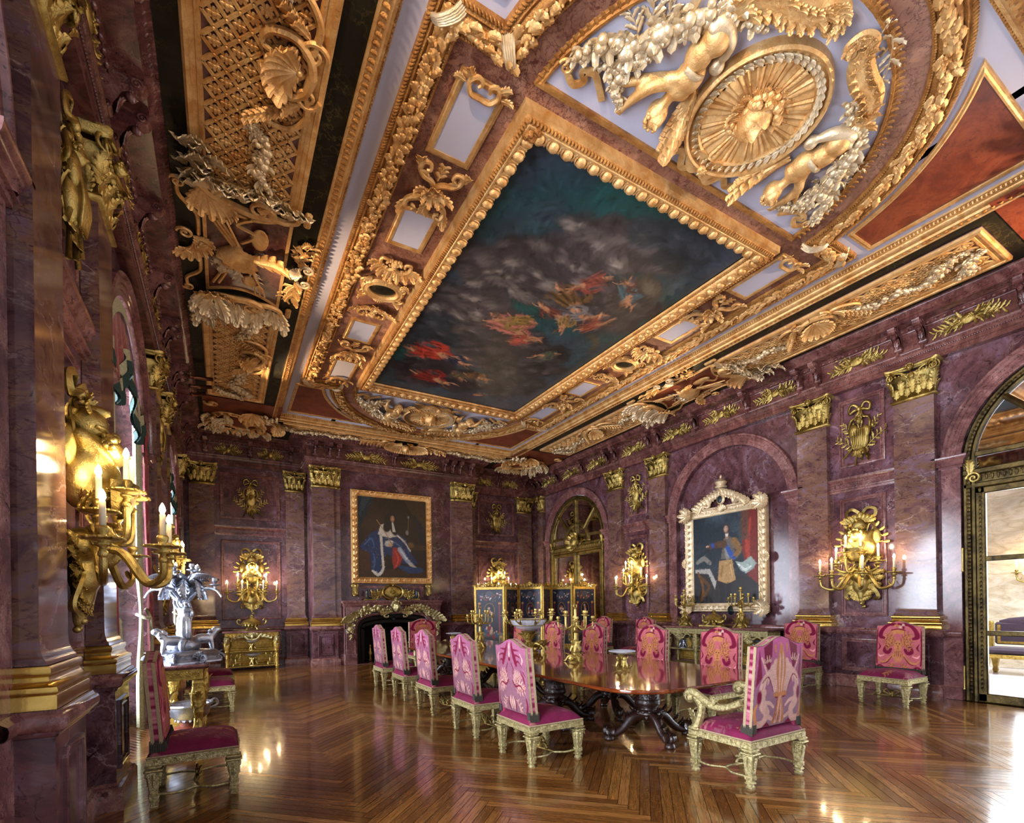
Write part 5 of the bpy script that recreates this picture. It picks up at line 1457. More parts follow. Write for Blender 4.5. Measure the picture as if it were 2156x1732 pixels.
def trophy_mb(seed):
    g = np.random.default_rng(seed); b = MB()
    bow(b, 5.05, .22); b.tube([(0, -.03, 5.1), (0, -.05, 4.8)], .016, 6)
    if seed % 2:
        b.put(shell(.13, 7), TM(0, -.05, 4.85)); b.ell((0, -.08, 4.6), (.16, .07, .2), 16, 10); b.put(FACE, TM(0, -.13, 4.66, s=.085)); b.put(LEAF2, TM(-.1, -.1, 4.62, ry=.2, s=.3)); b.put(LEAF2, TM(.1, -.1, 4.62, ry=-.2, s=.3))
    else:
        b.put(FACE, TM(0, -.1, 4.84, s=.075)); a = np.linspace(0, TAU, 20, endpoint=False)
        b.ell((0, -.07, 4.5), (.19, .08, .22), 18, 10); b.ell((-.12, -.1, 4.66), (.1, .05, .13), 14, 8); b.ell((.13, -.09, 4.62), (.09, .05, .12), 14, 8)
        for k in range(7): b.tube(curve([(-.12 + .04 * k, -.13, 4.68), (-.13 + .043 * k, -.16, 4.5), (-.08 + .028 * k, -.13, 4.3)], 8), .012, 5)
    for k in range(6):
        a = g.uniform(-.9, .9); L = g.uniform(.3, .5); c = (g.uniform(-.04, .04), g.uniform(4.48, 4.58))
        b.tube([(c[0] - L * math.sin(a), -.05 - .01 * k, c[1] - L * math.cos(a)), (c[0] + L * math.sin(a) * .8, -.06, c[1] + L * math.cos(a) * .75)], np.array([.022, .014]), 6)
        b.ell((c[0] + L * math.sin(a) * .8, -.06, c[1] + L * math.cos(a) * .75), (.03, .025, .05), 7, 5)
    for sx in (-1, 1):
        b.put(leafspray(11, .5, seed + 3, s=.3), TM(sx * .1, -.03, 4.32, ry=sx * .75, sx=sx)); b.put(leafspray(9, .34, seed + 5, s=.36), TM(sx * .14, -.03, 4.62, ry=sx * 1.0, sx=-sx))
    b.put(LEAF2, TM(0, -.06, 4.4, ry=PI, s=.26)); b.put(bunch(14, .12, .07, .1, (.02, .035), seed), TM(0, -.04, 4.36))
    for sx in (-1, 1): b.put(LEAF2, TM(sx * .05, -.05, 4.4, ry=PI - sx * .5, s=.22))
    return b
TR = [trophy_mb(2), trophy_mb(5)]
TRM = []
for b in TR:
    me = b.mesh('wall_trophy'); me.materials.append(M['bronze']); TRM.append(me)
wl = {('R', 4.585): 'beside the glass door to the bright hall', ('R', 10.235): 'between the portrait niche and the mirror door',
      ('L', 4.585): 'nearest on the window wall', ('L', 10.235): 'on the window wall between the two curtained windows', ('B', .70): 'above the gold sideboard', ('B', 8.41): 'above the folding screen'}
for i, ((s, u), t) in enumerate(wl.items()):
    o = bpy.data.objects.new('wall_trophy', TRM[(i + (i > 2)) % 2]); COL.objects.link(o); o.location = WP[s](u, .004); o.rotation_euler = (0, 0, WR[s]); o.scale = (.8, .9, 1)
    tag(o, 'gilt ribboned trophy high on the wall, ' + t, 'wall ornament', 'gilt wall trophies')

# frieze mounts
def frieze_mb(seed):
    g = np.random.default_rng(seed); b = MB()
    for sx in (-1, 1):
        b.put(leafspray(13, .42, seed, s=.34, curve=.1), TM(sx * .03, -.01, 0, ry=sx * 1.6, sx=sx)); b.put(leafspray(9, .30, seed + 1, s=.4), TM(sx * .05, -.01, -.03, ry=sx * 1.9, sx=-sx)); b.put(leafspray(9, .3, seed + 2, s=.4), TM(sx * .05, -.01, .03, ry=sx * 1.25))
    b.ell((0, -.03, 0), (.12 if seed % 2 else .09, .035, .09), 14, 8)
    for k in range(3): b.tube([(-.22 + .1 * k, -.03, -.08 + .02 * k), (.2 - .06 * k, -.045, .08 - .03 * k)], .014, 5)
    b.put(ROS, TM(.04, -.06, .02, s=.05)); b.put(bunch(9, .12, .05, .04, (.018, .03), seed))
    return b
FM = []
for k in (1, 2, 4):
    me = frieze_mb(k).mesh('frieze_mount'); me.materials.append(M['bronze']); FM.append(me)
fl = []
for s, wt, bays in (('R', '', ('above the glass door to the hall', 'above the portrait niche', 'above the mirror door')), ('L', '', ('above the nearest window', 'above the curtained window', 'above the far window'))):
    for c, t in zip(ARC, bays):
        for du, w in ((-1.3, 'nearest of the three'), (0, 'middle of the three'), (1.3, 'farthest of the three')):
            if c + du > 1.0: fl.append((s, c + du, t + ', ' + w))
    fl.append((s, 4.585, 'over the near trophy panel of the ' + ('door wall' if s == 'R' else 'window wall'))); fl.append((s, 10.235, 'over the far trophy panel of the ' + ('door wall' if s == 'R' else 'window wall')))
fl += [('B', .18, 'over the gold sideboard bay, nearer the corner'), ('B', 1.2, 'over the gold sideboard bay, nearer the chimney breast'), ('B', 7.90, 'over the folding screen bay, nearer the chimney breast'), ('B', 8.92, 'over the folding screen bay, nearer the corner'),
       ('F', 3.62, 'above the seated portrait, nearer the sideboard'), ('F', 5.22, 'above the seated portrait, nearer the screen')]
for i, (s, u, t) in enumerate(fl):
    o = bpy.data.objects.new('frieze_mount', FM[(i * 2 + i // 3) % 3]); COL.objects.link(o); o.location = WP[s](u, .132, 5.885); o.rotation_euler = (0, 0, WR[s])
    if s == 'F': o.scale = (1.25, 1, 1)
    elif s == 'B': o.scale = (.68, 1, 1)
    tag(o, 'gilt leafy frieze mount ' + t, 'frieze ornament', 'gilt frieze mounts')

# ---- candle sconces
def cup_mb():
    b = MB(); b.lathe([(.0, -.10), (.022, -.09), (.018, -.06), (.04, -.05), (.045, -.035), (.02, -.025), (.10, -.012), (.115, .0), (.10, .004), (.03, .006), (.02, .02), (.032, .035), (.038, .06), (.03, .075), (.0, .075)], 18)
    for k in range(10): b.ell((.11 * math.cos(k * TAU / 10), .11 * math.sin(k * TAU / 10), -.004), (.014, .014, .01), 6, 4)
    return b
CUPM = cup_mb().mesh('drip_pan'); CUPM.materials.append(M['bronze'])
b = MB(); b.lathe([(0, .07), (.019, .07), (.018, .225), (.012, .232), (0, .232)], 12); CANM = b.mesh('candle'); CANM.materials.append(M['ivory'])
b = MB(); b.lathe([(0, .228), (.012, .235), (.02, .255), (.016, .28), (.005, .303), (0, .308)], 8); FLM = b.mesh('candle_bulb'); FLM.materials.append(M['flame'])
sc0 = thing('wall_sconce', 'x', 'wall sconce', WP['L'](4.585, .004), WR['L'], 'gilt candle sconces')
b = MB()
bow(b, 3.14, .24); b.ell((0, -.12, 2.93), (.12, .13, .12), 16, 10); b.ell((0, -.2, 2.90), (.11, .05, .03), 14, 6); b.ell((0, -.14, 3.03), (.03, .13, .05), 10, 6)
for k in range(9): b.put(LEAF2, TM((k - 4) * .035, -.13 - .01 * abs(k - 4), 2.98, ry=.3 * (k - 4), rx=-.1, s=.17))
for k in range(12):
    a = -1.5 + 3. * k / 11; b.tube([(0, -.04, 2.55), (.34 * math.sin(a), -.06, 2.6 + .42 * math.cos(a))], np.array([.02, .012]), 5); b.put(LEAFS, TM(.34 * math.sin(a), -.06, 2.58 + .40 * math.cos(a), ry=a, s=.12))
b.put(blob([('e', (0, -.14, 2.62), (.21, .15, .26)), ('e', (-.14, -.1, 2.5), (.12, .1, .2)), ('e', (.14, -.1, 2.5), (.12, .1, .2)), ('c', [(-.2, -.12, 2.8), (-.05, -.26, 2.6), (.1, -.25, 2.4)], [.05, .06, .05]), ('c', [(.18, -.12, 2.8), (.08, -.24, 2.62), (-.1, -.22, 2.4)], [.04, .05, .04])], .02, 2))
b.put(FACE, TM(0, -.24, 2.74, s=.12)); b.ell((-.22, -.06, 2.72), (.1, .05, .15), 14, 8); b.ell((.22, -.06, 2.72), (.1, .05, .15), 14, 8)
[b.put(LEAF2, TM(sx * (.06 + .05 * k), -.2 + .03 * k, 2.24 + .02 * k, ry=sx * (.2 + .3 * k), rx=.15, s=.2)) for sx in (-1, 1) for k in range(4)]
obj('trophy_backplate', b, M['bronze'], sc0, ang=60)
b = MB(); b.put(FACE, TM(0, -.2, 2.02, s=.12)); b.put(blob([('e', (0, -.1, 2.06), (.2, .13, .14)), ('e', (0, -.1, 1.86), (.14, .1, .16)), ('c', [(0, -.1, 1.9), (0, -.09, 1.7), (0, -.06, 1.52)], [.1, .07, .035])], .02, 2))
for k in range(11):
    for z, s, w_ in ((2.12, .15, .05), (2.02, .17, .045), (1.90, .17, .034), (1.78, .15, .022), (1.68, .12, .014)): b.put(LEAF2, TM((k - 5) * w_, -.13 + .008 * abs(k - 5), z, ry=PI - .26 * (k - 5), rx=-.2, s=s))
for sx in (-1, 1): b.put(ribbon([(sx * .05, -.1, 1.85), (sx * .2, -.12, 1.8), (sx * .26, -.08, 1.66), (sx * .2, -.08, 1.6)], .06, 20, twist=1))
b.put(bunch(10, .05, .08, .07, (.02, .03), 3), TM(0, -.03, 1.55))
obj('mask_pendant', b, M['bronze'], sc0, ang=60)
b = MB(); t = np.linspace(-1.45, 1.45, 15)[None, :]; z = np.linspace(0, 1, 8)[:, None]
rad = .10 + .10 * z ** .6; b.grid(np.stack([rad * np.sin(t), -.26 - rad * np.cos(t) * .8, 2.28 + .24 * z + 0 * t], -1)); b.grid(np.stack([(rad - .006) * np.sin(t), -.26 - (rad - .006) * np.cos(t) * .8, 2.28 + .24 * z + 0 * t], -1))
obj('reflector_bowl', b, M['darkbronze'], sc0)
ARMS = [(-.60, -.30, 2.06, 0), (.60, -.30, 2.06, 0), (-.25, -.58, 2.06, 0), (.25, -.58, 2.06, 0), (-.34, -.24, 2.27, 1), (.34, -.24, 2.27, 1), (-.12, -.36, 2.46, 1), (.12, -.36, 2.46, 1)]
for x, y, z, k in ARMS:
    b = MB()
    z0 = 2.0 if k == 0 else 2.15
    pts = [(x * .12, -.12, z0), (x * .3, -.12 + (y + .12) * .4, z0 + .03), (x * .6, -.12 + (y + .12) * .75, z0 - .2 if k == 0 else z0 - .05), (x * .93, y * .98, z0 - .16 if k == 0 else z0 + .0), (x, y, z - .09)]
    c = curve(pts, 22); b.tube(c, np.linspace(.034, .02, 22), 8)
    for q in (5, 10, 15): b.put(LEAFS, TM(*(c[q] + [0, 0, .02]), rz=math.atan2(c[q][0], -c[q][1]), rx=-.6, s=.09))
    b.ell((x, y, z - .1), (.03, .03, .03), 8, 6)
    o = obj('arm', b, M['bronze'], sc0)
    for nm, me in (('drip_pan', CUPM), ('candle', CANM), ('candle_bulb', FLM)): obj(nm, me, None, o, (x, y, z))
sl = {('L', 4.585): 'big gilt candle sconce in the foreground on the window wall, lit bulbs jutting out', ('R', 4.585): 'gilt mask-and-drapery candle sconce beside the glass door to the bright hall', ('R', 10.235): 'gilt candle sconce on the long wall between the portrait niche and the mirror door',
      ('L', 10.235): 'gilt candle sconce on the window wall behind the silver centrepiece', ('B', .70): 'lit gilt candle sconce above the gold sideboard', ('B', 8.41): 'lit gilt candle sconce half hidden behind the folding screen'}
for i, ((s, u), t) in enumerate(sl.items()):
    if i == 0: sc0['label'] = t
    else: dup(sc0, WP[s](u, .004), WR[s], t)

# ---- cornice spotlights
b = MB(); b.tube([(0, 0, 0), (.34, -.06, .02)], .035, 12); b.lathe([(0, -.03), (.05, -.02), (.05, .02), (0, .03)], 12, TM(-.02, 0, 0)); b.tube([(-.02, 0, 0), (-.06, .02, .06)], .012, 6)
SPM = b.mesh('cornice_spotlight'); SPM.materials.append(M['spotbrown'])
for k, (y, z, t) in enumerate(((11.15, 6.0, 'topmost'), (11.40, 5.92, 'middle'), (11.65, 5.86, 'lowest'))):
    o = bpy.data.objects.new('cornice_spotlight', SPM); COL.objects.link(o); o.location = (XL + .50, y, z); o.rotation_euler = (0, .1 * k - .05, .25 - .45 * k)
    tag(o, 'slim bronze cylinder spotlight on the window wall cornice, %s of the three' % t, 'spotlight', 'cornice spotlights')

# ---- doors
def door(sidey, name, glassy):
    D = bpy.data.objects.new(name, None); COL.objects.link(D); D['kind'] = 'structure'
    D.location = WP['R'](sidey, -.05); D.rotation_euler = (0, 0, WR['R'])
    fr = M['doorbronze'] if glassy else M['darkbronze']
    prof = [(0, .06), (0, -.03), (-.02, -.05), (-.05, -.05), (-.06, -.03), (-.10, -.04), (-.12, -.06), (-.15, -.05), (-.16, 0), (-.16, .06)]
    path = [(-1.45, 0)] + [tuple(p) for p in arcpts(0, 1.45, 48)] + [(1.45, 0)]
    b = MB(); b.sweep(path, prof, axes=(0, 2, 1))
    al = []
    def orn(x, z, a): b.put(LEAF2, TM(x, -.06, z, ry=a, s=.10))
    for k in range(60): orn(-1.37, .1 + .06 * k, 0); orn(1.37, .1 + .06 * k, 0)
    for k in range(70):
        a = PI * (k + .5) / 70; orn(1.37 * math.cos(a), ZS + 1.37 * math.sin(a), PI / 2 - a + PI / 2)
    b.box(-1.45, -.05, 3.30, 1.45, .04, 3.38, b=.015); b.box(-1.45, -.07, 3.50, 1.45, .04, 3.60, b=.02); b.box(-1.4, -.03, 3.38, 1.4, .03, 3.5)
    for k in range(40): b.put(LEAF2, TM(-1.3 + .067 * k, -.05, 3.40, s=.10))
    obj('frame', b, fr, D)
    b = MB()
    arc2 = [(.62 * math.cos(t), 3.62 + .62 * math.sin(t)) for t in np.linspace(PI, 0, 30)]
    b.sweep(arc2, [(-.04, .02), (-.04, -.04), (0, -.05), (.04, -.04), (.04, .02)], axes=(0, 2, 1))
    for a in (PI / 2, PI / 4, 3 * PI / 4):
        b.tube([(.6 * math.cos(a), -.02, 3.62 + .6 * math.sin(a)), (1.36 * math.cos(a), -.02, ZS - .05 + 1.36 * math.sin(a))], .05, 6)
    b.tube([(0, -.02, 3.6), (0, -.02, 4.3)], .05, 6); b.box(-1.3, -.04, 3.78, 1.3, .02, 3.86, b=.01)
    obj('fanlight_bars', b, fr, D)
    b = MB(); b.put(shell(.22, 9), TM(0, -.1, 3.72)); b.ell((0, -.12, 3.62), (.16, .1, .2), 16, 10)
    for k in range(14): b.put(LEAF2, TM(.1 * math.sin(k), -.1, 3.6 + .1 * math.cos(k), ry=k * .45, rx=.3, s=.28))
    for sx in (-1, 1): b.put(SPI, TM(sx * .25, -.09, 3.56, s=.1, sx=sx)); b.put(LEAF2, TM(sx * 1.34, -.08, 3.5, ry=0, s=.25)); b.put(SPI, TM(sx * 1.3, -.08, 3.45, s=.09, sx=sx))
    obj('crest_ornament', b, M['bronze'], D)
    pm = M['mirror']
    b = MB(); pp = [tuple(p) for p in arcpts(0, 1.32, 32)] + [(1.3, 3.58), (-1.3, 3.58)]; b.prism(pp, .0, .01, axes=(0, 2, 1)); obj('fanlight_mirror', b, pm, D)
    for sx in (-1, 1):
        b = MB(); a0, a1 = (.02, 1.30)
        for x0, x1 in ((a0, a0 + .10), (a1 - .12, a1)): b.box(sx * x0, -.045, .0, sx * x1, .03, 3.30, b=.015)
        b.box(sx * a0, -.045, 0, sx * a1, .03, .13, b=.01); b.box(sx * a0, -.045, 3.20, sx * a1, .03, 3.30, b=.015)
        if glassy:
            for z in (1.02, 2.16): b.box(sx * a0, -.035, z, sx * a1, .025, z + .075, b=.01)
        for k in range(48):
            b.put(LEAF2, TM(sx * (a0 + .05), -.05, .16 + .065 * k, s=.08)); b.put(LEAF2, TM(sx * (a1 - .06), -.05, .16 + .065 * k, s=.08))
        lf = obj('door_leaf', b, fr, D)
        b = MB(); b.box(sx * (a0 + .06), -.004, .1, sx * (a1 - .08), .004, 3.25); obj('glazing' if glassy else 'mirror', b, M['pane'] if glassy else pm, lf)
        b = MB()
        for z in (.35, 2.2): b.lathe([(0, -.2), (.02, -.18), (.014, -.15), (.014, .15), (.02, .18), (0, .2)], 10, TM(sx * 1.45, -.07, z))
        obj('hinge', b, M['bronze'], lf)
    return D
door(ARC[0], 'door_1', True); door(ARC[2], 'door_2', False)

# ---- bright hall beyond the glass door
b = MB(); b.box(XR + .12, -3, -.03, 16.2, 9.5, -.004); struct('floor_hall', b, M['hallfloor'])
b = MB(); b.box(15.5, -3, 0, 15.7, 9.5, 4.6); b.box(XR + .12, 9.3, 0, 15.6, 9.5, 4.6)
b.box(15.42, -3, 0, 15.5, 9.4, .3); b.box(15.46, -3, 4.3, 15.5, 9.4, 4.6)
struct('wall_hall', b, M['hallwall'])
b = MB(); b.box(XR + .2, -3, 4.6, 16, 9.5, 4.7); b.box(15.1, -3, 4.45, 15.5, 9.4, 4.6); struct('ceiling_hall', b, M['white'])
b = MB(); b.box(XR + .16, 3.10, 0, XR + .52, 3.3, 4.5); b.box(15.3, 4.6, 0, 15.46, 5.0, 4.4); struct('trim_%d' % nt, b, M['white']); nt += 1  # nearer white box is added for the bright strip of light beside the door
o = thing('hall_bench', 'dark purple velvet bench with gilded frame in the hall beyond the glass door', 'bench', (14.2, 3.2, -.004), -PI / 2)
b = MB(); b.box(-.9, -.3, .42, .9, .3, .56, b=.05); obj('seat', b, M['velvet'], o); b = MB(); b.box(-.85, .22, .6, .85, .30, 1.08, b=.05); b.ell((0, .26, 1.08), (.8, .05, .14), 20, 8); obj('backrest', b, M['velvet'], o)
b = MB(); b.box(-.95, -.34, .34, .95, .34, .42, b=.02); b.box(-.95, .2, .42, -.87, .32, 1.1, b=.02); b.box(.87, .2, .42, .95, .32, 1.1, b=.02)
for sx in (-1, 1): b.tube(curve([(sx * .92, .25, .85), (sx * .92, 0, .8), (sx * .92, -.28, .78), (sx * .92, -.3, .6), (sx * .92, -.26, .42)], 14), .035, 6)
b.sweep([(-.8, 1.02), (-.8, .62), (.8, .62), (.8, 1.02)], [(0, .215), (.05, .215)], axes=(0, 2, 1)); obj('frame', b, M['lacq'], o)
for sx in (-1, 1):
    for sy in (-1, 1):
        b = MB(); b.sqloft([(.05, .34), (.06, .3), (.035, .1), (.045, .05), (.03, 0)], cx=sx * .85, cy=sy * .27); obj('leg', b, M['lacq'], o)
o = dup(sc0, (15.42, 3.4, .0), -PI / 2, 'gilt candle sconce on the cream marble wall of the hall beyond the glass door'); o.scale = (.8, .8, .8); o.location.z = .5

# ---- windows and curtains on the left wall
for i, c in enumerate(ARC):
    W = bpy.data.objects.new('window_%d' % (i + 1), None); COL.objects.link(W); W['kind'] = 'structure'; W.location = WP['L'](c, -.42); W.rotation_euler = (0, 0, WR['L'])
    b = MB(); path = [(-1.45, 0)] + [tuple(p) for p in arcpts(0, 1.45, 32)] + [(1.45, 0)]
    b.sweep(path, [(0, .04), (0, -.04), (-.1, -.04), (-.1, .04)], axes=(0, 2, 1)); b.box(-1.4, -.04, 3.55, 1.4, .04, 3.68); b.box(-.05, -.04, 0, .05, .04, 3.6); b.box(-1.4, -.04, 0, 1.4, .04, .25)
    for x in (-.7, .7): b.box(x - .02, -.03, .2, x + .02, .03, 3.6)
    for z in (1.2, 2.3): b.box(-1.4, -.03, z, 1.4, .03, z + .04)
    obj('window_frame', b, M['white'], W)
    b = MB(); b.prism(path + [], -.003, .003, axes=(0, 2, 1)); obj('window_glazing', b, M['pane'], W)


def brocade(name, c1, c2, c3, sc=9):
    m, nt_, bs = newmat(name); L = nt_.links.new
    g_ = N(nt_, 'ShaderNodeNewGeometry'); mp = N(nt_, 'ShaderNodeMapping'); mp.inputs['Scale'].default_value = (1, 1, .45); L(g_.outputs['Position'], mp.inputs[0])
    n1 = noise(nt_, mp.outputs[0], sc, 5, .6, 1.8); r1 = ramp(nt_, [(.40, c1), (.47, c2), (.56, c2), (.60, c3), (.68, c1)]); L(n1.outputs[0], r1.inputs[0]); L(r1.outputs[0], bs.inputs['Base Color'])
    bs.inputs['Roughness'].default_value = .65; bs.inputs['Sheen Weight'].default_value = .4; return m
M['red'] = brocade('crimson_brocade', lin(104, 16, 34), lin(134, 34, 44), lin(150, 112, 70), 8)
def curtain():
    o = thing('window_curtain', 'x', 'curtain', WP['L'](ARC[1], .0), WR['L'])
    x = np.linspace(-1.44, 1.44, 90)
    top = ZS + np.sqrt(np.maximum(0, 1.445 ** 2 - x ** 2)) - .01
    bot = 4.28 + .26 * np.cos(x * 4.6) - .40 * (np.abs(x) / 1.44) ** 2
    bot = np.minimum(bot, top - .03)
    u = np.linspace(0, 1, 24)[:, None]; Z = top * (1 - u) + bot * u; Y = .03 - .03 * np.cos(x * 22) * u - .02 * u
    b = MB(); b.grid(np.stack([np.broadcast_to(x, Z.shape), Y, Z], -1)); obj('valance', b, M['red'], o)
    b = MB(); m = [(x[i], bot[i] - .0) for i in range(90)]
    P = np.stack([np.stack([x, .0 - .03 * np.cos(x * 22), bot + .16], -1), np.stack([x, -.01 - .03 * np.cos(x * 22), bot + .02], -1)], 0); b.grid(P)
    t = np.linspace(PI, 0, 60); b.grid(np.stack([np.stack([1.44 * np.cos(t), 0 * t + .0, ZS + 1.44 * np.sin(t)], -1), np.stack([1.30 * np.cos(t), 0 * t - .01, ZS + 1.30 * np.sin(t)], -1)], 0))
    obj('braid_border', b, M['galgreen'], o)
    b = MB(); n_ = 240; xx = np.linspace(-1.43, 1.43, n_); bb = np.interp(xx, x, bot); yy = -.022 - .03 * np.cos(xx * 22)
    P = np.stack([np.stack([xx, yy, bb + .03], -1), np.stack([xx, yy - .012, bb - .05], -1), np.stack([xx, yy - .006, bb - .12 - .015 * (np.arange(n_) % 2)], -1)], 0); b.grid(P); P2 = P.copy(); P2[..., 1] += .03; b.grid(P2)
    obj('fringe', b, M['galfringe'], o)
    for sx in (-1, 1):
        z = np.linspace(4.45, .02, 40)[:, None]; s_ = np.linspace(0, 1, 26)[None, :]
        pin = np.exp(-((z - 1.5) / .5) ** 2); w = .5 - .28 * pin
        X = sx * (1.36 - .02 * (1 - pin)) - sx * s_ * w + 0 * z; Yc = .06 - .045 * np.sin(s_ * 5 * PI) * (1 - .5 * pin) - .03 * s_
        b = MB(); b.grid(np.stack([X, Yc + 0 * z, z + 0 * s_], -1)); obj('curtain_panel', b, M['galgreen'], o)
        X = sx * 1.47 - sx * s_ * .16 + sx * .0 * z; b = MB(); b.grid(np.stack([X + 0 * z, -.035 - .03 * np.sin(s_ * 3 * PI) - .02 * np.sin(z * 1.3) + 0 * z, z * .95 + 0 * s_], -1)); obj('red_drape', b, M['red'], o)
        b = MB(); b.tube(curve([(sx * 1.40, .0, 1.62), (sx * 1.2, -.06, 1.5), (sx * 1.05, -.02, 1.5), (sx * 1.1, .08, 1.55)], 20), .022, 8)
        for k in (0, 1):
            b.tube(curve([(sx * 1.22, -.07, 1.5), (sx * (1.24 + .05 * k), -.08, 1.2), (sx * (1.25 + .05 * k), -.07, .95 - .03 * k)], 12), .016, 7); b.lathe([(0, 0), (.02, -.01), (.035, -.05), (.025, -.07), (.045, -.09), (.05, -.26), (0, -.26)], 12, TM(sx * (1.25 + .05 * k), -.07, .95 - .03 * k))
        obj('tieback', b, M['galgreen'], o)
    return o
cu = curtain(); cu['label'] = 'red and pale green tied-back curtain with fringed valance behind the silver centrepiece'
dup(cu, WP['L'](ARC[2], 0), WR['L'], 'far curtain on the window wall, nearest the end wall corner')

# ---- fireplace wall
o = thing('fireplace', 'plum marble fireplace with arched dark opening and gilt mask and garlands', 'fireplace', WP['F'](FPC, .0), 0)
b = MB()
arch = [(-1.09, 0), (-1.09, .95), (-1.06, 1.12), (-.98, 1.24), (-.86, 1.30), (-.5, 1.37), (0, 1.40), (.5, 1.37), (.86, 1.30), (.98, 1.24), (1.06, 1.12), (1.09, .95), (1.09, 0)]
ap = curve([(a, 0, c) for a, c in arch], 60)[:, [0, 2]]
top = np.stack([np.clip(ap[:, 0] * 1.3, -1.42, 1.42), np.where(ap[:, 1] < .9, ap[:, 1], 1.62)], -1)
top[:, 0] = np.where(ap[:, 1] < .9, np.sign(ap[:, 0]) * 1.42, top[:, 0])
b.grid(np.stack([np.stack([ap[:, 0], 0 * ap[:, 0] - .34, ap[:, 1]], -1), np.stack([top[:, 0], 0 * top[:, 0] - .34, top[:, 1]], -1)], 0))
b.grid(np.stack([np.stack([ap[:, 0], 0 * ap[:, 0] - .34, ap[:, 1]], -1), np.stack([ap[:, 0], 0 * ap[:, 0] - .002, ap[:, 1]], -1)], 0))
for sx in (-1, 1):
    b.box(sx * 1.42, -.34, 0, sx * 1.40, -.003, 1.62); b.box(sx * 1.10, -.39, .0, sx * 1.44, -.003, .30, b=.01); b.box(sx * 1.14, -.37, .30, sx * 1.40, -.33, 1.0, b=.01)
b.sweep(ap, [(0, -.34), (.0, -.37), (.03, -.385), (.07, -.38), (.09, -.34)], axes=(0, 2, 1))
obj('surround', b, M['trimmarble'], o)
b = MB(); b.sweep([(1.42, -.003), (1.42, -.34), (-1.42, -.34), (-1.42, -.003)], [(-.3, 1.60), (0, 1.60), (.01, 1.63), (.02, 1.65), (.012, 1.68), (.03, 1.72), (.045, 1.74), (.045, 1.775), (.03, 1.785), (-.33, 1.787)]); obj('mantel_shelf', b, M['trimmarble'], o)
b = MB(); b.sweep([tuple(p) for p in ap * [.99, .985]], [(-.0, -.2), (-.10, -.2), (-.16, -.12), (-.24, -.12), (-.26, .3)], axes=(0, 2, 1)); b.put(FACE, TM(0, -.2, 1.24, s=.07)); obj('iron_inset', b, M['dark'], o)
b = MB(); FR = 1.0
b.add([(-FR, .004, 0), (-FR * .7, .9, 0), (-FR * .7, .9, 1.5), (-FR, .004, 1.5), (FR, .004, 0), (FR * .7, .9, 0), (FR * .7, .9, 1.5), (FR, .004, 1.5)], [(0, 1, 2, 3), (4, 5, 6, 7), (1, 5, 6, 2), (3, 2, 6, 7), (0, 1, 5, 4)]); obj('firebox', b, M['firebrick'], o)
b = MB(); b.box(-1.46, -.46, .002, 1.46, -.39, .012); b.box(-1.05, -.39, .002, 1.05, -.0, .010); obj('hearth', b, M['trimmarble'], o)
b = MB()
b.put(FACE, TM(0, -.46, 1.60, s=.155)); b.put(LEAF2, TM(0, -.45, 1.68, s=.2))
for sx in (-1, 1):
    b.put(garland([(sx * .15, -.37, 1.52), (sx * .45, -.37, 1.53), (sx * .8, -.37, 1.53), (sx * 1.02, -.37, 1.42), (sx * 1.2, -.37, 1.27)], 26, .07, 4, .055))
    b.tube(curve([(sx * .1, -.40, 1.46), (sx * .28, -.42, 1.42), (sx * .33, -.42, 1.33), (sx * .25, -.43, 1.30), (sx * .22, -.43, 1.35)], 20), np.linspace(.035, .02, 20), 7); b.put(LEAF2, TM(sx * .2, -.42, 1.42, ry=sx * 1.6, s=.3))
    b.tube(curve([(sx * .95, -.36, 1.42), (sx * 1.12, -.38, 1.3), (sx * 1.25, -.4, 1.2), (sx * 1.38, -.4, 1.18), (sx * 1.46, -.4, 1.26), (sx * 1.4, -.41, 1.33), (sx * 1.36, -.41, 1.28)], 28), np.linspace(.03, .035, 28), 8)
    for k in range(6): b.put(LEAF2, TM(sx * (1.1 + .05 * k), -.39, 1.3 - .02 * k, ry=sx * (.2 + .3 * k), rx=.2, s=.24))
obj('gilt_garland', b, M['paleg'], o)
for sx in (-1, 1):
    b = MB(); b.put(bunch(40, .11, .13, .07, (.022, .034), 6), TM(0, 0, .15)); b.put(bunch(16, .05, .1, .06, (.02, .03), 2), TM(0, 0, -.06))
    for k in range(5): b.put(LEAF2, TM(0, -.02, .22, ry=.5 * (k - 2), rx=.3, s=.16))
    obj('grape_drop', b, M['paleg'], o, (sx * 1.27, -.375, .82))
for sx, t in ((-1, 'sideboard'), (1, 'screen')):
    A_ = thing('andiron', 'gilt baluster andiron in the dark fireplace on the side nearer the ' + t, 'andiron', WP['F'](FPC + sx * .62, -.12, 0.012), 0)
    b = MB(); b.lathe([(0, 0), (.07, 0), (.08, .04), (.04, .08), (.03, .14), (.055, .2), (.06, .26), (.03, .31), (.035, .36), (.02, .4), (.035, .44), (.03, .48), (0, .5)], 14); obj('baluster', b, M['bronze'], A_)
    b = MB(); b.box(-.02, 0, .06, .02, .4, .1); b.box(-.02, .36, 0, .02, .4, .1); obj('log_bar', b, M['dark'], A_)
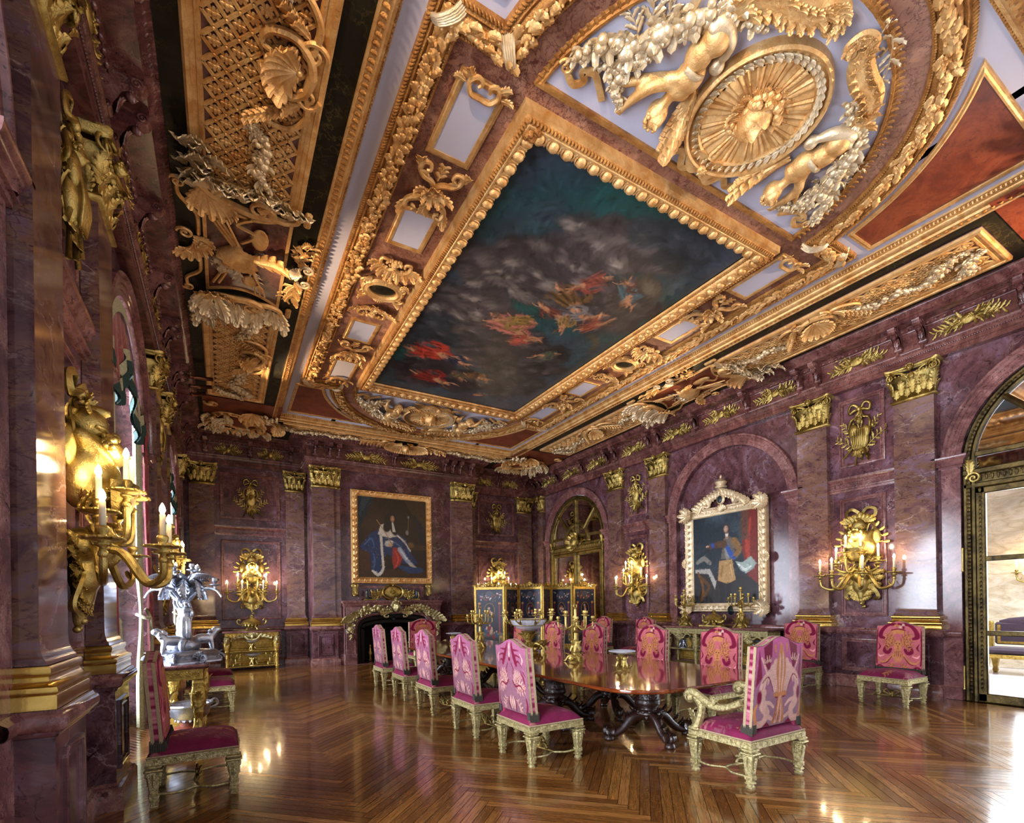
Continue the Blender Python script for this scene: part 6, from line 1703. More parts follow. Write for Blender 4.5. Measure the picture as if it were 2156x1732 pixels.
# chimney breast decoration
b = MB(); a = np.linspace(0, TAU, 40, endpoint=False)
b.ell((0, -.02, 0), (.26, .04, .18), 30, 8); b.sweep([(.28 * math.cos(t), .2 * math.sin(t)) for t in a], [(0, -.01), (0, -.05), (-.03, -.07), (-.05, -.04), (-.055, 0)], closed=True, axes=(0, 2, 1)); b.put(bunch(12, .16, .1, .04, (.03, .05), 3), TM(0, -.03, 0))
for sx in (-1, 1):
    for k in range(5): b.put(leafspray(9, .42, k, s=.3), TM(sx * .22, -.02, .02 * k - .06, ry=sx * (1.2 + .2 * k), sx=sx))
b.put(LEAF2, TM(0, -.05, .18, s=.16))
tag(obj('overmantel_cartouche', b, M['bronze'], None, WP['F'](4.36, .02, 2.03)), 'gilt oval cartouche with leaf sprays between mantel shelf and seated portrait', 'wall ornament')
b = MB(); pframe(b, 3.35, 1.84, 5.33, 2.22); struct('trim_%d' % nt, MB().put(b, WM['F']), M['trimmarble']); nt += 1
for u, t in ((3.26, 'sideboard'), (5.47, 'screen')):
    b = MB(); b.prism([(0, .32), (-.12, .32), (-.13, .25), (-.09, .18), (-.06, .08), (-.07, .02), (-.03, -.02), (0, -.02)], -.08, .08, axes=(1, 2, 0)); b.put(LEAF2, TM(0, -.09, .05, s=.26)); b.put(FACE, TM(0, -.12, .27, s=.05)); b.ell((0, -.05, -.0), (.05, .04, .04), 8, 6)
    for sx in (-1, 1): b.put(SPI, TM(sx * .085, -.07, .27, rz=PI / 2 * sx, s=.06)); 
    tag(obj('gilt_bracket', b, M['bronze'], None, WP['F'](u, .003, 1.94)), 'gilt scroll bracket under the seated portrait frame on the %s side' % t, 'bracket', 'gilt brackets')
for u, t, sx in ((3.62, 'sideboard', 1), (4.98, 'screen', -1)):
    V = thing('boot_ornament', 'small dark green boot-shaped ornament on a gilt base on the mantel, %s side' % t, 'ornament', WP['F'](u, .22, 1.788), 0)
    b = MB(); b.box(-.16, -.06, 0, .16, .06, .025, b=.01); b.box(-.13, -.05, .025, .13, .05, .04, b=.005); b.tube(curve([(-.08 * sx, -.0, .04), (-.1 * sx, -.05, .12), (-.08 * sx, -.05, .24)], 8), .008, 5); obj('gilt_base', b, M['bronze'], V)
    b = MB(); b.put(blob([('c', [(-.06 * sx, 0, .25), (-.06 * sx, 0, .15), (-.04 * sx, 0, .08)], [.042, .04, .045]), ('c', [(-.04 * sx, 0, .075), (.06 * sx, 0, .06)], [.042, .03])], .01, 2)); obj('boot', b, M['iron'], V)

# ---- portraits (plain generic sitters)
def seated():
    p = Paint(2.01 / 2.29, 260, (30, 22, 15))
    n = fbm(p.X, p.Y, 3, 5); p.lay(np.clip((n - .4) * 2.5, 0, .7), (62, 42, 22)); p.poly([(.0, .55), (.2, 1), (0, 1)], (26, 36, 42)); p.poly([(0, .7), (.16, 1), (.05, 1)], (50, 66, 74), .5)
    p.poly([(.58, 1), (.88, 1), (.88, .62), (.78, .72), (.66, .86)], (58, 42, 20), .8); p.poly([(.70, .84), (.82, .7), (.84, .5), (.78, .45), (.76, .66)], (20, 24, 34)); p.poly([(0, 0), (.88, 0), (.88, .1), (0, .1)], (62, 40, 20), .8); p.poly([(0, .1), (.14, .1), (.14, .36), (0, .36)], (66, 40, 22), .8)
    p.poly([(.52, .42), (.88, .42), (.88, .36), (.52, .36)], (70, 46, 24), .6)
    p.ell(.66, .42, .05, .035, (96, 70, 34), 0, .5)
    blue, lb = (28, 46, 84), (58, 84, 120)
    p.poly([(.02, .38), (.16, .56), (.28, .6), (.34, .5), (.5, .56), (.6, .5), (.68, .3), (.76, .2), (.7, .14), (.5, .2), (.36, .3), (.28, .2), (.28, .06), (.16, .06), (.14, .3), (.04, .34)], blue)
    for q in ([(.06, .38), (.16, .48), (.2, .36)], [(.5, .54), (.6, .44), (.64, .3)], [(.18, .3), (.2, .2), (.18, .1)], [(.34, .5), (.5, .42), (.6, .3)]): p.stroke(q, [.004, .012, .004], lb)
    for k in range(70): 
        x, y = random.uniform(.05, .75), random.uniform(.07, .58)
        d = p.C[int(y * (p.ny - 1)), min(p.nx - 1, int(x / p.asp * (p.nx - 1)))]
        if d[2] > d[0] * 1.5: p.ell(x, y, .007, .007, (120, 96, 50), 0, .5, .7)
    W_ = (196, 190, 176)
    p.stroke([(.28, .55), (.29, .35), (.3, .2), (.3, .1), (.24, .03), (.17, .08)], [.018, .015, .014, .016, .02, .012], W_); p.stroke([(.46, .56), (.58, .46), (.66, .34)], [.008, .01, .006], W_)
    p.poly([(.24, .54), (.28, .66), (.38, .7), (.48, .62), (.5, .53), (.4, .5), (.3, .52)], W_); p.mottle(30, .12)
    p.poly([(.43, .38), (.5, .38), (.56, .26), (.52, .16), (.44, .1), (.42, .2)], (150, 42, 36)); p.stroke([(.46, .34), (.5, .24), (.47, .14)], [.006, .012, .006], (190, 74, 60))
    p.stroke([(.52, .36), (.6, .24), (.68, .16)], [.03, .026, .018], (150, 160, 178)); p.stroke([(.53, .35), (.61, .24)], [.008, .008], (196, 204, 216)); p.stroke([(.66, .17), (.74, .12)], [.02, .014], (176, 168, 150)); p.stroke([(.52, .14), (.64, .1), (.8, .1)], [.02, .045, .03], (32, 56, 92))
    p.ell(.38, .43, .055, .04, (176, 172, 164), .4, .3); p.ell(.4, .41, .025, .02, (196, 150, 116), 0, .4)
    p.brush(1500, .03, .006, .28, 3); p.brush(1200, .014, .003, .25, 4)
    p.ell(.41, .72, .085, .10, (22, 16, 13), 0, .3); p.ell(.45, .62, .05, .09, (22, 16, 13), .3, .3); p.ell(.36, .64, .05, .07, (22, 16, 13), -.2, .3)
    p.ell(.43, .745, .026, .04, (150, 108, 82), 0, .4); p.ell(.434, .748, .014, .028, (176, 132, 104), 0, .8); p.stroke([(.39, .79), (.375, .72), (.385, .66)], [.016, .022, .016], (22, 16, 13)); p.stroke([(.465, .79), (.485, .72), (.48, .64)], [.012, .018, .016], (22, 16, 13)); p.poly([(.42, .7), (.44, .7), (.47, .58), (.43, .58)], (190, 186, 176))
    for x in (.417, .443): p.ell(x, .757, .006, .004, (50, 30, 22), 0, .5)
    p.ell(.432, .725, .01, .003, (140, 70, 60), 0, .5)
    p.stroke([(.23, .72), (.34, .56), (.42, .42)], .005, (150, 110, 50)); p.stroke([(.64, .76), (.63, .55)], .004, (110, 84, 50)); p.ell(.64, .78, .012, .018, (110, 116, 118), 0, .5); p.ell(.62, .58, .02, .03, (120, 116, 112), 0, .5)
    return p
def standing():
    p = Paint(1.64 / 2.06, 240, (32, 44, 52))
    n = fbm(p.X, p.Y, 3, 15); p.lay(np.clip((n - .42) * 3, 0, .7), (66, 80, 92)); p.poly([(0, 0), (.8, 0), (.8, .3), (0, .36)], (38, 34, 34), .9, .05)
    p.poly([(.62, 1), (.8, 1), (.8, .2), (.68, .3), (.62, .58)], (120, 36, 26), .95); p.stroke([(.72, .9), (.68, .6), (.72, .4)], [.01, .03, .01], (160, 58, 40)); p.poly([(.58, .68), (.7, .68), (.7, 1), (.6, 1)], (74, 66, 52), .6)
    p.poly([(.02, .4), (.22, .4), (.3, .24), (.28, .16), (.2, .34), (.02, .36)], (166, 164, 156)); p.stroke([(.05, .48), (.14, .52), (.22, .46)], [.02, .03, .02], (120, 118, 112)); p.stroke([(.06, .36), (.12, .2), (.1, .04)], .014, (110, 72, 28)); p.stroke([(.1, .3), (.2, .2), (.14, .1)], .02, (86, 56, 24))
    p.stroke([(.36, .24), (.38, .12), (.36, .02)], [.04, .03, .025], (22, 22, 30)); p.stroke([(.46, .24), (.45, .12), (.46, .02)], [.04, .03, .025], (22, 22, 30))
    p.poly([(.34, .48), (.5, .48), (.54, .26), (.44, .22), (.32, .26)], (170, 134, 84)); p.stroke([(.38, .42), (.36, .3)], .01, (140, 106, 62)); p.stroke([(.48, .42), (.5, .3)], .008, (196, 160, 108))
    p.poly([(.36, .5), (.4, .72), (.48, .74), (.54, .68), (.52, .48)], (96, 90, 84)); p.ell(.44, .58, .03, .09, (150, 150, 150), .1, .6, .7)
    p.poly([(.39, .66), (.42, .7), (.52, .54), (.48, .5)], (40, 76, 150)); p.stroke([(.40, .66), (.3, .66), (.2, .64)], [.045, .032, .02], (84, 56, 34)); p.ell(.26, .66, .025, .03, (40, 70, 140), 0, .4); p.ell(.19, .655, .02, .012, (206, 164, 134), 0, .4); p.stroke([(.19, .65), (.24, .5)], .005, (40, 30, 24))
    p.stroke([(.53, .68), (.58, .58), (.52, .5)], [.04, .036, .024], (128, 94, 54)); p.ell(.52, .5, .026, .02, (40, 74, 146), 0, .4)
    p.poly([(.54, .46), (.62, .44), (.72, .5), (.78, .42), (.74, .36), (.66, .32), (.6, .36)], (150, 166, 158)); p.stroke([(.58, .42), (.66, .36), (.72, .4)], [.008, .014, .006], (196, 206, 198))
    p.brush(1500, .03, .006, .28, 13); p.brush(1200, .014, .003, .25, 14)
    p.stroke([(.44, .73), (.44, .78)], .02, (150, 116, 96)); p.ell(.437, .83, .045, .052, (58, 50, 44), 0, .4); p.ell(.43, .824, .026, .036, (164, 130, 110), 0, .5); p.ell(.425, .826, .014, .024, (186, 152, 130), 0, .9)
    for x in (.418, .44): p.ell(x, .838, .005, .004, (60, 44, 38), 0, .5)
    p.ell(.428, .808, .009, .003, (150, 84, 76), 0, .5); p.poly([(.42, .77), (.46, .77), (.45, .74), (.43, .74)], (210, 204, 196))
    p.mottle(14, .15)
    return p
o = thing('portrait_painting', 'large seated portrait in blue fleur-patterned robe over the fireplace, gilded frame', 'painting', WP['F'](4.38, .05, 2.27), 0)
se = seated(); se.panel('canvas', 2.04, 2.32, M['paint'], o, M_=TM(0, -.06, .19))
FPR = [(.02, -.02), (.02, -.05), (-.0, -.075), (-.02, -.07), (-.05, -.085), (-.09, -.12), (-.13, -.13), (-.16, -.11), (-.18, -.115), (-.2, -.08), (-.2, -.0)]
def pic_frame(w, h, seed, sp=.08):
    b = MB(); b.sweep([(-w / 2, 0), (w / 2, 0), (w / 2, h), (-w / 2, h)], FPR, closed=True, axes=(0, 2, 1))
    def orn(x, z, a): b.put(LEAF2, TM(x, -.12, z, ry=a, rx=.1, s=.11))
    nx, nz = int(w / sp) + 3, int(h / sp) + 3
    for k in range(nx):
        x = -w / 2 - .12 + (w + .24) * k / (nx - 1); orn(x, -.15, .5 if k % 2 else -.5); orn(x, h + .07, .5 if k % 2 else -.5)
    for k in range(nz):
        z = -.1 + (h + .2) * k / (nz - 1); orn(-w / 2 - .11, z - .03, .6 if k % 2 else -.6); orn(w / 2 + .11, z - .03, .6 if k % 2 else -.6)
    return b
b = pic_frame(2.01, 2.29, 2); v, q, t = b.tpl(); obj('frame', MB().add(v, q, t, TM(0, .05, .205)), M['gold'], o)
o = thing('portrait_painting', 'standing portrait with blue sash and red drapery in crested gold frame inside the arched niche', 'painting', WP['R'](7.51, -.08, 1.55), WR['R'])
st = standing(); v, q, t = (lambda P_: (P_, None, None))(0)
P_ = np.stack([-(st.X / st.asp - .5) * -1.70, 0 * st.X - .06, st.Y * 2.10], -1); mb = MB(); mb.grid(P_, c=st.C); obj('canvas', mb, M['paint'], o)
b = pic_frame(1.66, 2.08, 4, .07)
for sx in (-1, 1):
    for z in (-.1, 2.18):
        for k in range(8): b.put(LEAF2, TM(sx * .95, -.12, z, ry=k * .8, rx=.25, s=.24))
        b.put(SPI, TM(sx * .98, -.13, z, s=.1, sx=sx))
    b.put(shell(.12, 7), TM(sx * .98, -.12, 1.0, ry=sx * PI / 2))
v, q, t = b.tpl(); v = v.copy(); v[:, 0] *= 1.05; obj('frame', MB().add(v, q, t, TM(0, .0, .01)), M['goldpale'], o)
b = MB()
for sx in (-1, 1):
    b.tube(curve([(sx * .62, -.12, 2.2), (sx * .5, -.14, 2.34), (sx * .34, -.13, 2.3), (sx * .3, -.14, 2.42), (sx * .16, -.13, 2.5), (0, -.14, 2.62)], 28), np.linspace(.045, .03, 28), 7)
    for k in range(9): b.put(LEAF2, TM(sx * (.6 - .065 * k), -.13, 2.2 + .035 * k, ry=sx * (.9 - .15 * k), rx=.2, s=.24))
b.ell((0, -.13, 2.42), (.11, .05, .12), 14, 8); b.lathe([(0, 2.66), (.12, 2.68), (.14, 2.72), (.1, 2.74), (.14, 2.82), (.08, 2.88), (0, 2.92)], 14, cy=-.12); b.ell((0, -.12, 2.95), (.03, .03, .05), 8, 6); b.put(shell(.16, 7), TM(0, -.14, 2.14))
obj('crest', b, M['goldpale'], o)
b = MB(); b.ell((0, -.18, 2.42), (.07, .02, .085), 14, 8); obj('dark_oval', b, M['iron'], o)
# ------------------------------------------------------------------ seat furniture
CRIM, CRIM2, CREAM, GOLDF = (112, 8, 46), (78, 6, 34), (206, 164, 150), (186, 122, 72)
def mleaf(p, x, y, L, a, c, sh, sgn=1, n=5, curl=.5):
    # acanthus leaf in paint: overlapping lobes along a curved midrib
    pts = []
    for i in range(n + 1):
        t = i / n; aa = a + sgn * curl * t
        pts.append((x + L * t * math.sin(aa), y + L * t * math.cos(aa)))
    for i in range(n):
        t = i / n; px, py = pts[i]; w = L * .26 * math.sin(PI * (.25 + .65 * t)); aa = a + sgn * curl * t
        for sd in (-1, 1):
            ex, ey = px + w * 1.5 * math.sin(aa + sd * .95), py + w * 1.5 * math.cos(aa + sd * .95)
            p.stroke([(px, py), (ex, ey)], [w * .42, w * .12], sh, soft=.4); p.stroke([(px, py), ((px + ex) / 2 + .004, (py + ey) / 2 + .004), (ex, ey)], [w * .26, w * .22, w * .06], c, soft=.5)
    p.stroke(pts, [L * .05, L * .04, L * .01], c, soft=.5); p.stroke(pts, [L * .012, L * .008], sh, soft=.5)


def rear_fabric():
    p = Paint(.62 / .70, 96, (134, 90, 104)); A = p.asp; c = A / 2
    p.lay(.6 * p.Y ** 2, (170, 90, 130)); p.lay(.35 * np.clip(.4 - p.Y, 0, 1) * 2, (124, 98, 100))
    for s in (-1, 1):
        X = lambda u: c + s * u
        p.stroke([(X(.06), .96), (X(.09), .88), (X(.15), .78), (X(.19), .70)], [.012, .03, .045, .03], CRIM)
        for (u, v, w, z) in ((.12, .88, .28, .94), (.16, .82, .33, .84), (.2, .74, .34, .70)): p.stroke([(X(u), v), (X((u + w) / 2), v + .03), (X(w), z)], [.016, .012, .004], CRIM)
        p.stroke([(X(.3), .9), (X(.36), .82), (X(.33), .74)], [.006, .014, .004], CREAM)
        p.stroke([(X(.05), .68), (X(.10), .60), (X(.08), .50)], [.008, .012, .006], CRIM)
        mleaf(p, X(.12), .42, .26, s * .3, CREAM, CRIM, s, 6, .6); mleaf(p, X(.16), .40, .24, s * 2.4, CREAM, CRIM, -s, 5, .9); mleaf(p, X(.2), .44, .2, s * 1.3, CREAM, CRIM, s, 4, .5)
        p.stroke([(X(.06), .44), (X(.14), .38), (X(.26), .42), (X(.34), .36)], [.01, .016, .012, .004], CRIM)
        p.stroke([(X(.3), .66), (X(.36), .55), (X(.38), .46)], [.004, .016, .004], CRIM); p.stroke([(X(.36), .64), (X(.40), .58)], [.012, .004], CRIM)
        mleaf(p, X(.22), .02, .2, s * .3, CREAM, CRIM, -s, 4, .8); p.stroke([(X(.36), .02), (X(.40), .14), (X(.38), .26)], [.02, .02, .006], CRIM)
        p.stroke([(X(.03), .22), (X(.06), .14), (X(.04), .04)], [.006, .02, .01], CREAM); p.stroke([(X(.07), .2), (X(.1), .12), (X(.08), .02)], [.004, .014, .01], CRIM)
    p.ell(c, .90, .02, .05, CREAM, soft=.4); p.ell(c, .80, .022, .05, CREAM, soft=.4); p.ell(c, .73, .03, .03, CRIM, soft=.4); p.ell(c, .12, .02, .07, CREAM, soft=.5)
    p.mottle(14, .22); return p


def front_fabric():
    p = Paint(.62 / .70, 96, (180, 92, 98)); c = p.asp / 2
    p.lay(.4 * p.Y, (192, 106, 110))
    for s in (-1, 1):
        X = lambda u: c + s * u
        p.stroke([(X(.02), .92), (X(.2), .98), (X(.32), .9), (X(.36), .76), (X(.28), .70)], [.02, .04, .045, .05, .02], CRIM)
        p.stroke([(X(.1), .58), (X(.22), .48), (X(.25), .40), (X(.19), .36), (X(.14), .42)], [.03, .05, .05, .045, .03], CRIM); p.ell(X(.2), .42, .025, .03, (150, 60, 80), soft=.4)
        for k, a in enumerate((.5, .9, 1.3, 1.8)): mleaf(p, X(.08), .62 - .03 * k, .26 - .02 * k, s * a, GOLDF, CRIM, s, 4, .3)
        p.stroke([(X(.10), .30), (X(.2), .18), (X(.32), .14), (X(.40), .22)], [.02, .028, .02, .006], GOLDF); p.stroke([(X(.12), .26), (X(.22), .13), (X(.34), .10)], [.008, .012, .006], CRIM)
        p.stroke([(X(.28), .3), (X(.36), .28), (X(.40), .34)], [.01, .02, .005], (226, 150, 150)); p.stroke([(X(.40), .6), (X(.36), .5), (X(.41), .42)], [.004, .02, .004], CRIM)
        p.stroke([(X(.3), .02), (X(.36), .06), (X(.42), .02)], .02, CRIM); mleaf(p, X(.06), .10, .18, s * 1.9, GOLDF, CRIM, s, 4, .5); p.stroke([(X(.42), .95), (X(.44), .5), (X(.42), .1)], [.008, .02, .012], CRIM)
    p.poly([(c - .10, .74), (c + .10, .74), (c + .13, .84), (c - .13, .84)], GOLDF); p.stroke([(c - .13, .84), (c + .13, .84)], .012, CRIM)
    g = np.random.default_rng(4)
    for k in range(14): p.ell(c + g.uniform(-.1, .1), .87 + g.uniform(0, .08), .026, .024, [GOLDF, CRIM, CREAM][k % 3], soft=.4)
    p.ell(c, .5, .075, .10, GOLDF, soft=.25); p.ell(c, .42, .06, .06, GOLDF, soft=.4)
    for s in (-1, 1): p.ell(c + s * .03, .53, .016, .010, CRIM2, soft=.5)
    p.ell(c, .47, .012, .03, CRIM, soft=.6, op=.7); p.ell(c, .42, .03, .008, CRIM2, soft=.5)
    for k in range(5): p.stroke([(c + .03 * (k - 2), .38), (c + .04 * (k - 2), .26), (c + .02 * (k - 2), .14)], [.012, .016, .006], GOLDF); p.stroke([(c + .03 * (k - 2) + .012, .38), (c + .04 * (k - 2) + .014, .26)], .004, CRIM)
    p.mottle(16, .2); return p


def sheaf_fabric():
    p = Paint(.72 / .76, 120, (138, 96, 116)); c = p.asp / 2
    p.lay(np.clip(p.Y - .35, 0, 1) * 1.2, (196, 86, 140)); p.lay(.4 * np.clip(.5 - p.Y, 0, 1) * 2, (146, 126, 132))
    g = np.random.default_rng(9)
    for s in (-1, 1):
        X = lambda u: c + s * u
        p.poly([(X(.16), 1.0), (X(.34), .98), (X(.33), .78), (X(.24), .66), (X(.2), .8)], CRIM); p.poly([(X(.42), .98), (X(.46), .5), (X(.36), .62)], CRIM, .9)
        p.stroke([(X(.38), .86), (X(.32), .74), (X(.27), .62)], [.012, .016, .008], CREAM)
        for k in range(4): p.stroke([(X(.03 + .03 * k), .40), (X(.08 + .05 * k), .62), (X(.12 + .07 * k), .74 - .05 * k), (X(.18 + .075 * k), .58 - .06 * k)], [.014, .03, .034, .012], CREAM, soft=.5); p.stroke([(X(.045 + .03 * k), .40), (X(.1 + .05 * k), .6), (X(.15 + .07 * k), .70 - .05 * k)], [.004, .008, .004], CRIM)
        mleaf(p, X(.2), .78, .16, s * .9, CREAM, CRIM, s, 4, .6); p.stroke([(X(.12), .92), (X(.11), .84)], [.02, .008], GOLDF)
        # rampant beast
        p.stroke([(X(.40), .04), (X(.30), .06), (X(.24), .16), (X(.32), .26), (X(.34), .36)], [.05, .045, .05, .06, .05], CREAM); p.ell(X(.33), .42, .055, .06, CREAM, soft=.4); p.ell(X(.39), .38, .04, .09, CRIM, soft=.5); p.stroke([(X(.3), .3), (X(.2), .28), (X(.12), .22)], [.03, .022, .014], CREAM); p.stroke([(X(.26), .14), (X(.16), .1), (X(.08), .06)], [.035, .025, .014], CREAM)
        p.stroke([(X(.42), .06), (X(.46), .2), (X(.42), .3)], [.02, .024, .01], GOLDF); p.poly([(X(.14), .0), (X(.3), .0), (X(.22), .06)], CRIM)
    for k in range(5): p.stroke([(c + .02 * (k - 2), .38), (c + .035 * (k - 2), .66), (c + .02 * (k - 2), .90 - .03 * abs(k - 2))], [.012, .028, .008], CREAM if k % 2 else GOLDF, soft=.5)
    p.ell(c, .86, .035, .07, GOLDF, soft=.4); p.stroke([(c - .1, .36), (c, .345), (c + .1, .36)], .03, GOLDF); p.stroke([(c - .1, .33), (c, .315), (c + .1, .33)], .008, CRIM)
    for k in range(5): p.stroke([(c + .015 * (k - 2), .32), (c + .03 * (k - 2), .18), (c + .05 * (k - 2), .04)], [.012, .02, .022], CREAM if k % 2 else GOLDF, soft=.5); p.stroke([(c + .02 * (k - 2) + .01, .32), (c + .04 * (k - 2) + .012, .06)], .005, CRIM)
    p.mottle(14, .2); return p
FA_R, FA_F, FA_S = rear_fabric(), front_fabric(), sheaf_fabric()


def back_panel(w, z0, h, lean, y0, th, rear, front, rise=.075):
    b = MB()
    def surf(p, y, sgn):
        u = p.X / p.asp; v = p.Y
        ar = np.clip(1 - np.abs(2 * u - 1) / .86, 0, 1); ar = ar * ar * (3 - 2 * ar)
        z = z0 + v * (h + rise * ar); x = (u - .5) * w * (1 - .03 * v)
        bul = .02 * (1 - (2 * u - 1) ** 4) * (1 - (2 * v - 1) ** 4)
        return np.stack([x, y + lean * v + sgn * bul, z], -1)
    Rr, Fr = surf(rear, y0 + th, 1), surf(front, y0, -1)
    b.grid(Rr, c=rear.C); b.grid(Fr, c=front.C)
    # padded edge joining the two faces
    def rim(P, k=60):
        e = np.concatenate([P[:, 0], P[-1, :], P[::-1, -1], P[0, ::-1]]); i = np.linspace(0, len(e) - 1, 160).astype(int); return e[i]
    A, B = rim(Rr), rim(Fr); m = (A + B) / 2; cen = m.mean(0); m = m + (m - cen) * np.array([.012, 0, .008])
    c = np.array(lin(150, 62, 88)); g = np.random.default_rng(2); n = g.random(160)[:, None]
    cc = np.where(n < .35, np.array(lin(122, 26, 60)), np.where(n < .5, np.array(lin(198, 140, 140)), np.array(lin(176, 100, 116))))
    b.grid(np.stack([A, m, B], 0), cv=True, c=np.stack([cc, cc, cc], 0))
    return b, Rr, Fr


def seat_fab():
    p = Paint(1.0, 56, (112, 28, 62)); g = np.random.default_rng(6)
    for k in range(12): mleaf(p, g.uniform(.1, .9), g.uniform(.1, .9), g.uniform(.18, .34), g.uniform(0, TAU), [(150, 92, 92), (120, 66, 80), GOLDF][k % 3], CRIM, 1 if k % 2 else -1, 4, .6)
    p.mottle(8, .3); return p
SEATP = seat_fab()
b = MB(); b.sqloft([(.05, .34), (.058, .335), (.058, .325), (.04, .318), (.045, .312), (.062, .306), (.066, .296), (.056, .288), (.045, .284), (.047, .268), (.044, .24), (.034, .15), (.029, .112), (.036, .108), (.036, .072), (.028, .068), (.026, .055), (.036, .046), (.034, .036), (.02, .03), (.022, .02), (.03, .012), (.028, .0)])
for k in range(4):
    a = k * PI / 2
    for z, s in ((.26, .012), (.235, .01), (.21, .009), (.19, .008), (.17, .007)): b.ell((.046 * math.cos(a) * (.6 + z * 1.7), .046 * math.sin(a) * (.6 + z * 1.7), z), (s, s, s * 1.2), 6, 5)
    b.put(LEAFS, TM(.052 * math.cos(a + PI / 4) * 1.3, .052 * math.sin(a + PI / 4) * 1.3, .295, rz=a + PI * .75, s=.05, sz=-1)); b.put(ROS4, TM(.036 * math.cos(a), .036 * math.sin(a), .09, rz=a + PI / 2, s=.018))
    b.sweep([(-.022, .14), (.022, .14), (.03, .255), (-.03, .255)], [(0, .0), (.005, -.005), (.008, 0)], closed=True, axes=(0, 2, 1), M=TM(.036 * math.cos(a), .036 * math.sin(a), 0, rz=a + PI / 2, rx=-.09))
LEGM = b.mesh('leg'); LEGM.set_sharp_from_angle(angle=R(35)); LEGM.materials.append(M['paleg'])


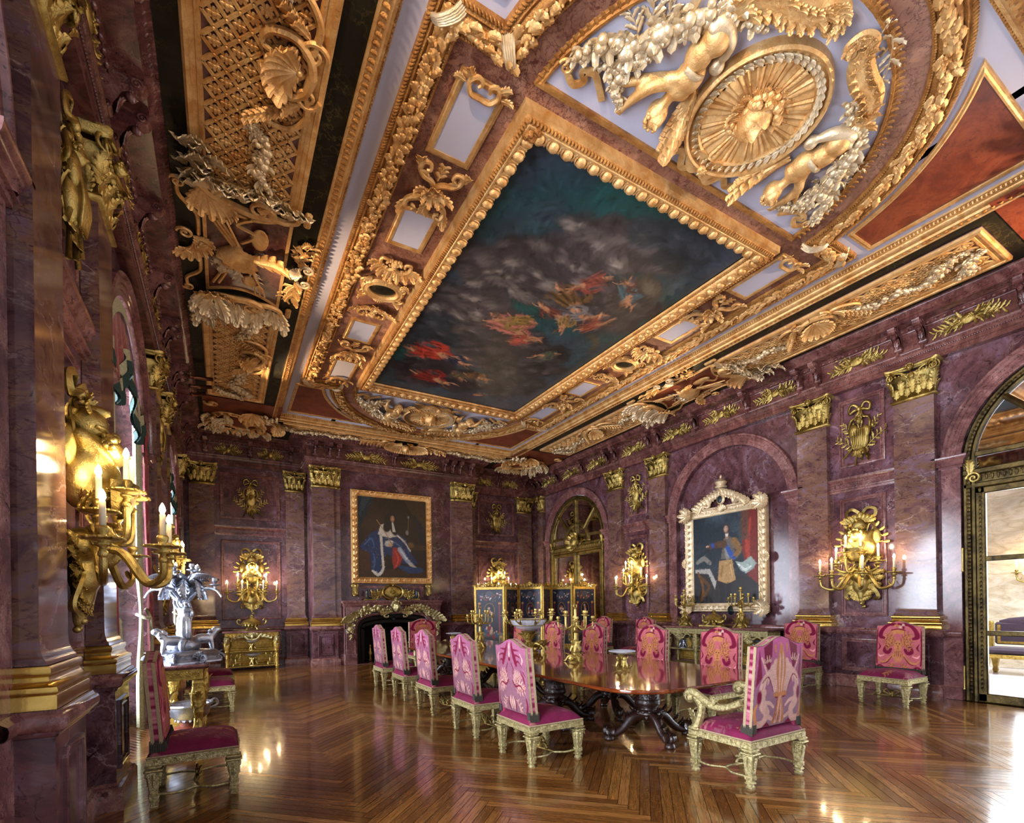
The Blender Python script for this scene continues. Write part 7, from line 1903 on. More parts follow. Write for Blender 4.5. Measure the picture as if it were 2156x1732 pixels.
def make_chair(arm=False):
    k = 1.22 if arm else 1.0
    t = thing('armchair' if arm else 'dining_chair', 'x', 'armchair' if arm else 'chair')
    hx, hy = .295 * k, .285
    for sx in (-1, 1):
        for sy in (-1, 1): obj('leg', LEGM, None, t, (sx * hx, sy * hy, 0))
    b = MB(); b.sweep([(-hx - .04, -hy - .04), (hx + .04, -hy - .04), (hx + .04, hy + .04), (-hx - .04, hy + .04)], [(.07, .335), (0, .335), (0, .342), (-.004, .344), (-.004, .386), (0, .388), (0, .396), (.07, .396)], closed=True)
    for s4, (L_, off) in enumerate(((hx, hy), (hy, hx), (hx, hy), (hy, hx))):
        a = s4 * PI / 2; m = TM(rz=a)
        for q in range(9):
            x = (q - 4) / 4.2 * L_; b.put(ROS if q % 2 else LEAF2, m @ TM(x, -off - .042, .366 if q % 2 else .345, s=.022 if q % 2 else .05))
    obj('seat_rail', b, M['paleg'], t)
    u = np.linspace(-1, 1, 56)[None, :]; v = np.linspace(-1, 1, 56)[:, None]
    z = .40 + .085 * np.clip(1 - np.abs(u) ** 7, 0, 1) ** .5 * np.clip(1 - np.abs(v) ** 7, 0, 1) ** .5 + .03 * (1 - u ** 2) * (1 - v ** 2)
    b = MB(); b.grid(np.stack([u * (hx + .035) + 0 * v, v * (hy + .035) + 0 * u, z], -1), c=SEATP.C); b.box(-hx - .035, -hy - .035, .39, hx + .035, hy + .035, .402)
    b.c.append(np.broadcast_to(np.array(lin(104, 24, 56)), (8, 3))); obj('seat', b, M['fabric'], t, ang=50)
    b = MB(); rail = [(-hx - .038, -hy - .038), (hx + .038, -hy - .038), (hx + .038, hy + .038), (-hx - .038, hy + .038)]
    b.sweep(rail, [(0, .398), (-.006, .402), (-.006, .410), (0, .414)], closed=True); obj('seat_braid', b, M['trimband'], t)
    w = .62 * k if not arm else .70; y0, th, ln = .215, .085, .05
    hh = .70 if not arm else .74
    b, Rr, Fr = back_panel(w, .50, hh - .03, ln, y0, th, FA_S if arm else FA_R, FA_F)
    obj('back_cushion', b, M['fabric'], t, ang=50)
    b = MB()
    for sx in (-1, 1): b.box(sx * (w / 2 - .085), y0 + .01, .39, sx * (w / 2 - .005), y0 + th - .005, .54, b=.012)
    b.c.append(np.broadcast_to(np.array(lin(150, 56, 84)), (48, 3))); obj('back_post', b, M['fabric'], t)
    b = MB()
    for P, sg in ((Rr, 1), (Fr, -1)):
        for e in (P[:, 0], P[:, -1]):
            s_ = np.sign(e[0, 0]); b.grid(np.stack([e + [s_ * .006, sg * .0, 0], e + [s_ * .006, -sg * .026, 0], e + [s_ * .002, -sg * .026, 0]], 0))
        e = P[-1]; b.grid(np.stack([e + [0, sg * .002, .004], e + [0, -sg * .024, .006], e + [0, -sg * .024, .0]], 0))
    obj('galloon_trim', b, M['trimband'], t)
    b = MB(); n = 90; x = np.linspace(-w / 2, w / 2, n)
    j = np.arange(n); b.grid(np.stack([np.stack([x, 0 * x + y0 - .012 - .006 * (j % 2), 0 * x + .52], -1), np.stack([x, 0 * x + y0 - .018 - .008 * (j % 3), .455 - .006 * (j % 2)], -1)], 0))
    for sx in (-1, 1):
        yy = np.linspace(y0 - .015, y0 + th + .012, 16); j = np.arange(16)
        b.grid(np.stack([np.stack([0 * yy + sx * (w / 2 + .004), yy, 0 * yy + .535], -1), np.stack([sx * (w / 2 + .010 + .006 * (j % 2)), yy, .445 - .006 * (j % 2)], -1)], 0))
        b.box(sx * (w / 2 - .05), y0 + th, .535, sx * (w / 2 + .004), y0 + th + .008, .46)
    obj('fringe', b, M['fringe'], t)
    zz = .088
    for sx in (-1, 1):
        s_ = np.linspace(-hy + .03, hy - .03, 30); X = sx * hx - sx * .045 * np.exp(-(s_ / .07) ** 2) - sx * .012 * np.cos(s_ * 22)
        b = MB(); b.tube(np.stack([X, s_, 0 * s_ + zz], -1), .013, 6, flat=.8); obj('side_stretcher', b, M['paleg'], t)
    b = MB(); s_ = np.linspace(-hx + .05, hx - .05, 20); b.tube(np.stack([s_, .02 * np.cos(s_ * 14), 0 * s_ + zz], -1), .012, 6)
    for sx in (-1, 1):
        b.tube(curve([(sx * .02, 0, .10), (sx * .10, 0, .14), (sx * .15, 0, .11), (sx * .11, 0, .095)], 16), np.linspace(.014, .008, 16), 6); b.tube(curve([(sx * .01, 0, .10), (sx * .05, 0, .19), (sx * .10, 0, .18), (sx * .09, 0, .15)], 16), np.linspace(.014, .008, 16), 6); b.put(LEAF2, TM(sx * .06, 0, .11, ry=sx * .9, s=.09))
    b.put(LEAF2, TM(0, -.01, .1, s=.11)); b.ell((0, 0, .1), (.025, .025, .03), 8, 6); obj('cross_stretcher', b, M['darkbronze'] if not arm else M['paleg'], t)
    if arm:
        for sx in (-1, 1):
            b = MB(); x = sx * (hx + .01)
            c = curve([(x, .22, .72), (x, .08, .655), (x, -.08, .64), (x, -.2, .70), (x, -.31, .745), (x, -.37, .70), (x, -.33, .66), (x, -.29, .685)], 44)
            b.tube(c, np.interp(np.linspace(0, 1, 44), [0, .2, .6, .8, 1], [.034, .036, .04, .034, .02]), 10); b.ell((x, -.32, .69), (.055, .045, .045), 10, 7)
            b.tube(curve([(x, -.26, .70), (x, -.20, .62), (x, -.22, .52), (x, -.26, .42)], 18), np.interp(np.linspace(0, 1, 18), [0, .5, 1], [.036, .036, .05]), 8); b.box(x - .06, -.32, .39, x + .06, -.2, .425, b=.012); b.put(LEAF2, TM(x, -.29, .44, rx=.2, s=.16)); b.put(LEAF2, TM(x + sx * .03, -.05, .64, rz=sx * PI / 2, s=.12))
            obj('arm', b, M['paleg'], t)
    return t
chair0 = make_chair(); arm0 = make_chair(True)
RZ = {'L': PI / 2, 'R': -PI / 2}
seats = [('T', 2.895, 4.44, PI / 2, 'crimson damask chair on the left of the table nearest the camera, seen from behind'), ('T', 2.9, 5.69, PI / 2, 'crimson damask chair on the left of the table, second from the camera'), ('T', 2.93, 7.17, PI / 2, 'crimson damask chair at the middle of the left side of the table'),
         ('T', 2.95, 8.52, PI / 2, 'crimson damask chair on the left of the table, second from the fireplace end'), ('T', 2.96, 9.84, PI / 2, 'crimson damask chair on the left of the table closest to the fireplace'),
         ('T', 5.70, 4.53, -PI / 2, 'crimson damask chair across the table behind the near armchair, seat and face-pattern back visible'), ('T', 5.70, 5.80, -PI / 2, 'crimson damask chair across the table above the glass tazza, back facing the camera'), ('T', 5.70, 7.25, -PI / 2, 'crimson damask chair across the table just right of the candelabrum with the heart-shaped finial'),
         ('T', 5.70, 8.55, -PI / 2, 'crimson damask chair across the table between silver-bowled centrepiece and candelabrum'), ('T', 5.70, 9.85, -PI / 2, 'crimson damask chair mostly hidden behind the crystal-bowled table centrepiece'),
         ('W', 8.98, 3.72, -PI / 2, 'crimson damask chair alone against the wall beside the glass door'), ('W', 8.98, 5.27, -PI / 2, 'crimson damask chair against the wall, half hidden behind the near armchair'), ('W', 8.98, 9.21, -PI / 2, 'crimson damask chair against the wall just beyond the portrait console table'), ('W', 8.98, 10.8, -PI / 2, 'crimson damask chair against the wall beside the folding screen'),
         ('V', -.22, 5.28, PI / 2, 'crimson velvet chair in the left foreground under the big sconce, seat seen from its side'), ('V', -.18, 9.24, PI / 2, 'crimson damask chair on the window wall just past the gilt console table'), ('V', -.18, 10.62, PI / 2, 'farther crimson damask chair on the window wall, only its seat edge showing beyond the console')]
GR = {'T': 'dining chairs round the table', 'W': 'chairs along the door wall', 'V': 'chairs along the window wall'}
for i, (gk, x, y, rz, lab) in enumerate(seats):
    if i == 0:
        chair0.location = (x, y, 0); chair0.rotation_euler = (0, 0, rz); chair0['label'] = lab; chair0['group'] = GR[gk]
    else: dup(chair0, (x, y, 0), rz, lab, GR[gk])
arm0.location = (4.25, 2.95, 0); arm0.rotation_euler = (0, 0, PI); tag(arm0, 'scroll-armed crimson damask armchair at the near end of the table, sheaf-and-lions back', 'armchair', 'armchairs at the table ends')
dup(arm0, (4.32, 11.62, 0), 0, 'crimson damask armchair at the far end of the table in front of the fireplace')

# ------------------------------------------------------------------ dining table
T = thing('dining_table', 'long polished mahogany dining table with rounded ends on carved pedestals', 'table', (4.40, 7.30, 0))
def table_outline(w=1.13, l=3.92, r=.62, m=14):
    P = []
    for cx, cy, a0 in ((w - r, l - r * 1.0, 0), (-w + r, l - r, PI / 2), (-w + r, -l + r, PI), (w - r, -l + r, 1.5 * PI)):
        for k in range(m + 1):
            a = a0 + k / m * PI / 2; P.append((cx + r * math.copysign(abs(math.cos(a)) ** .85, math.cos(a)), cy + r * math.copysign(abs(math.sin(a)) ** .85, math.sin(a))))
    return np.array(P)
to = table_outline()
def clip_y(P, y0, y1):
    def half(P, y, sg):
        out = []
        for i in range(len(P)):
            a, b_ = P[i], P[(i + 1) % len(P)]; da, db = sg * (a[1] - y), sg * (b_[1] - y)
            if da >= 0: out.append(a)
            if da * db < 0: t_ = da / (da - db); out.append(a + (b_ - a) * t_)
        return np.array(out)
    return half(half(P, y0, 1), y1, -1)
cuts = [-4.1, -2.38, -.8, .8, 2.38, 4.1]
for y0, y1 in zip(cuts[:-1], cuts[1:]):
    pl = clip_y(to, y0 + .002, y1 - .002); b = MB(); c0 = pl.mean(0)
    E_ = [(1 - .012, .718), (1, .728), (1.003, .742), (1, .755), (1 - .006, .76)]
    ring = []
    for s_, z in E_:
        q = pl.copy(); q[:, 0] *= s_; q[:, 1] = np.where(np.abs(q[:, 1]) > 3.3, np.sign(q[:, 1]) * (3.3 + (np.abs(q[:, 1]) - 3.3) * s_), q[:, 1]); ring.append([(x, y, z) for x, y in q])
    b.grid(np.array(ring), cv=True, caps=True); obj('table_leaf', b, M['wood'], T)
b = MB(); b.box(-.75, -3.3, .63, .75, 3.3, .716, b=.01); obj('apron', b, M['darkwood'], T)
b = MB(); b.lathe([(0, .63), (.19, .62), (.2, .58), (.11, .55), (.10, .5), (.15, .46), (.155, .40), (.11, .36), (.13, .33), (.16, .31), (.15, .27), (.10, .25), (.09, .21), (0, .18)], 20)
for k in range(10):
    a = TAU * k / 10
    for z, r, s in ((.40, .13, .2), (.24, .13, .11), (.52, .11, .12)): b.put(LEAF2, TM(r * math.cos(a), r * math.sin(a), z, rz=a + PI / 2, rx=-.1, s=s))
for k in range(14): a = TAU * k / 14; b.ell((.155 * math.cos(a), .155 * math.sin(a), .325), (.025, .025, .02), 7, 5)
COLM = b.mesh('pedestal_column'); COLM.materials.append(M['darkwood'])
b = MB(); c = curve([(.08, 0, .27), (.2, 0, .25), (.32, 0, .13), (.42, 0, .075), (.5, 0, .075), (.545, 0, .11), (.51, 0, .145), (.48, 0, .12)], 34)
b.tube(c, np.interp(np.linspace(0, 1, 34), [0, .4, .75, 1], [.062, .045, .036, .028]), 9); b.ell((.505, 0, .11), (.05, .045, .05), 12, 8); b.tube([(.5, -.05, .115), (.5, .05, .115)], .055, 12)
b.lathe([(0, 0), (.055, 0), (.06, .02), (.05, .05), (.0, .06)], 12, cx=.5)
for k in range(3, 20, 3): b.put(LEAF2, TM(c[k][0], 0, c[k][2] + .03, rz=-PI / 2, rx=-1.0, s=.13))
TLEG = b.mesh('leg'); TLEG.materials.append(M['darkwood'])
for x, y, a in ((-.03, -2.98, 2.82), (-.5, -1.72, 1.2), (.5, -1.72, -.5), (0.05, 0, .78), (-.5, 1.72, 1.2), (.5, 1.72, .2), (-.03, 2.98, 2.3)):
    pd = obj('pedestal', COLM, None, T, (x, y, 0)); 
    for k in range(4): obj('leg', TLEG, None, pd, (0, 0, 0), a + k * PI / 2)

# ------------------------------------------------------------------ things on the table
def lat(b, prof, n=18, **k): b.lathe(prof, n, **k)
def figure_t(s=1., arm_up=0):
    # small draped standing figure, facing -y
    P = [('e', (0, 0, .90), (.055, .06, .07)), ('c', [(0, 0, .84), (0, 0, .78)], [.03, .035]), ('e', (0, 0, .70), (.105, .07, .11)), ('e', (0, 0, .55), (.095, .075, .12)), ('c', [(-.04, 0, .5), (-.05, -.02, .25), (-.05, 0, .02)], [.085, .075, .07]), ('c', [(.04, 0, .5), (.06, -.03, .28), (.05, -.01, .02)], [.085, .075, .07]), ('e', (0, .02, .12), (.14, .1, .13))]
    for sx in (-1, 1):
        if arm_up == sx: P.append(('c', [(sx * .1, 0, .76), (sx * .17, -.02, .9), (sx * .13, 0, 1.08)], [.034, .03, .022]))
        else: P.append(('c', [(sx * .1, 0, .76), (sx * .17, -.03, .62), (sx * .11, -.11, .54)], [.034, .03, .024]))
    v, q, t = blob(P, .022, 2); b = MB(); b.add(v * s, q, t)
    b.put(FACE, TM(0, -.012 * s, .905 * s, s=.058 * s))
    return b
CHER = MB(); v, q, t = blob([('e', (0, 0, .085), (.02, .02, .024)), ('e', (0, 0, .05), (.024, .02, .03)), ('c', [(-.012, -.01, .04), (-.022, -.02, .005)], [.013, .009]), ('c', [(.012, -.01, .04), (.022, -.02, .005)], [.013, .009]), ('c', [(.02, 0, .065), (.035, -.01, .1)], [.009, .007]), ('c', [(-.02, 0, .065), (-.035, -.01, .1)], [.009, .007])], .006, 1); CHER.add(v, q, t)
def tazza(lab, loc, group='glass tazzas'):
    o = thing('tazza', lab, 'tazza', loc, 0, group)
    b = MB(); lat(b, [(0, 0), (.10, 0), (.105, .012), (.08, .02), (.06, .03), (.04, .04), (.02, .05), (.016, .17), (.03, .185), (.045, .19), (0, .195)])
    for k in range(3): a = TAU * k / 3 + .3; b.put(CHER, TM(.05 * math.cos(a), .05 * math.sin(a), .03, rz=a + PI / 2, s=1.3))
    for k in range(6): a = TAU * k / 6; b.put(LEAF2, TM(.09 * math.cos(a), .09 * math.sin(a), .0, rz=a + PI / 2, rx=.4, s=.07)); b.put(LEAF2, TM(.02 * math.cos(a), .02 * math.sin(a), .14, rz=a + PI / 2, rx=.3, s=.06))
    obj('gilt_stem', b, M['bronze'], o)
    b = MB(); a = np.linspace(0, TAU, 36, endpoint=False)[None, :]; pr = np.array([(.0, .197), (.05, .2), (.11, .212), (.165, .232), (.165, .24), (.11, .222), (.05, .21), (.0, .206)]); r = pr[:, :1] * (1 + .04 * np.cos(a * 12) * (pr[:, :1] > .1)); b.grid(np.stack([r * np.cos(a), r * np.sin(a), pr[:, 1:] + 0 * a], -1), cv=True)
    obj('glass_dish', b, M['glass'], o); return o
tz = tazza('glass dish on gilt cherub stem on the near part of the dining table', (4.36, 4.74, .7605)); dup(tz, (4.40, 10.15, .7605), .6, 'far glass dish on gilt stem near the fireplace end of the dining table')
def small_cup(b, x, y, z, s=1.):
    b.lathe([(0, -.05), (.012, -.045), (.012, -.02), (.05, -.008), (.052, 0), (.015, .004), (.02, .02), (.028, .03), (.024, .06), (.0, .06)], 12, TM(x, y, z, s=s))
def candelabrum(lab, loc, group, h=.84, top=True, mat='bronze', arms=8):
    o = thing('candelabrum', lab, 'candelabrum', loc, .2, group)
    b = MB(); lat(b, [(0, .0), (.12, .0), (.125, .015), (.10, .03), (.085, .05), (.09, .06), (.07, .09), (.05, .10), (.055, .13), (.04, .145), (.035, .3), (.045, .31), (.03, .33), (.025, .42), (.05, .44), (.03, .46), (.028, .5), (.05, .53), (.06, .56), (.03, .6), (.02, .62), (.018, .76), (0, .77)])
    for k in range(3):
        a = TAU * k / 3; b.tube(curve([(.05 * math.cos(a), .05 * math.sin(a), .09), (.11 * math.cos(a), .11 * math.sin(a), .075), (.15 * math.cos(a), .15 * math.sin(a), .02), (.18 * math.cos(a), .18 * math.sin(a), .016)], 14), np.linspace(.02, .012, 14), 7); b.put(LEAF2, TM(.06 * math.cos(a), .06 * math.sin(a), .09, rz=a + PI / 2, rx=1.2, s=.14)); b.put(shell(.05, 7), TM(.1 * math.cos(a + 1), .1 * math.sin(a + 1), .03, rz=a + 1 + PI / 2)); b.put(CHER, TM(.04 * math.cos(a), .04 * math.sin(a), .15, rz=a + PI / 2, s=1.5))
    if top:
        for sx in (-1, 1): b.tube(curve([(0, 0, .76), (sx * .03, 0, .80), (sx * .025, 0, .835), (0, 0, .815)], 12), .008, 6)
    else: small_cup(b, 0, 0, .8, 1.3)
    obj('stem', b, M[mat], o)
    for k in range(arms):
        a = TAU * k / arms; r = .25 if k % 2 else .2; z = .60 if k % 2 else .68; b = MB()
        c = curve([(.03 * math.cos(a), .03 * math.sin(a), .54), (r * .55 * math.cos(a), r * .55 * math.sin(a), .47), (r * .95 * math.cos(a), r * .95 * math.sin(a), .50), (r * math.cos(a), r * math.sin(a), z - .04)], 16)
        b.tube(c, .010, 6); b.put(LEAF2, TM(c[7][0], c[7][1], c[7][2], rz=a + PI / 2, rx=.8, s=.07)); small_cup(b, r * math.cos(a), r * math.sin(a), z); obj('arm', b, M[mat], o)
    return o
cd = candelabrum('gilt table candelabrum with heart-shaped finial, nearer the camera on the dining table', (4.44, 5.80, .7605), 'table candelabra'); dup(cd, (4.45, 8.93, .7605), .5, 'gilt table candelabrum beyond the crystal centrepiece, toward the fireplace')
o = thing('epergne', 'gilt centrepiece with crystal bowl, candle arms and spreading scroll base on the table', 'centrepiece', (4.60, 7.35, .7605), .4)
b = MB(); lat(b, [(0, .0), (.18, .0), (.16, .03), (.08, .06), (.06, .12), (.1, .15), (.05, .2), (.06, .3), (.12, .36), (.13, .38), (0, .38)])
g = np.random.default_rng(3)
for k in range(8):
    a = TAU * k / 8; L_ = .5 if k % 4 == 0 else .3
    b.tube(curve([(.08 * math.cos(a), .08 * math.sin(a), .12), (L_ * .6 * math.cos(a), L_ * .6 * math.sin(a), .16), (L_ * math.cos(a), L_ * math.sin(a), .10), (L_ * 1.05 * math.cos(a), L_ * 1.05 * math.sin(a), .03)], 16), np.linspace(.035, .02, 16), 7)
    for m in range(4): r = L_ * (.3 + .22 * m); b.put(LEAF2, TM(r * math.cos(a), r * math.sin(a), .10, rz=a + PI / 2 + g.uniform(-.6, .6), rx=.6, s=.15)); b.ell((r * math.cos(a + .2), r * math.sin(a + .2), .09), (.035, .035, .035), 8, 6)
    b.put(LEAF2, TM(.06 * math.cos(a), .06 * math.sin(a), .22, rz=a + PI / 2, rx=.5, s=.18))
obj('gilt_base', b, M['bronze'], o)
b = MB(); a = np.linspace(0, TAU, 48, endpoint=False)[None, :]; pr = np.array([(.0, .385), (.1, .39), (.2, .43), (.28, .50), (.31, .585), (.30, .585), (.265, .505), (.19, .44), (.0, .40)]); r = pr[:, :1] * (1 + .025 * np.cos(a * 24)); b.grid(np.stack([r * np.cos(a), r * np.sin(a), pr[:, 1:] + 0 * a], -1), cv=True); obj('crystal_bowl', b, M['glass'], o)
b = MB(); b.tube([(.315 * math.cos(t), .315 * math.sin(t), .585) for t in np.linspace(0, TAU, 40, endpoint=False)], .010, 6, closed=True); b.tube([(.27 * math.cos(t), .27 * math.sin(t), .48) for t in np.linspace(0, TAU, 40, endpoint=False)], .007, 6, closed=True); obj('rim', b, M['bronze'], o)
for k in range(8):
    a = TAU * k / 8 + .2; b = MB(); r = .44
    for d, zz in ((-.12, .64), (.12, .68)):
        aa = a + d * .8; c = curve([(.29 * math.cos(a), .29 * math.sin(a), .5), (.37 * math.cos(a), .37 * math.sin(a), .52), (.42 * math.cos(aa), .42 * math.sin(aa), .57), (r * math.cos(aa), r * math.sin(aa), zz - .02)], 14); b.tube(c, .011, 6); small_cup(b, r * math.cos(aa), r * math.sin(aa), zz + .02, 1.05)
    b.put(LEAF2, TM(.3 * math.cos(a), .3 * math.sin(a), .5, rz=a + PI / 2, rx=.7, s=.1)); obj('arm', b, M['bronze'], o)

# ------------------------------------------------------------------ consoles and sideboard
def herm_leg(mat, h=.80):
    b = MB(); b.sqloft([(.05, h), (.055, h - .03), (.06, h - .05), (.05, h - .07), (.065, h - .12), (.07, h - .2), (.055, h - .30), (.045, h - .34), (.05, h - .36), (.05, h - .38), (.04, h - .40), (.028, .10), (.04, .08), (.04, .03), (.03, .02), (.035, .0)])
    for k in range(4):
        a = k * PI / 2; b.put(LEAF2, TM(.06 * math.cos(a), .06 * math.sin(a), h - .33, rz=a + PI / 2, rx=-.05, s=.22)); b.put(LEAFS, TM(.04 * math.cos(a), .04 * math.sin(a), h - .44, rz=a + PI / 2, s=.12, sz=-1)); b.put(ROS4, TM(.058 * math.cos(a), .058 * math.sin(a), h - .09, rz=a + PI / 2, s=.03))
    return b
def console(name, lab, cat, loc, rz, w, d, h, mat, shelf=None, legsx=(-1, 1), top='trimmarble'):
    o = thing(name, lab, cat, loc, rz)
    b = MB(); b.sweep([(-w / 2, -d / 2), (w / 2, -d / 2), (w / 2, d / 2), (-w / 2, d / 2)], [(.4 * d, h - .045), (0, h - .045), (-.012, h - .035), (-.02, h - .02), (-.01, h - .004), (0, h), (.49 * d, h)], closed=True); b.box(-w / 2 + .05, -d / 2 + .05, h - .04, w / 2 - .05, d / 2 - .05, h - .001); obj('marble_top', b, M[top], o)
    b = MB(); b.box(-w / 2 + .04, -d / 2 + .04, h - .17, w / 2 - .04, d / 2 - .04, h - .046, b=.006)
    n = int(w / .09)
    for k in range(n): x = -w / 2 + .1 + (w - .2) * k / (n - 1); b.put(ROS, TM(x, -d / 2 + .035, h - .105, s=.035)); b.tube([(x - .04, -d / 2 + .034, h - .07), (x + .04, -d / 2 + .034, h - .14)], .006, 4); b.ell((x, -d / 2 + .034, h - .165), (.012, .012, .012), 6, 5)
    n2 = int(d / .09)
    for k in range(n2):
        for sx in (-1, 1): b.put(ROS, TM(sx * (w / 2 - .035), -d / 2 + .1 + (d - .2) * k / max(1, n2 - 1), h - .105, rz=sx * PI / 2, s=.035))
    obj('apron', b, M[mat], o)
    lm = herm_leg(mat, h - .165).mesh('leg'); lm.materials.append(M[mat])
    for sx in legsx:
        for sy in (-1, 1): obj('leg', lm, None, o, (sx * (w / 2 - .085), sy * (d / 2 - .09), 0))
    if shelf:
        for z in shelf:
            b = MB(); b.box(-w / 2 + .07, -d / 2 + .06, z - .03, w / 2 - .07, d / 2 - .05, z, b=.008)
            for k in range(int(w / .05)): b.ell((-w / 2 + .1 + .05 * k, -d / 2 + .058, z - .015), (.014, .01, .012), 6, 5)
            obj('shelf', b, M[mat], o)
    return o
c1 = console('console_table', 'gilt console table with pink marble top below the curtained window, silver centrepiece on it', 'console table', (-.42, 7.42, 0), PI / 2, 1.72, .52, .985, 'lacq', (.14,))
c2 = console('console_table', 'long pale gilt console table with marble top under the niche portrait', 'console table', (9.72, 7.42, 0), -PI / 2, 2.76, .52, 1.03, 'paleg', (.16, .50), (-1, -.36, .36, 1))
b = MB()
for x0 in (-.9, 0, .9):
    for sx in (-1, 1): b.tube(curve([(x0, -.2, .86), (x0 + sx * .1, -.22, .80), (x0 + sx * .22, -.22, .86), (x0 + sx * .3, -.2, .80)], 16), np.linspace(.03, .015, 16), 7)
    b.put(shell(.1, 7), TM(x0, -.23, .82)); 
    for k in range(6): b.put(LEAF2, TM(x0 + .06 * (k - 2.5), -.22, .84, ry=PI + .3 * (k - 2.5), rx=-.2, s=.14))
obj('apron_ornament', b, M['paleg'], c2)
b = MB(); b.box(-1.25, .19, .2, 1.25, .21, .86); 
for x0 in (-.83, 0, .83): pframe(b2 := MB(), x0 - .33, .24, x0 + .33, .46); v, q, t = b2.tpl(); v = v.copy(); v[:, 1] = .19 - v[:, 1]; b.add(v, q, t)
obj('back_panel', b, M['lacq'], c2)
c3 = console('sideboard', 'gold painted two-shelf sideboard with carved crest below the sconce on the end wall', 'sideboard', (.66, 14.93, 0), 0, 1.34, .50, 1.02, 'lacq', (.10, .50))
b = MB(); b.box(-.6, .18, .1, .6, .2, .86)
for z0, z1 in ((.13, .45), (.54, .84)): pframe(b2 := MB(), -.5, z0, .5, z1); v, q, t = b2.tpl(); v = v.copy(); v[:, 1] = .18 - v[:, 1]; b.add(v, q, t)
obj('back_panel', b, M['lacq'], c3)
b = MB(); b.put(shell(.14, 9), TM(0, -.23, .86)); b.put(FACE, TM(0, -.25, .88, s=.07))
for sx in (-1, 1):
    b.tube(curve([(0, -.22, .78), (sx * .12, -.24, .82), (sx * .2, -.23, .92), (sx * .3, -.22, .86), (sx * .36, -.22, .9)], 20), np.linspace(.035, .015, 20), 7)
    for k in range(5): b.put(LEAF2, TM(sx * (.06 + .07 * k), -.23, .86, ry=sx * (.6 + .3 * k), rx=.2, s=.15))
    b.put(LEAF2, TM(sx * .585, -.22, .62, s=.3)); b.put(FACE, TM(sx * .585, -.24, .78, s=.06))
obj('carved_crest', b, M['paleg'], c3)

def tureen(lab, loc, rz, s=1., tray=True):
    o = thing('tureen', lab, 'tureen', loc, rz)
    b = MB(); lat(b, [(0, .05), (.06, .055), (.05, .08), (.10, .10), (.17, .14), (.19, .18), (.175, .2), (0, .2)], 22, M=TM(s=s, sx=1.2))
    for k in range(4): a = TAU * k / 4 + .78; b.tube(curve([(.1 * s * math.cos(a), .1 * s * math.sin(a), .1 * s), (.15 * s * math.cos(a), .15 * s * math.sin(a), .06 * s), (.17 * s * math.cos(a), .17 * s * math.sin(a), .025 * s)], 8), .02 * s, 6)
    for k in range(16): a = TAU * k / 16; b.put(LEAF2, TM(.2 * s * math.cos(a) * 1.05, .17 * s * math.sin(a), .11 * s, rz=a + PI / 2, s=.09 * s))
    obj('bowl', b, M['bronze'], o)
    b = MB(); lat(b, [(.18, .2), (.19, .21), (.16, .25), (.09, .29), (.04, .31), (.03, .33), (0, .33)], 22, M=TM(s=s, sx=1.2))
    for k in range(7): b.put(LEAF2, TM(.02 * math.cos(k), .02 * math.sin(k), .3 * s, rz=k * .9, rx=.4, s=.10 * s))
    b.put(bunch(8, .04, .04, .04, (.015, .025), 2), TM(0, .02, .37 * s)); obj('lid', b, M['bronze'], o)
    for sx in (-1, 1):
        b = MB(); b.tube(curve([(sx * .2 * s, 0, .15 * s), (sx * .3 * s, 0, .17 * s), (sx * .33 * s, 0, .25 * s), (sx * .28 * s, 0, .29 * s), (sx * .26 * s, 0, .25 * s)], 18), .016 * s, 7); obj('handle', b, M['bronze'], o)
    if tray:
        b = MB(); lat(b, [(0, 0), (.26, 0), (.3, .012), (.31, .03), (.28, .024), (0, .02)], 30, M=TM(s=s, sx=1.25, sy=.7))
        for sx in (-1, 1): b.put(SPI, TM(sx * .38 * s, 0, .03 * s, rx=PI / 2, s=.05 * s))
        obj('tray', b, M['bronze'], o)
    else:
        b = MB(); b.box(-.32 * s, -.16 * s, .0, .32 * s, .16 * s, .045 * s, b=.01)
        for sx in (-1, 1): b.put(blob([('e', (0, 0, .08), (.09, .05, .05)), ('e', (.08, 0, .11), (.04, .035, .04)), ('c', [(.05, .02, .07), (.07, .02, .01)], [.02, .015])], .012, 1), TM(sx * .2 * s, -.04, .03, rz=0 if sx > 0 else PI, s=s))
        obj('plinth_base', b, M['bronze'], o)
    return o
tureen('gilt covered tureen on a tray on top of the gold sideboard', (.66, 14.93, 1.021), 0, 1.05)
tureen('gilt covered tureen on footed plinth under the niche portrait, between two candelabra', (9.70, 7.50, 1.031), -PI / 2, .95, False)
def rock_cand(lab, loc):
    o = candelabrum(lab, loc, 'console candelabra', top=False, arms=9); o.rotation_euler.z = .4
    b = MB(); g = np.random.default_rng(5)
    for k in range(26): a = g.uniform(0, TAU); r = g.uniform(.04, .13); b.put(LEAF2, TM(r * math.cos(a), r * math.sin(a), g.uniform(0, .12), rz=a + PI / 2, rx=.3, s=.15))
    b.put(figure_t(.33, 1), TM(.03, -.02, .10, rz=.4)); b.put(figure_t(.3, -1), TM(-.05, .03, .08, rz=2.4)); obj('figure_group', b, M['bronze'], o); return o
k1 = rock_cand('gilt figure candelabrum at the near end of the console under the niche portrait', (9.68, 6.80, 1.031)); dup(k1, (9.68, 8.32, 1.031), 1.0, 'gilt figure candelabrum at the far end of the console under the niche portrait')
for k in (k1,): pass
b = MB(); b.ell((0, 0, 0), (.12, .03, .11), 16, 8); tag(obj('name_plaque', b, M['iron'], None, (9.98, 7.26, 1.40)), 'small dark plaque leaning at the bottom edge of the niche portrait frame', 'plaque')
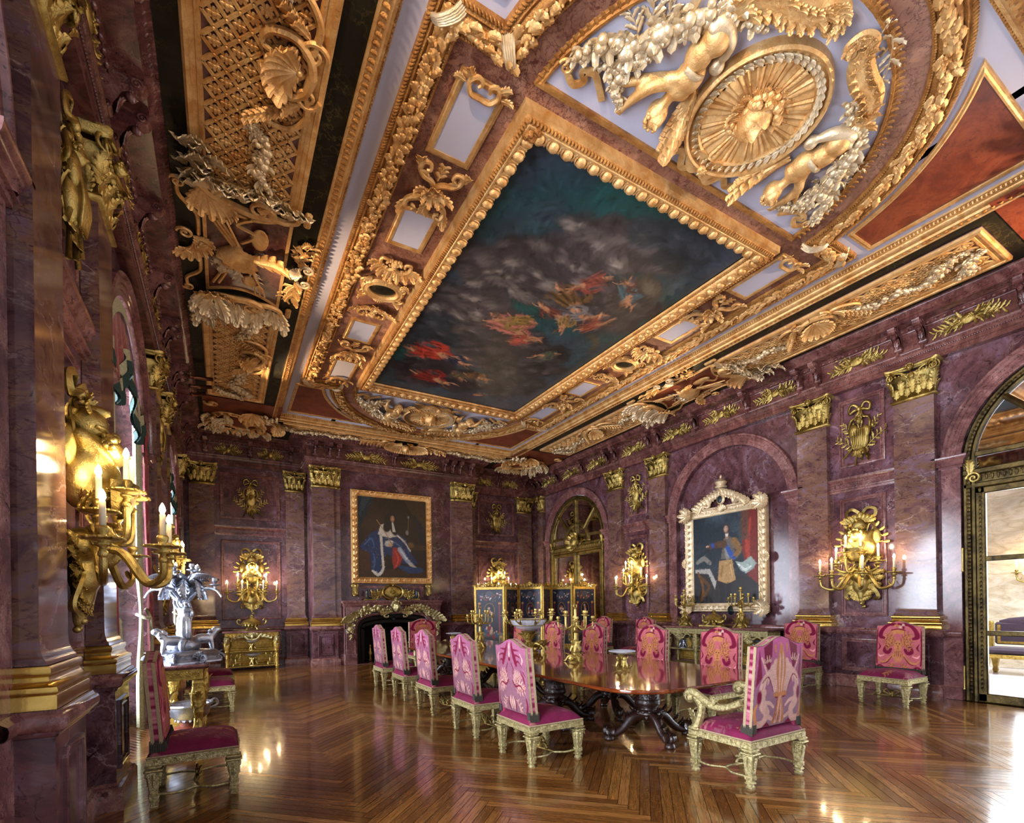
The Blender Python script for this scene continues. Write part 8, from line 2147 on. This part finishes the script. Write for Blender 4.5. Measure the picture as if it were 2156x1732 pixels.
def compote(lab, loc, mat, s=1., group=None):
    o = thing('compote', lab, 'compote', loc, 0, group)
    b = MB(); lat(b, [(0, 0), (.09, 0), (.085, .015), (.04, .03), (.02, .05), (.018, .16), (.03, .18), (0, .185)], 16, M=TM(s=s))
    for k in range(3): a = TAU * k / 3; b.put(CHER, TM(.045 * s * math.cos(a), .045 * s * math.sin(a), .02 * s, rz=a + PI / 2, s=1.4 * s))
    obj('stem', b, M[mat], o); b = MB(); a = np.linspace(0, TAU, 24, endpoint=False)[None, :]; pr = np.array([(.0, .185), (.06, .19), (.12, .215), (.15, .24), (.14, .24), (.0, .2)]) * s; r = pr[:, :1] * (1 + .05 * np.cos(a * 10)); b.grid(np.stack([r * np.cos(a), r * np.sin(a), pr[:, 1:] + 0 * a], -1), cv=True); obj('dish', b, M['silver'] if mat == 'silver' else M['glass'], o); return o
for y, t in ((6.42, 'nearest the camera'), (6.9, 'second along'), (7.95, 'third along'), (8.35, 'farthest along')):
    compote('silver compote on the shelf of the console under the niche portrait, ' + t, (9.66, y, .502), 'silver', 1.2, 'silver compotes on the console shelf')
compote('glass compote on gilt stem on the upper shelf of the gold sideboard', (.66, 14.86, .502), 'bronze', 1.1); compote('tall glass compote on gilt stem in the middle of the lower sideboard shelf', (.68, 14.86, .102), 'bronze', 1.3)
for x, t in ((.27, 'left end'), (1.08, 'end nearer the chimney breast')):
    o = thing('gilt_stand', 'small gilt branched stand on the lower sideboard shelf, ' + ('end nearer the window wall' if x < .5 else t), 'stand', (x, 14.86, .102), 0)
    b = MB(); b.lathe([(0, .06), (.03, .06), (.02, .1), (.03, .16), (.012, .2), (.012, .26), (0, .27)], 12)
    for k in range(3): a = TAU * k / 3; b.tube(curve([(.02 * math.cos(a), .02 * math.sin(a), .08), (.09 * math.cos(a), .09 * math.sin(a), .08), (.11 * math.cos(a), .11 * math.sin(a), .01)], 10), .013, 6)
    obj('base', b, M['bronze'], o)
    for k in range(5): a = TAU * k / 5; b = MB(); b.tube(curve([(0, 0, .2), (.07 * math.cos(a), .07 * math.sin(a), .19), (.12 * math.cos(a), .12 * math.sin(a), .26)], 8), .008, 5); small_cup(b, .12 * math.cos(a), .12 * math.sin(a), .28, .6); obj('arm', b, M['bronze'], o)

# silver palm tree centrepiece
o = thing('palm_centrepiece', 'tall white silver palm tree centrepiece with figures and beasts on the window wall console', 'centrepiece', (-.40, 7.0, .986), .6)
b = MB(); b.sqloft([(.30, .0), (.30, .02), (.26, .06), (.28, .10), (.26, .13), (.24, .14)])
for k in range(8):
    a = TAU * k / 8; r = .31 if k % 2 else .27; b.put(LEAF2, TM(r * math.cos(a), r * math.sin(a), .0, rz=a + PI / 2, rx=.3, s=.16)); b.put(shell(.08, 7), TM(r * math.cos(a), r * math.sin(a), .05, rz=a + PI / 2)); b.put(SPI, TM(.36 * math.cos(a), .36 * math.sin(a), .04, rz=a, s=.06))
obj('base', b, M['silver'], o)
for k in range(2):
    a = PI * k + .2; b = MB(); b.put(blob([('e', (0, 0, .13), (.11, .055, .06)), ('c', [(.08, 0, .15), (.13, 0, .22)], [.05, .045]), ('e', (.15, 0, .235), (.055, .04, .042)), ('c', [(.08, .03, .12), (.1, .03, .0)], [.03, .02]), ('c', [(.08, -.03, .12), (.1, -.03, .0)], [.03, .02]), ('c', [(-.09, .03, .12), (-.08, .04, .05), (-.09, .03, .0)], [.04, .03, .02]), ('c', [(-.09, -.03, .12), (-.08, -.04, .05), (-.09, -.03, .0)], [.04, .03, .02]), ('c', [(-.1, 0, .15), (-.17, 0, .1)], [.015, .01])], .012, 1), TM(.2 * math.cos(a), .2 * math.sin(a) - .08, .135, rz=a - .6))
    b.put(bunch(14, .05, .05, .03, (.02, .03), 2), TM(.2 * math.cos(a) + .1 * math.cos(a - .6), .2 * math.sin(a) - .08 + .1 * math.sin(a - .6), .33)); obj('beast', b, M['silver'], o)
b = MB(); b.put(bunch(60, .18, .1, .1, (.03, .06), 4), TM(0, .05, .2)); b.ell((0, 0, .2), (.18, .16, .12), 14, 8); obj('rockwork', b, M['silver'], o)
for k in range(2):
    a = PI * k + 1.2; b = MB(); b.put(figure_t(.46, 1 if k == 0 else -1), TM(.11 * math.cos(a), .11 * math.sin(a), .28, rz=a + PI / 2 - .3)); obj('figure', b, M['silver'], o)
b = MB(); tr = curve([(0, 0, .2), (.02, 0, .5), (-.01, 0, .75), (.0, 0, .92)], 30); b.tube(tr, np.interp(np.linspace(0, 1, 30), [0, .5, 1], [.075, .05, .055]) * (1 + .06 * (np.arange(30) % 2)), 12); b.tube(curve([(.03, -.05, .4), (.06, -.04, .6), (.02, -.06, .7)], 10), .02, 6); obj('palm_trunk', b, M['silver'], o)
def frond(L_, up, droop):
    b = MB(); c = curve([(0, 0, 0), (L_ * .35, 0, up), (L_ * .75, 0, up * .95), (L_, 0, up - droop)], 37); b.tube(c, np.linspace(.014, .005, 37), 6)
    k = np.arange(37); w = .085 * np.sin(PI * np.clip(k / 36 * .9 + .1, 0, 1)) ** .6 * np.where(k % 2, 1., .45)
    for dz in (0, .006):
        b.grid(np.stack([np.stack([c[:, 0] + .03 * abs(y), y * w, c[:, 2] - abs(y) * w * .75 + dz], -1) for y in (-1, -.5, 0, .5, 1)], 1))
    return b
for k in range(5):
    a = TAU * k / 5 + .3; b = MB(); b.put(frond(.36, .10, .06), TM(0, 0, .93, rz=a)); obj('palm_frond', b, M['silver'], o)
for k in range(4):
    a = TAU * k / 4 + .5; b = MB(); c = curve([(.04 * math.cos(a), .04 * math.sin(a), .70), (.2 * math.cos(a), .2 * math.sin(a), .84), (.36 * math.cos(a), .36 * math.sin(a), .85), (.44 * math.cos(a), .44 * math.sin(a), .76)], 22); b.tube(c, np.linspace(.022, .012, 22) * (1 + .15 * (np.arange(22) % 2)), 7); small_cup(b, c[14][0], c[14][1], c[14][2] + .06, 1.2); obj('candle_branch', b, M['silver'], o)
b = MB()
for k in range(9): a = TAU * k / 9; b.put(frond(.2, .05, .22), TM(.02 * math.cos(a), .02 * math.sin(a), .9, rz=a))
for k in range(4): a = TAU * k / 4; small_cup(b, .17 * math.cos(a), .17 * math.sin(a), 1.08, 1.1); b.tube([(.05 * math.cos(a), .05 * math.sin(a), .92), (.17 * math.cos(a), .17 * math.sin(a), 1.04)], .008, 5)
obj('palm_crown', b, M['silver'], o)
# silver basin under the console
o = thing('wine_cistern', 'silver basin on a red marble foot standing under the window wall console', 'basin', (-.36, 7.12, .142), .3)
b = MB(); b.lathe([(0, .0), (.16, .0), (.16, .06), (.1, .08), (.1, .12), (0, .12)], 20); obj('marble_foot', b, M['redmar'], o)
b = MB(); b.lathe([(0, .12), (.12, .13), (.2, .2), (.22, .3), (.25, .32), (.24, .34), (.2, .32), (.17, .22), (0, .16)], 24)
for sx in (-1, 1): b.tube(curve([(sx * .22, 0, .25), (sx * .3, 0, .28), (sx * .28, 0, .35), (sx * .22, 0, .33)], 12), .016, 6)
for k in range(14): a = TAU * k / 14; b.put(LEAF2, TM(.15 * math.cos(a), .15 * math.sin(a), .13, rz=a + PI / 2, rx=-.4, s=.14))
obj('basin', b, M['silver'], o)

# ------------------------------------------------------------------ folding screen
HP = [(5.98, 12.36), (6.62, 11.74), (7.30, 12.18), (7.62, 11.40), (8.26, 11.96), (8.58, 11.30), (9.44, 11.34)]
SCN = thing('folding_screen', 'six-leaf gold-framed folding screen painted with dark architecture and ovals in the far corner', 'screen', (0, 0, 0))
def screen_paint(seed):
    g = np.random.default_rng(seed); p = Paint(.80 / 1.55, 120, (38, 34, 40)); A = p.asp; c = A / 2
    p.lay(.6 * p.Y, (34, 46, 72)); p.poly([(0, .0), (A, 0), (A, .22), (0, .22)], (70, 66, 60), .8); p.poly([(0, .2), (A, .2), (A, .24), (0, .24)], (110, 104, 92), .7); p.poly([(.05, .0), (A - .05, 0), (A - .1, .16), (.1, .16)], (44, 42, 42))
    for x in (.06, A - .06): p.stroke([(x, .24), (x, .74)], .022, (92, 28, 34)); p.stroke([(x - .006, .24), (x - .006, .74)], .006, (140, 70, 66)); p.ell(x, .76, .03, .02, (170, 120, 60), soft=.3); p.ell(x, .24, .034, .014, (120, 84, 50), soft=.3)
    p.ell(c, .64, .105, .125, (150, 108, 52), soft=.1); p.ell(c, .64, .095, .115, (22, 22, 34), soft=.1)
    for k in range(8): p.ell(c + g.normal(0, .03), .63 + g.normal(0, .035), .02, .024, tuple(int(q) for q in g.choice([[150, 150, 150], [160, 90, 60], [110, 50, 44], [196, 160, 130]])), g.uniform(0, 3), soft=.5)
    for k in range(60):
        x = g.uniform(.02, A - .02); y = .84 + .1 * abs(x - c) / c + g.normal(0, .03); p.ell(x, y, .011, .011, tuple(int(q) for q in g.choice([[150, 46, 46], [196, 190, 180], [60, 84, 110], [120, 90, 50], [70, 80, 50]])), soft=.4)
    p.ell(c, .92, .07, .05, (90, 76, 62), soft=.3); p.ell(c, .92, .055, .038, (60, 70, 90), soft=.3)
    for k in range(7):
        x, y = c + g.normal(0, .08), g.uniform(.16, .36); col = tuple(int(q) for q in g.choice([[120, 30, 40], [60, 90, 140], [160, 60, 50], [40, 70, 90], [170, 140, 110]])); p.ell(x, y, .03, .05, col, g.uniform(-.5, .5), soft=.4); p.ell(x + .01, y + .06, .014, .017, (196, 150, 120), soft=.4)
    for x in (.04, A - .04): p.poly([(x - .03, .06), (x + .03, .06), (x + .03, .19), (x - .03, .19)], (176, 140, 76)); p.ell(x, .12, .014, .04, (40, 50, 60), soft=.4)
    p.brush(500, .02, .004, .25, seed); p.mottle(20, .2); return p
for i in range(6):
    a, b_ = np.array(HP[i]), np.array(HP[i + 1]); d = b_ - a; L_ = float(np.hypot(*d)); mid = (a + b_) / 2
    rz = math.atan2(d[1], d[0])
    lf = bpy.data.objects.new('screen_leaf', None); COL.objects.link(lf); lf.parent = SCN; lf.location = (mid[0], mid[1], 0); lf.rotation_euler = (0, 0, rz)
    w = L_ - .03; b = MB()
    for x in (-w / 2, w / 2 - .06): b.box(x, -.02, .02, x + .06, .02, 2.12, b=.008)
    b.box(-w / 2, -.018, 2.02, w / 2, .018, 2.10, b=.008); b.box(-w / 2, -.018, .06, w / 2, .018, .14, b=.008); b.box(-w / 2, -.018, .42, w / 2, .018, .47, b=.008)
    b.box(-w / 2 + .05, -.01, .13, w / 2 - .05, .01, .44)
    for k in range(5): b.put(LEAF2, TM((k - 2) * w * .16, -.014, .2, ry=.3 * (k - 2), s=.2))
    for k in range(9): b.put(LEAF2, TM((k - 4) * w * .11, 0, 2.09, ry=.25 * (k - 4), s=.13 if k != 4 else .2)); 
    b.put(shell(.09, 7), TM(0, -.02, 2.14)); b.ell((0, -.03, 2.15), (.05, .04, .05), 8, 6)
    for sx in (-1, 1): b.tube(curve([(sx * .1, 0, 2.1), (sx * .2, 0, 2.17), (sx * .3, 0, 2.12)], 10), .018, 6); b.ell((sx * (w / 2 - .03), 0, 2.14), (.025, .025, .04), 8, 6)
    obj('gold_frame', b, M['lacq'], lf)
    pp = screen_paint(20 + i); P_ = np.stack([(pp.X / pp.asp - .5) * (w - .12), 0 * pp.X - .012, .47 + pp.Y * 1.55], -1); mb = MB(); mb.grid(P_, c=pp.C); mb.box(-(w - .12) / 2, -.008, .46, (w - .12) / 2, .008, 2.03); mb.c.append(np.broadcast_to(np.array(lin(40, 34, 30)), (8, 3)))
    obj('painted_panel', mb, M['paint'], lf)
# ------------------------------------------------------------------ camera
F_, CX_, HY_, HC_, AY_, RO_ = 1046.1, 1078., 1272.9, 1.6, .527, -.015
S_, C_ = math.sin(AY_), math.cos(AY_)
Rv = Vector((C_, -S_, 0)); Zv = Vector((0, 0, 1)); Fv = Vector((S_, C_, 0))
s_, c_ = math.sin(RO_), math.cos(RO_)
right = Rv * c_ + Zv * s_; up = -Rv * s_ + Zv * c_
cam = bpy.data.cameras.new('camera'); co = bpy.data.objects.new('camera', cam); COL.objects.link(co)
mw = Matrix.Identity(4)
for i in range(3):
    mw[i][0] = right[i]; mw[i][1] = up[i]; mw[i][2] = -Fv[i]
mw[0][3], mw[1][3], mw[2][3] = 0, 0, HC_
co.matrix_world = mw
cam.sensor_fit = 'HORIZONTAL'; cam.sensor_width = 36; cam.lens = F_ / 2156 * 36
cam.shift_x = (1078 - CX_) / 2156; cam.shift_y = (HY_ - 866) / 2156
cam.clip_start = .02; cam.clip_end = 200
SC.camera = co

# ------------------------------------------------------------------ light
def light(name, kind, loc, power, col=(1, 1, 1), rot=(0, 0, 0), size=1., size_y=None, spot=None, blend=.5):
    l = bpy.data.lights.new(name, kind); o = bpy.data.objects.new(name, l); COL.objects.link(o)
    l.energy = power; l.color = col; o.location = loc; o.rotation_euler = rot
    if kind == 'AREA':
        l.shape = 'RECTANGLE' if size_y else 'SQUARE'; l.size = size
        if size_y: l.size_y = size_y
    elif kind == 'SPOT': l.spot_size = spot; l.spot_blend = blend; l.shadow_soft_size = size
    else: l.shadow_soft_size = size
    return o
DAY = (.80, .86, 1.0); WARM = (1., .70, .42)
for i, c in enumerate(ARC):
    light('daylight_window', 'AREA', (XL - 1.1, c, 2.6), (560, 620, 520)[i], DAY, (0, -PI / 2, 0), 4.4, 2.7)
light('hall_daylight', 'AREA', (12.6, 2.2, 3.6), 380, (.85, .92, 1), (0, R(18), 0), 4, 4)
light('hall_daylight', 'AREA', (11.2, 1.7, 2.4), 170, (.85, .92, 1), (0, PI / 2, 0), 4, 2.4)
# warm spots aimed up at the ceiling
# first beam: modelled cornice spotlights; the rest: added fill lamps without fixtures
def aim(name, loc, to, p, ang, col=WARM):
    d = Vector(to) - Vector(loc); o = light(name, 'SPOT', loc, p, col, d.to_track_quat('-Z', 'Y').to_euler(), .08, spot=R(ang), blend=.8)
aim('cornice_and_fill_beam', (.0, 11.4, 5.6), (2.6, 9.6, 6.4), 300, 46)
for x, tx, t2 in ((-.3, 2.2, 2.6), (9.4, 6.9, 6.5)):  # unseen lamps added to brighten and warm the ceiling
    aim('cornice_and_fill_beam', (x, .6, 5.3), (tx, 3.6, 6.4), 380, 90)
    aim('cornice_and_fill_beam', (x, 7.4, 4.9), (t2, 7.4, 6.4), 170, 70)
w = bpy.data.worlds.new('World'); SC.world = w; w.use_nodes = True
w.node_tree.nodes['Background'].inputs[0].default_value = (.62, .63, .72, 1); w.node_tree.nodes['Background'].inputs[1].default_value = .7
SC.view_settings.view_transform = 'Standard'; SC.view_settings.look = 'None'; SC.view_settings.exposure = .95; SC.view_settings.gamma = 1; SC.view_settings.use_curve_mapping = False
SC.cycles.max_bounces = 7; SC.cycles.diffuse_bounces = 4; SC.cycles.glossy_bounces = 4; SC.cycles.transmission_bounces = 5; SC.cycles.transparent_max_bounces = 6
SC.cycles.use_denoising = True
SC.cycles.use_adaptive_sampling = True; SC.cycles.adaptive_threshold = .03
SC.cycles.sample_clamp_indirect = 4; SC.cycles.caustics_reflective = False; SC.cycles.caustics_refractive = False
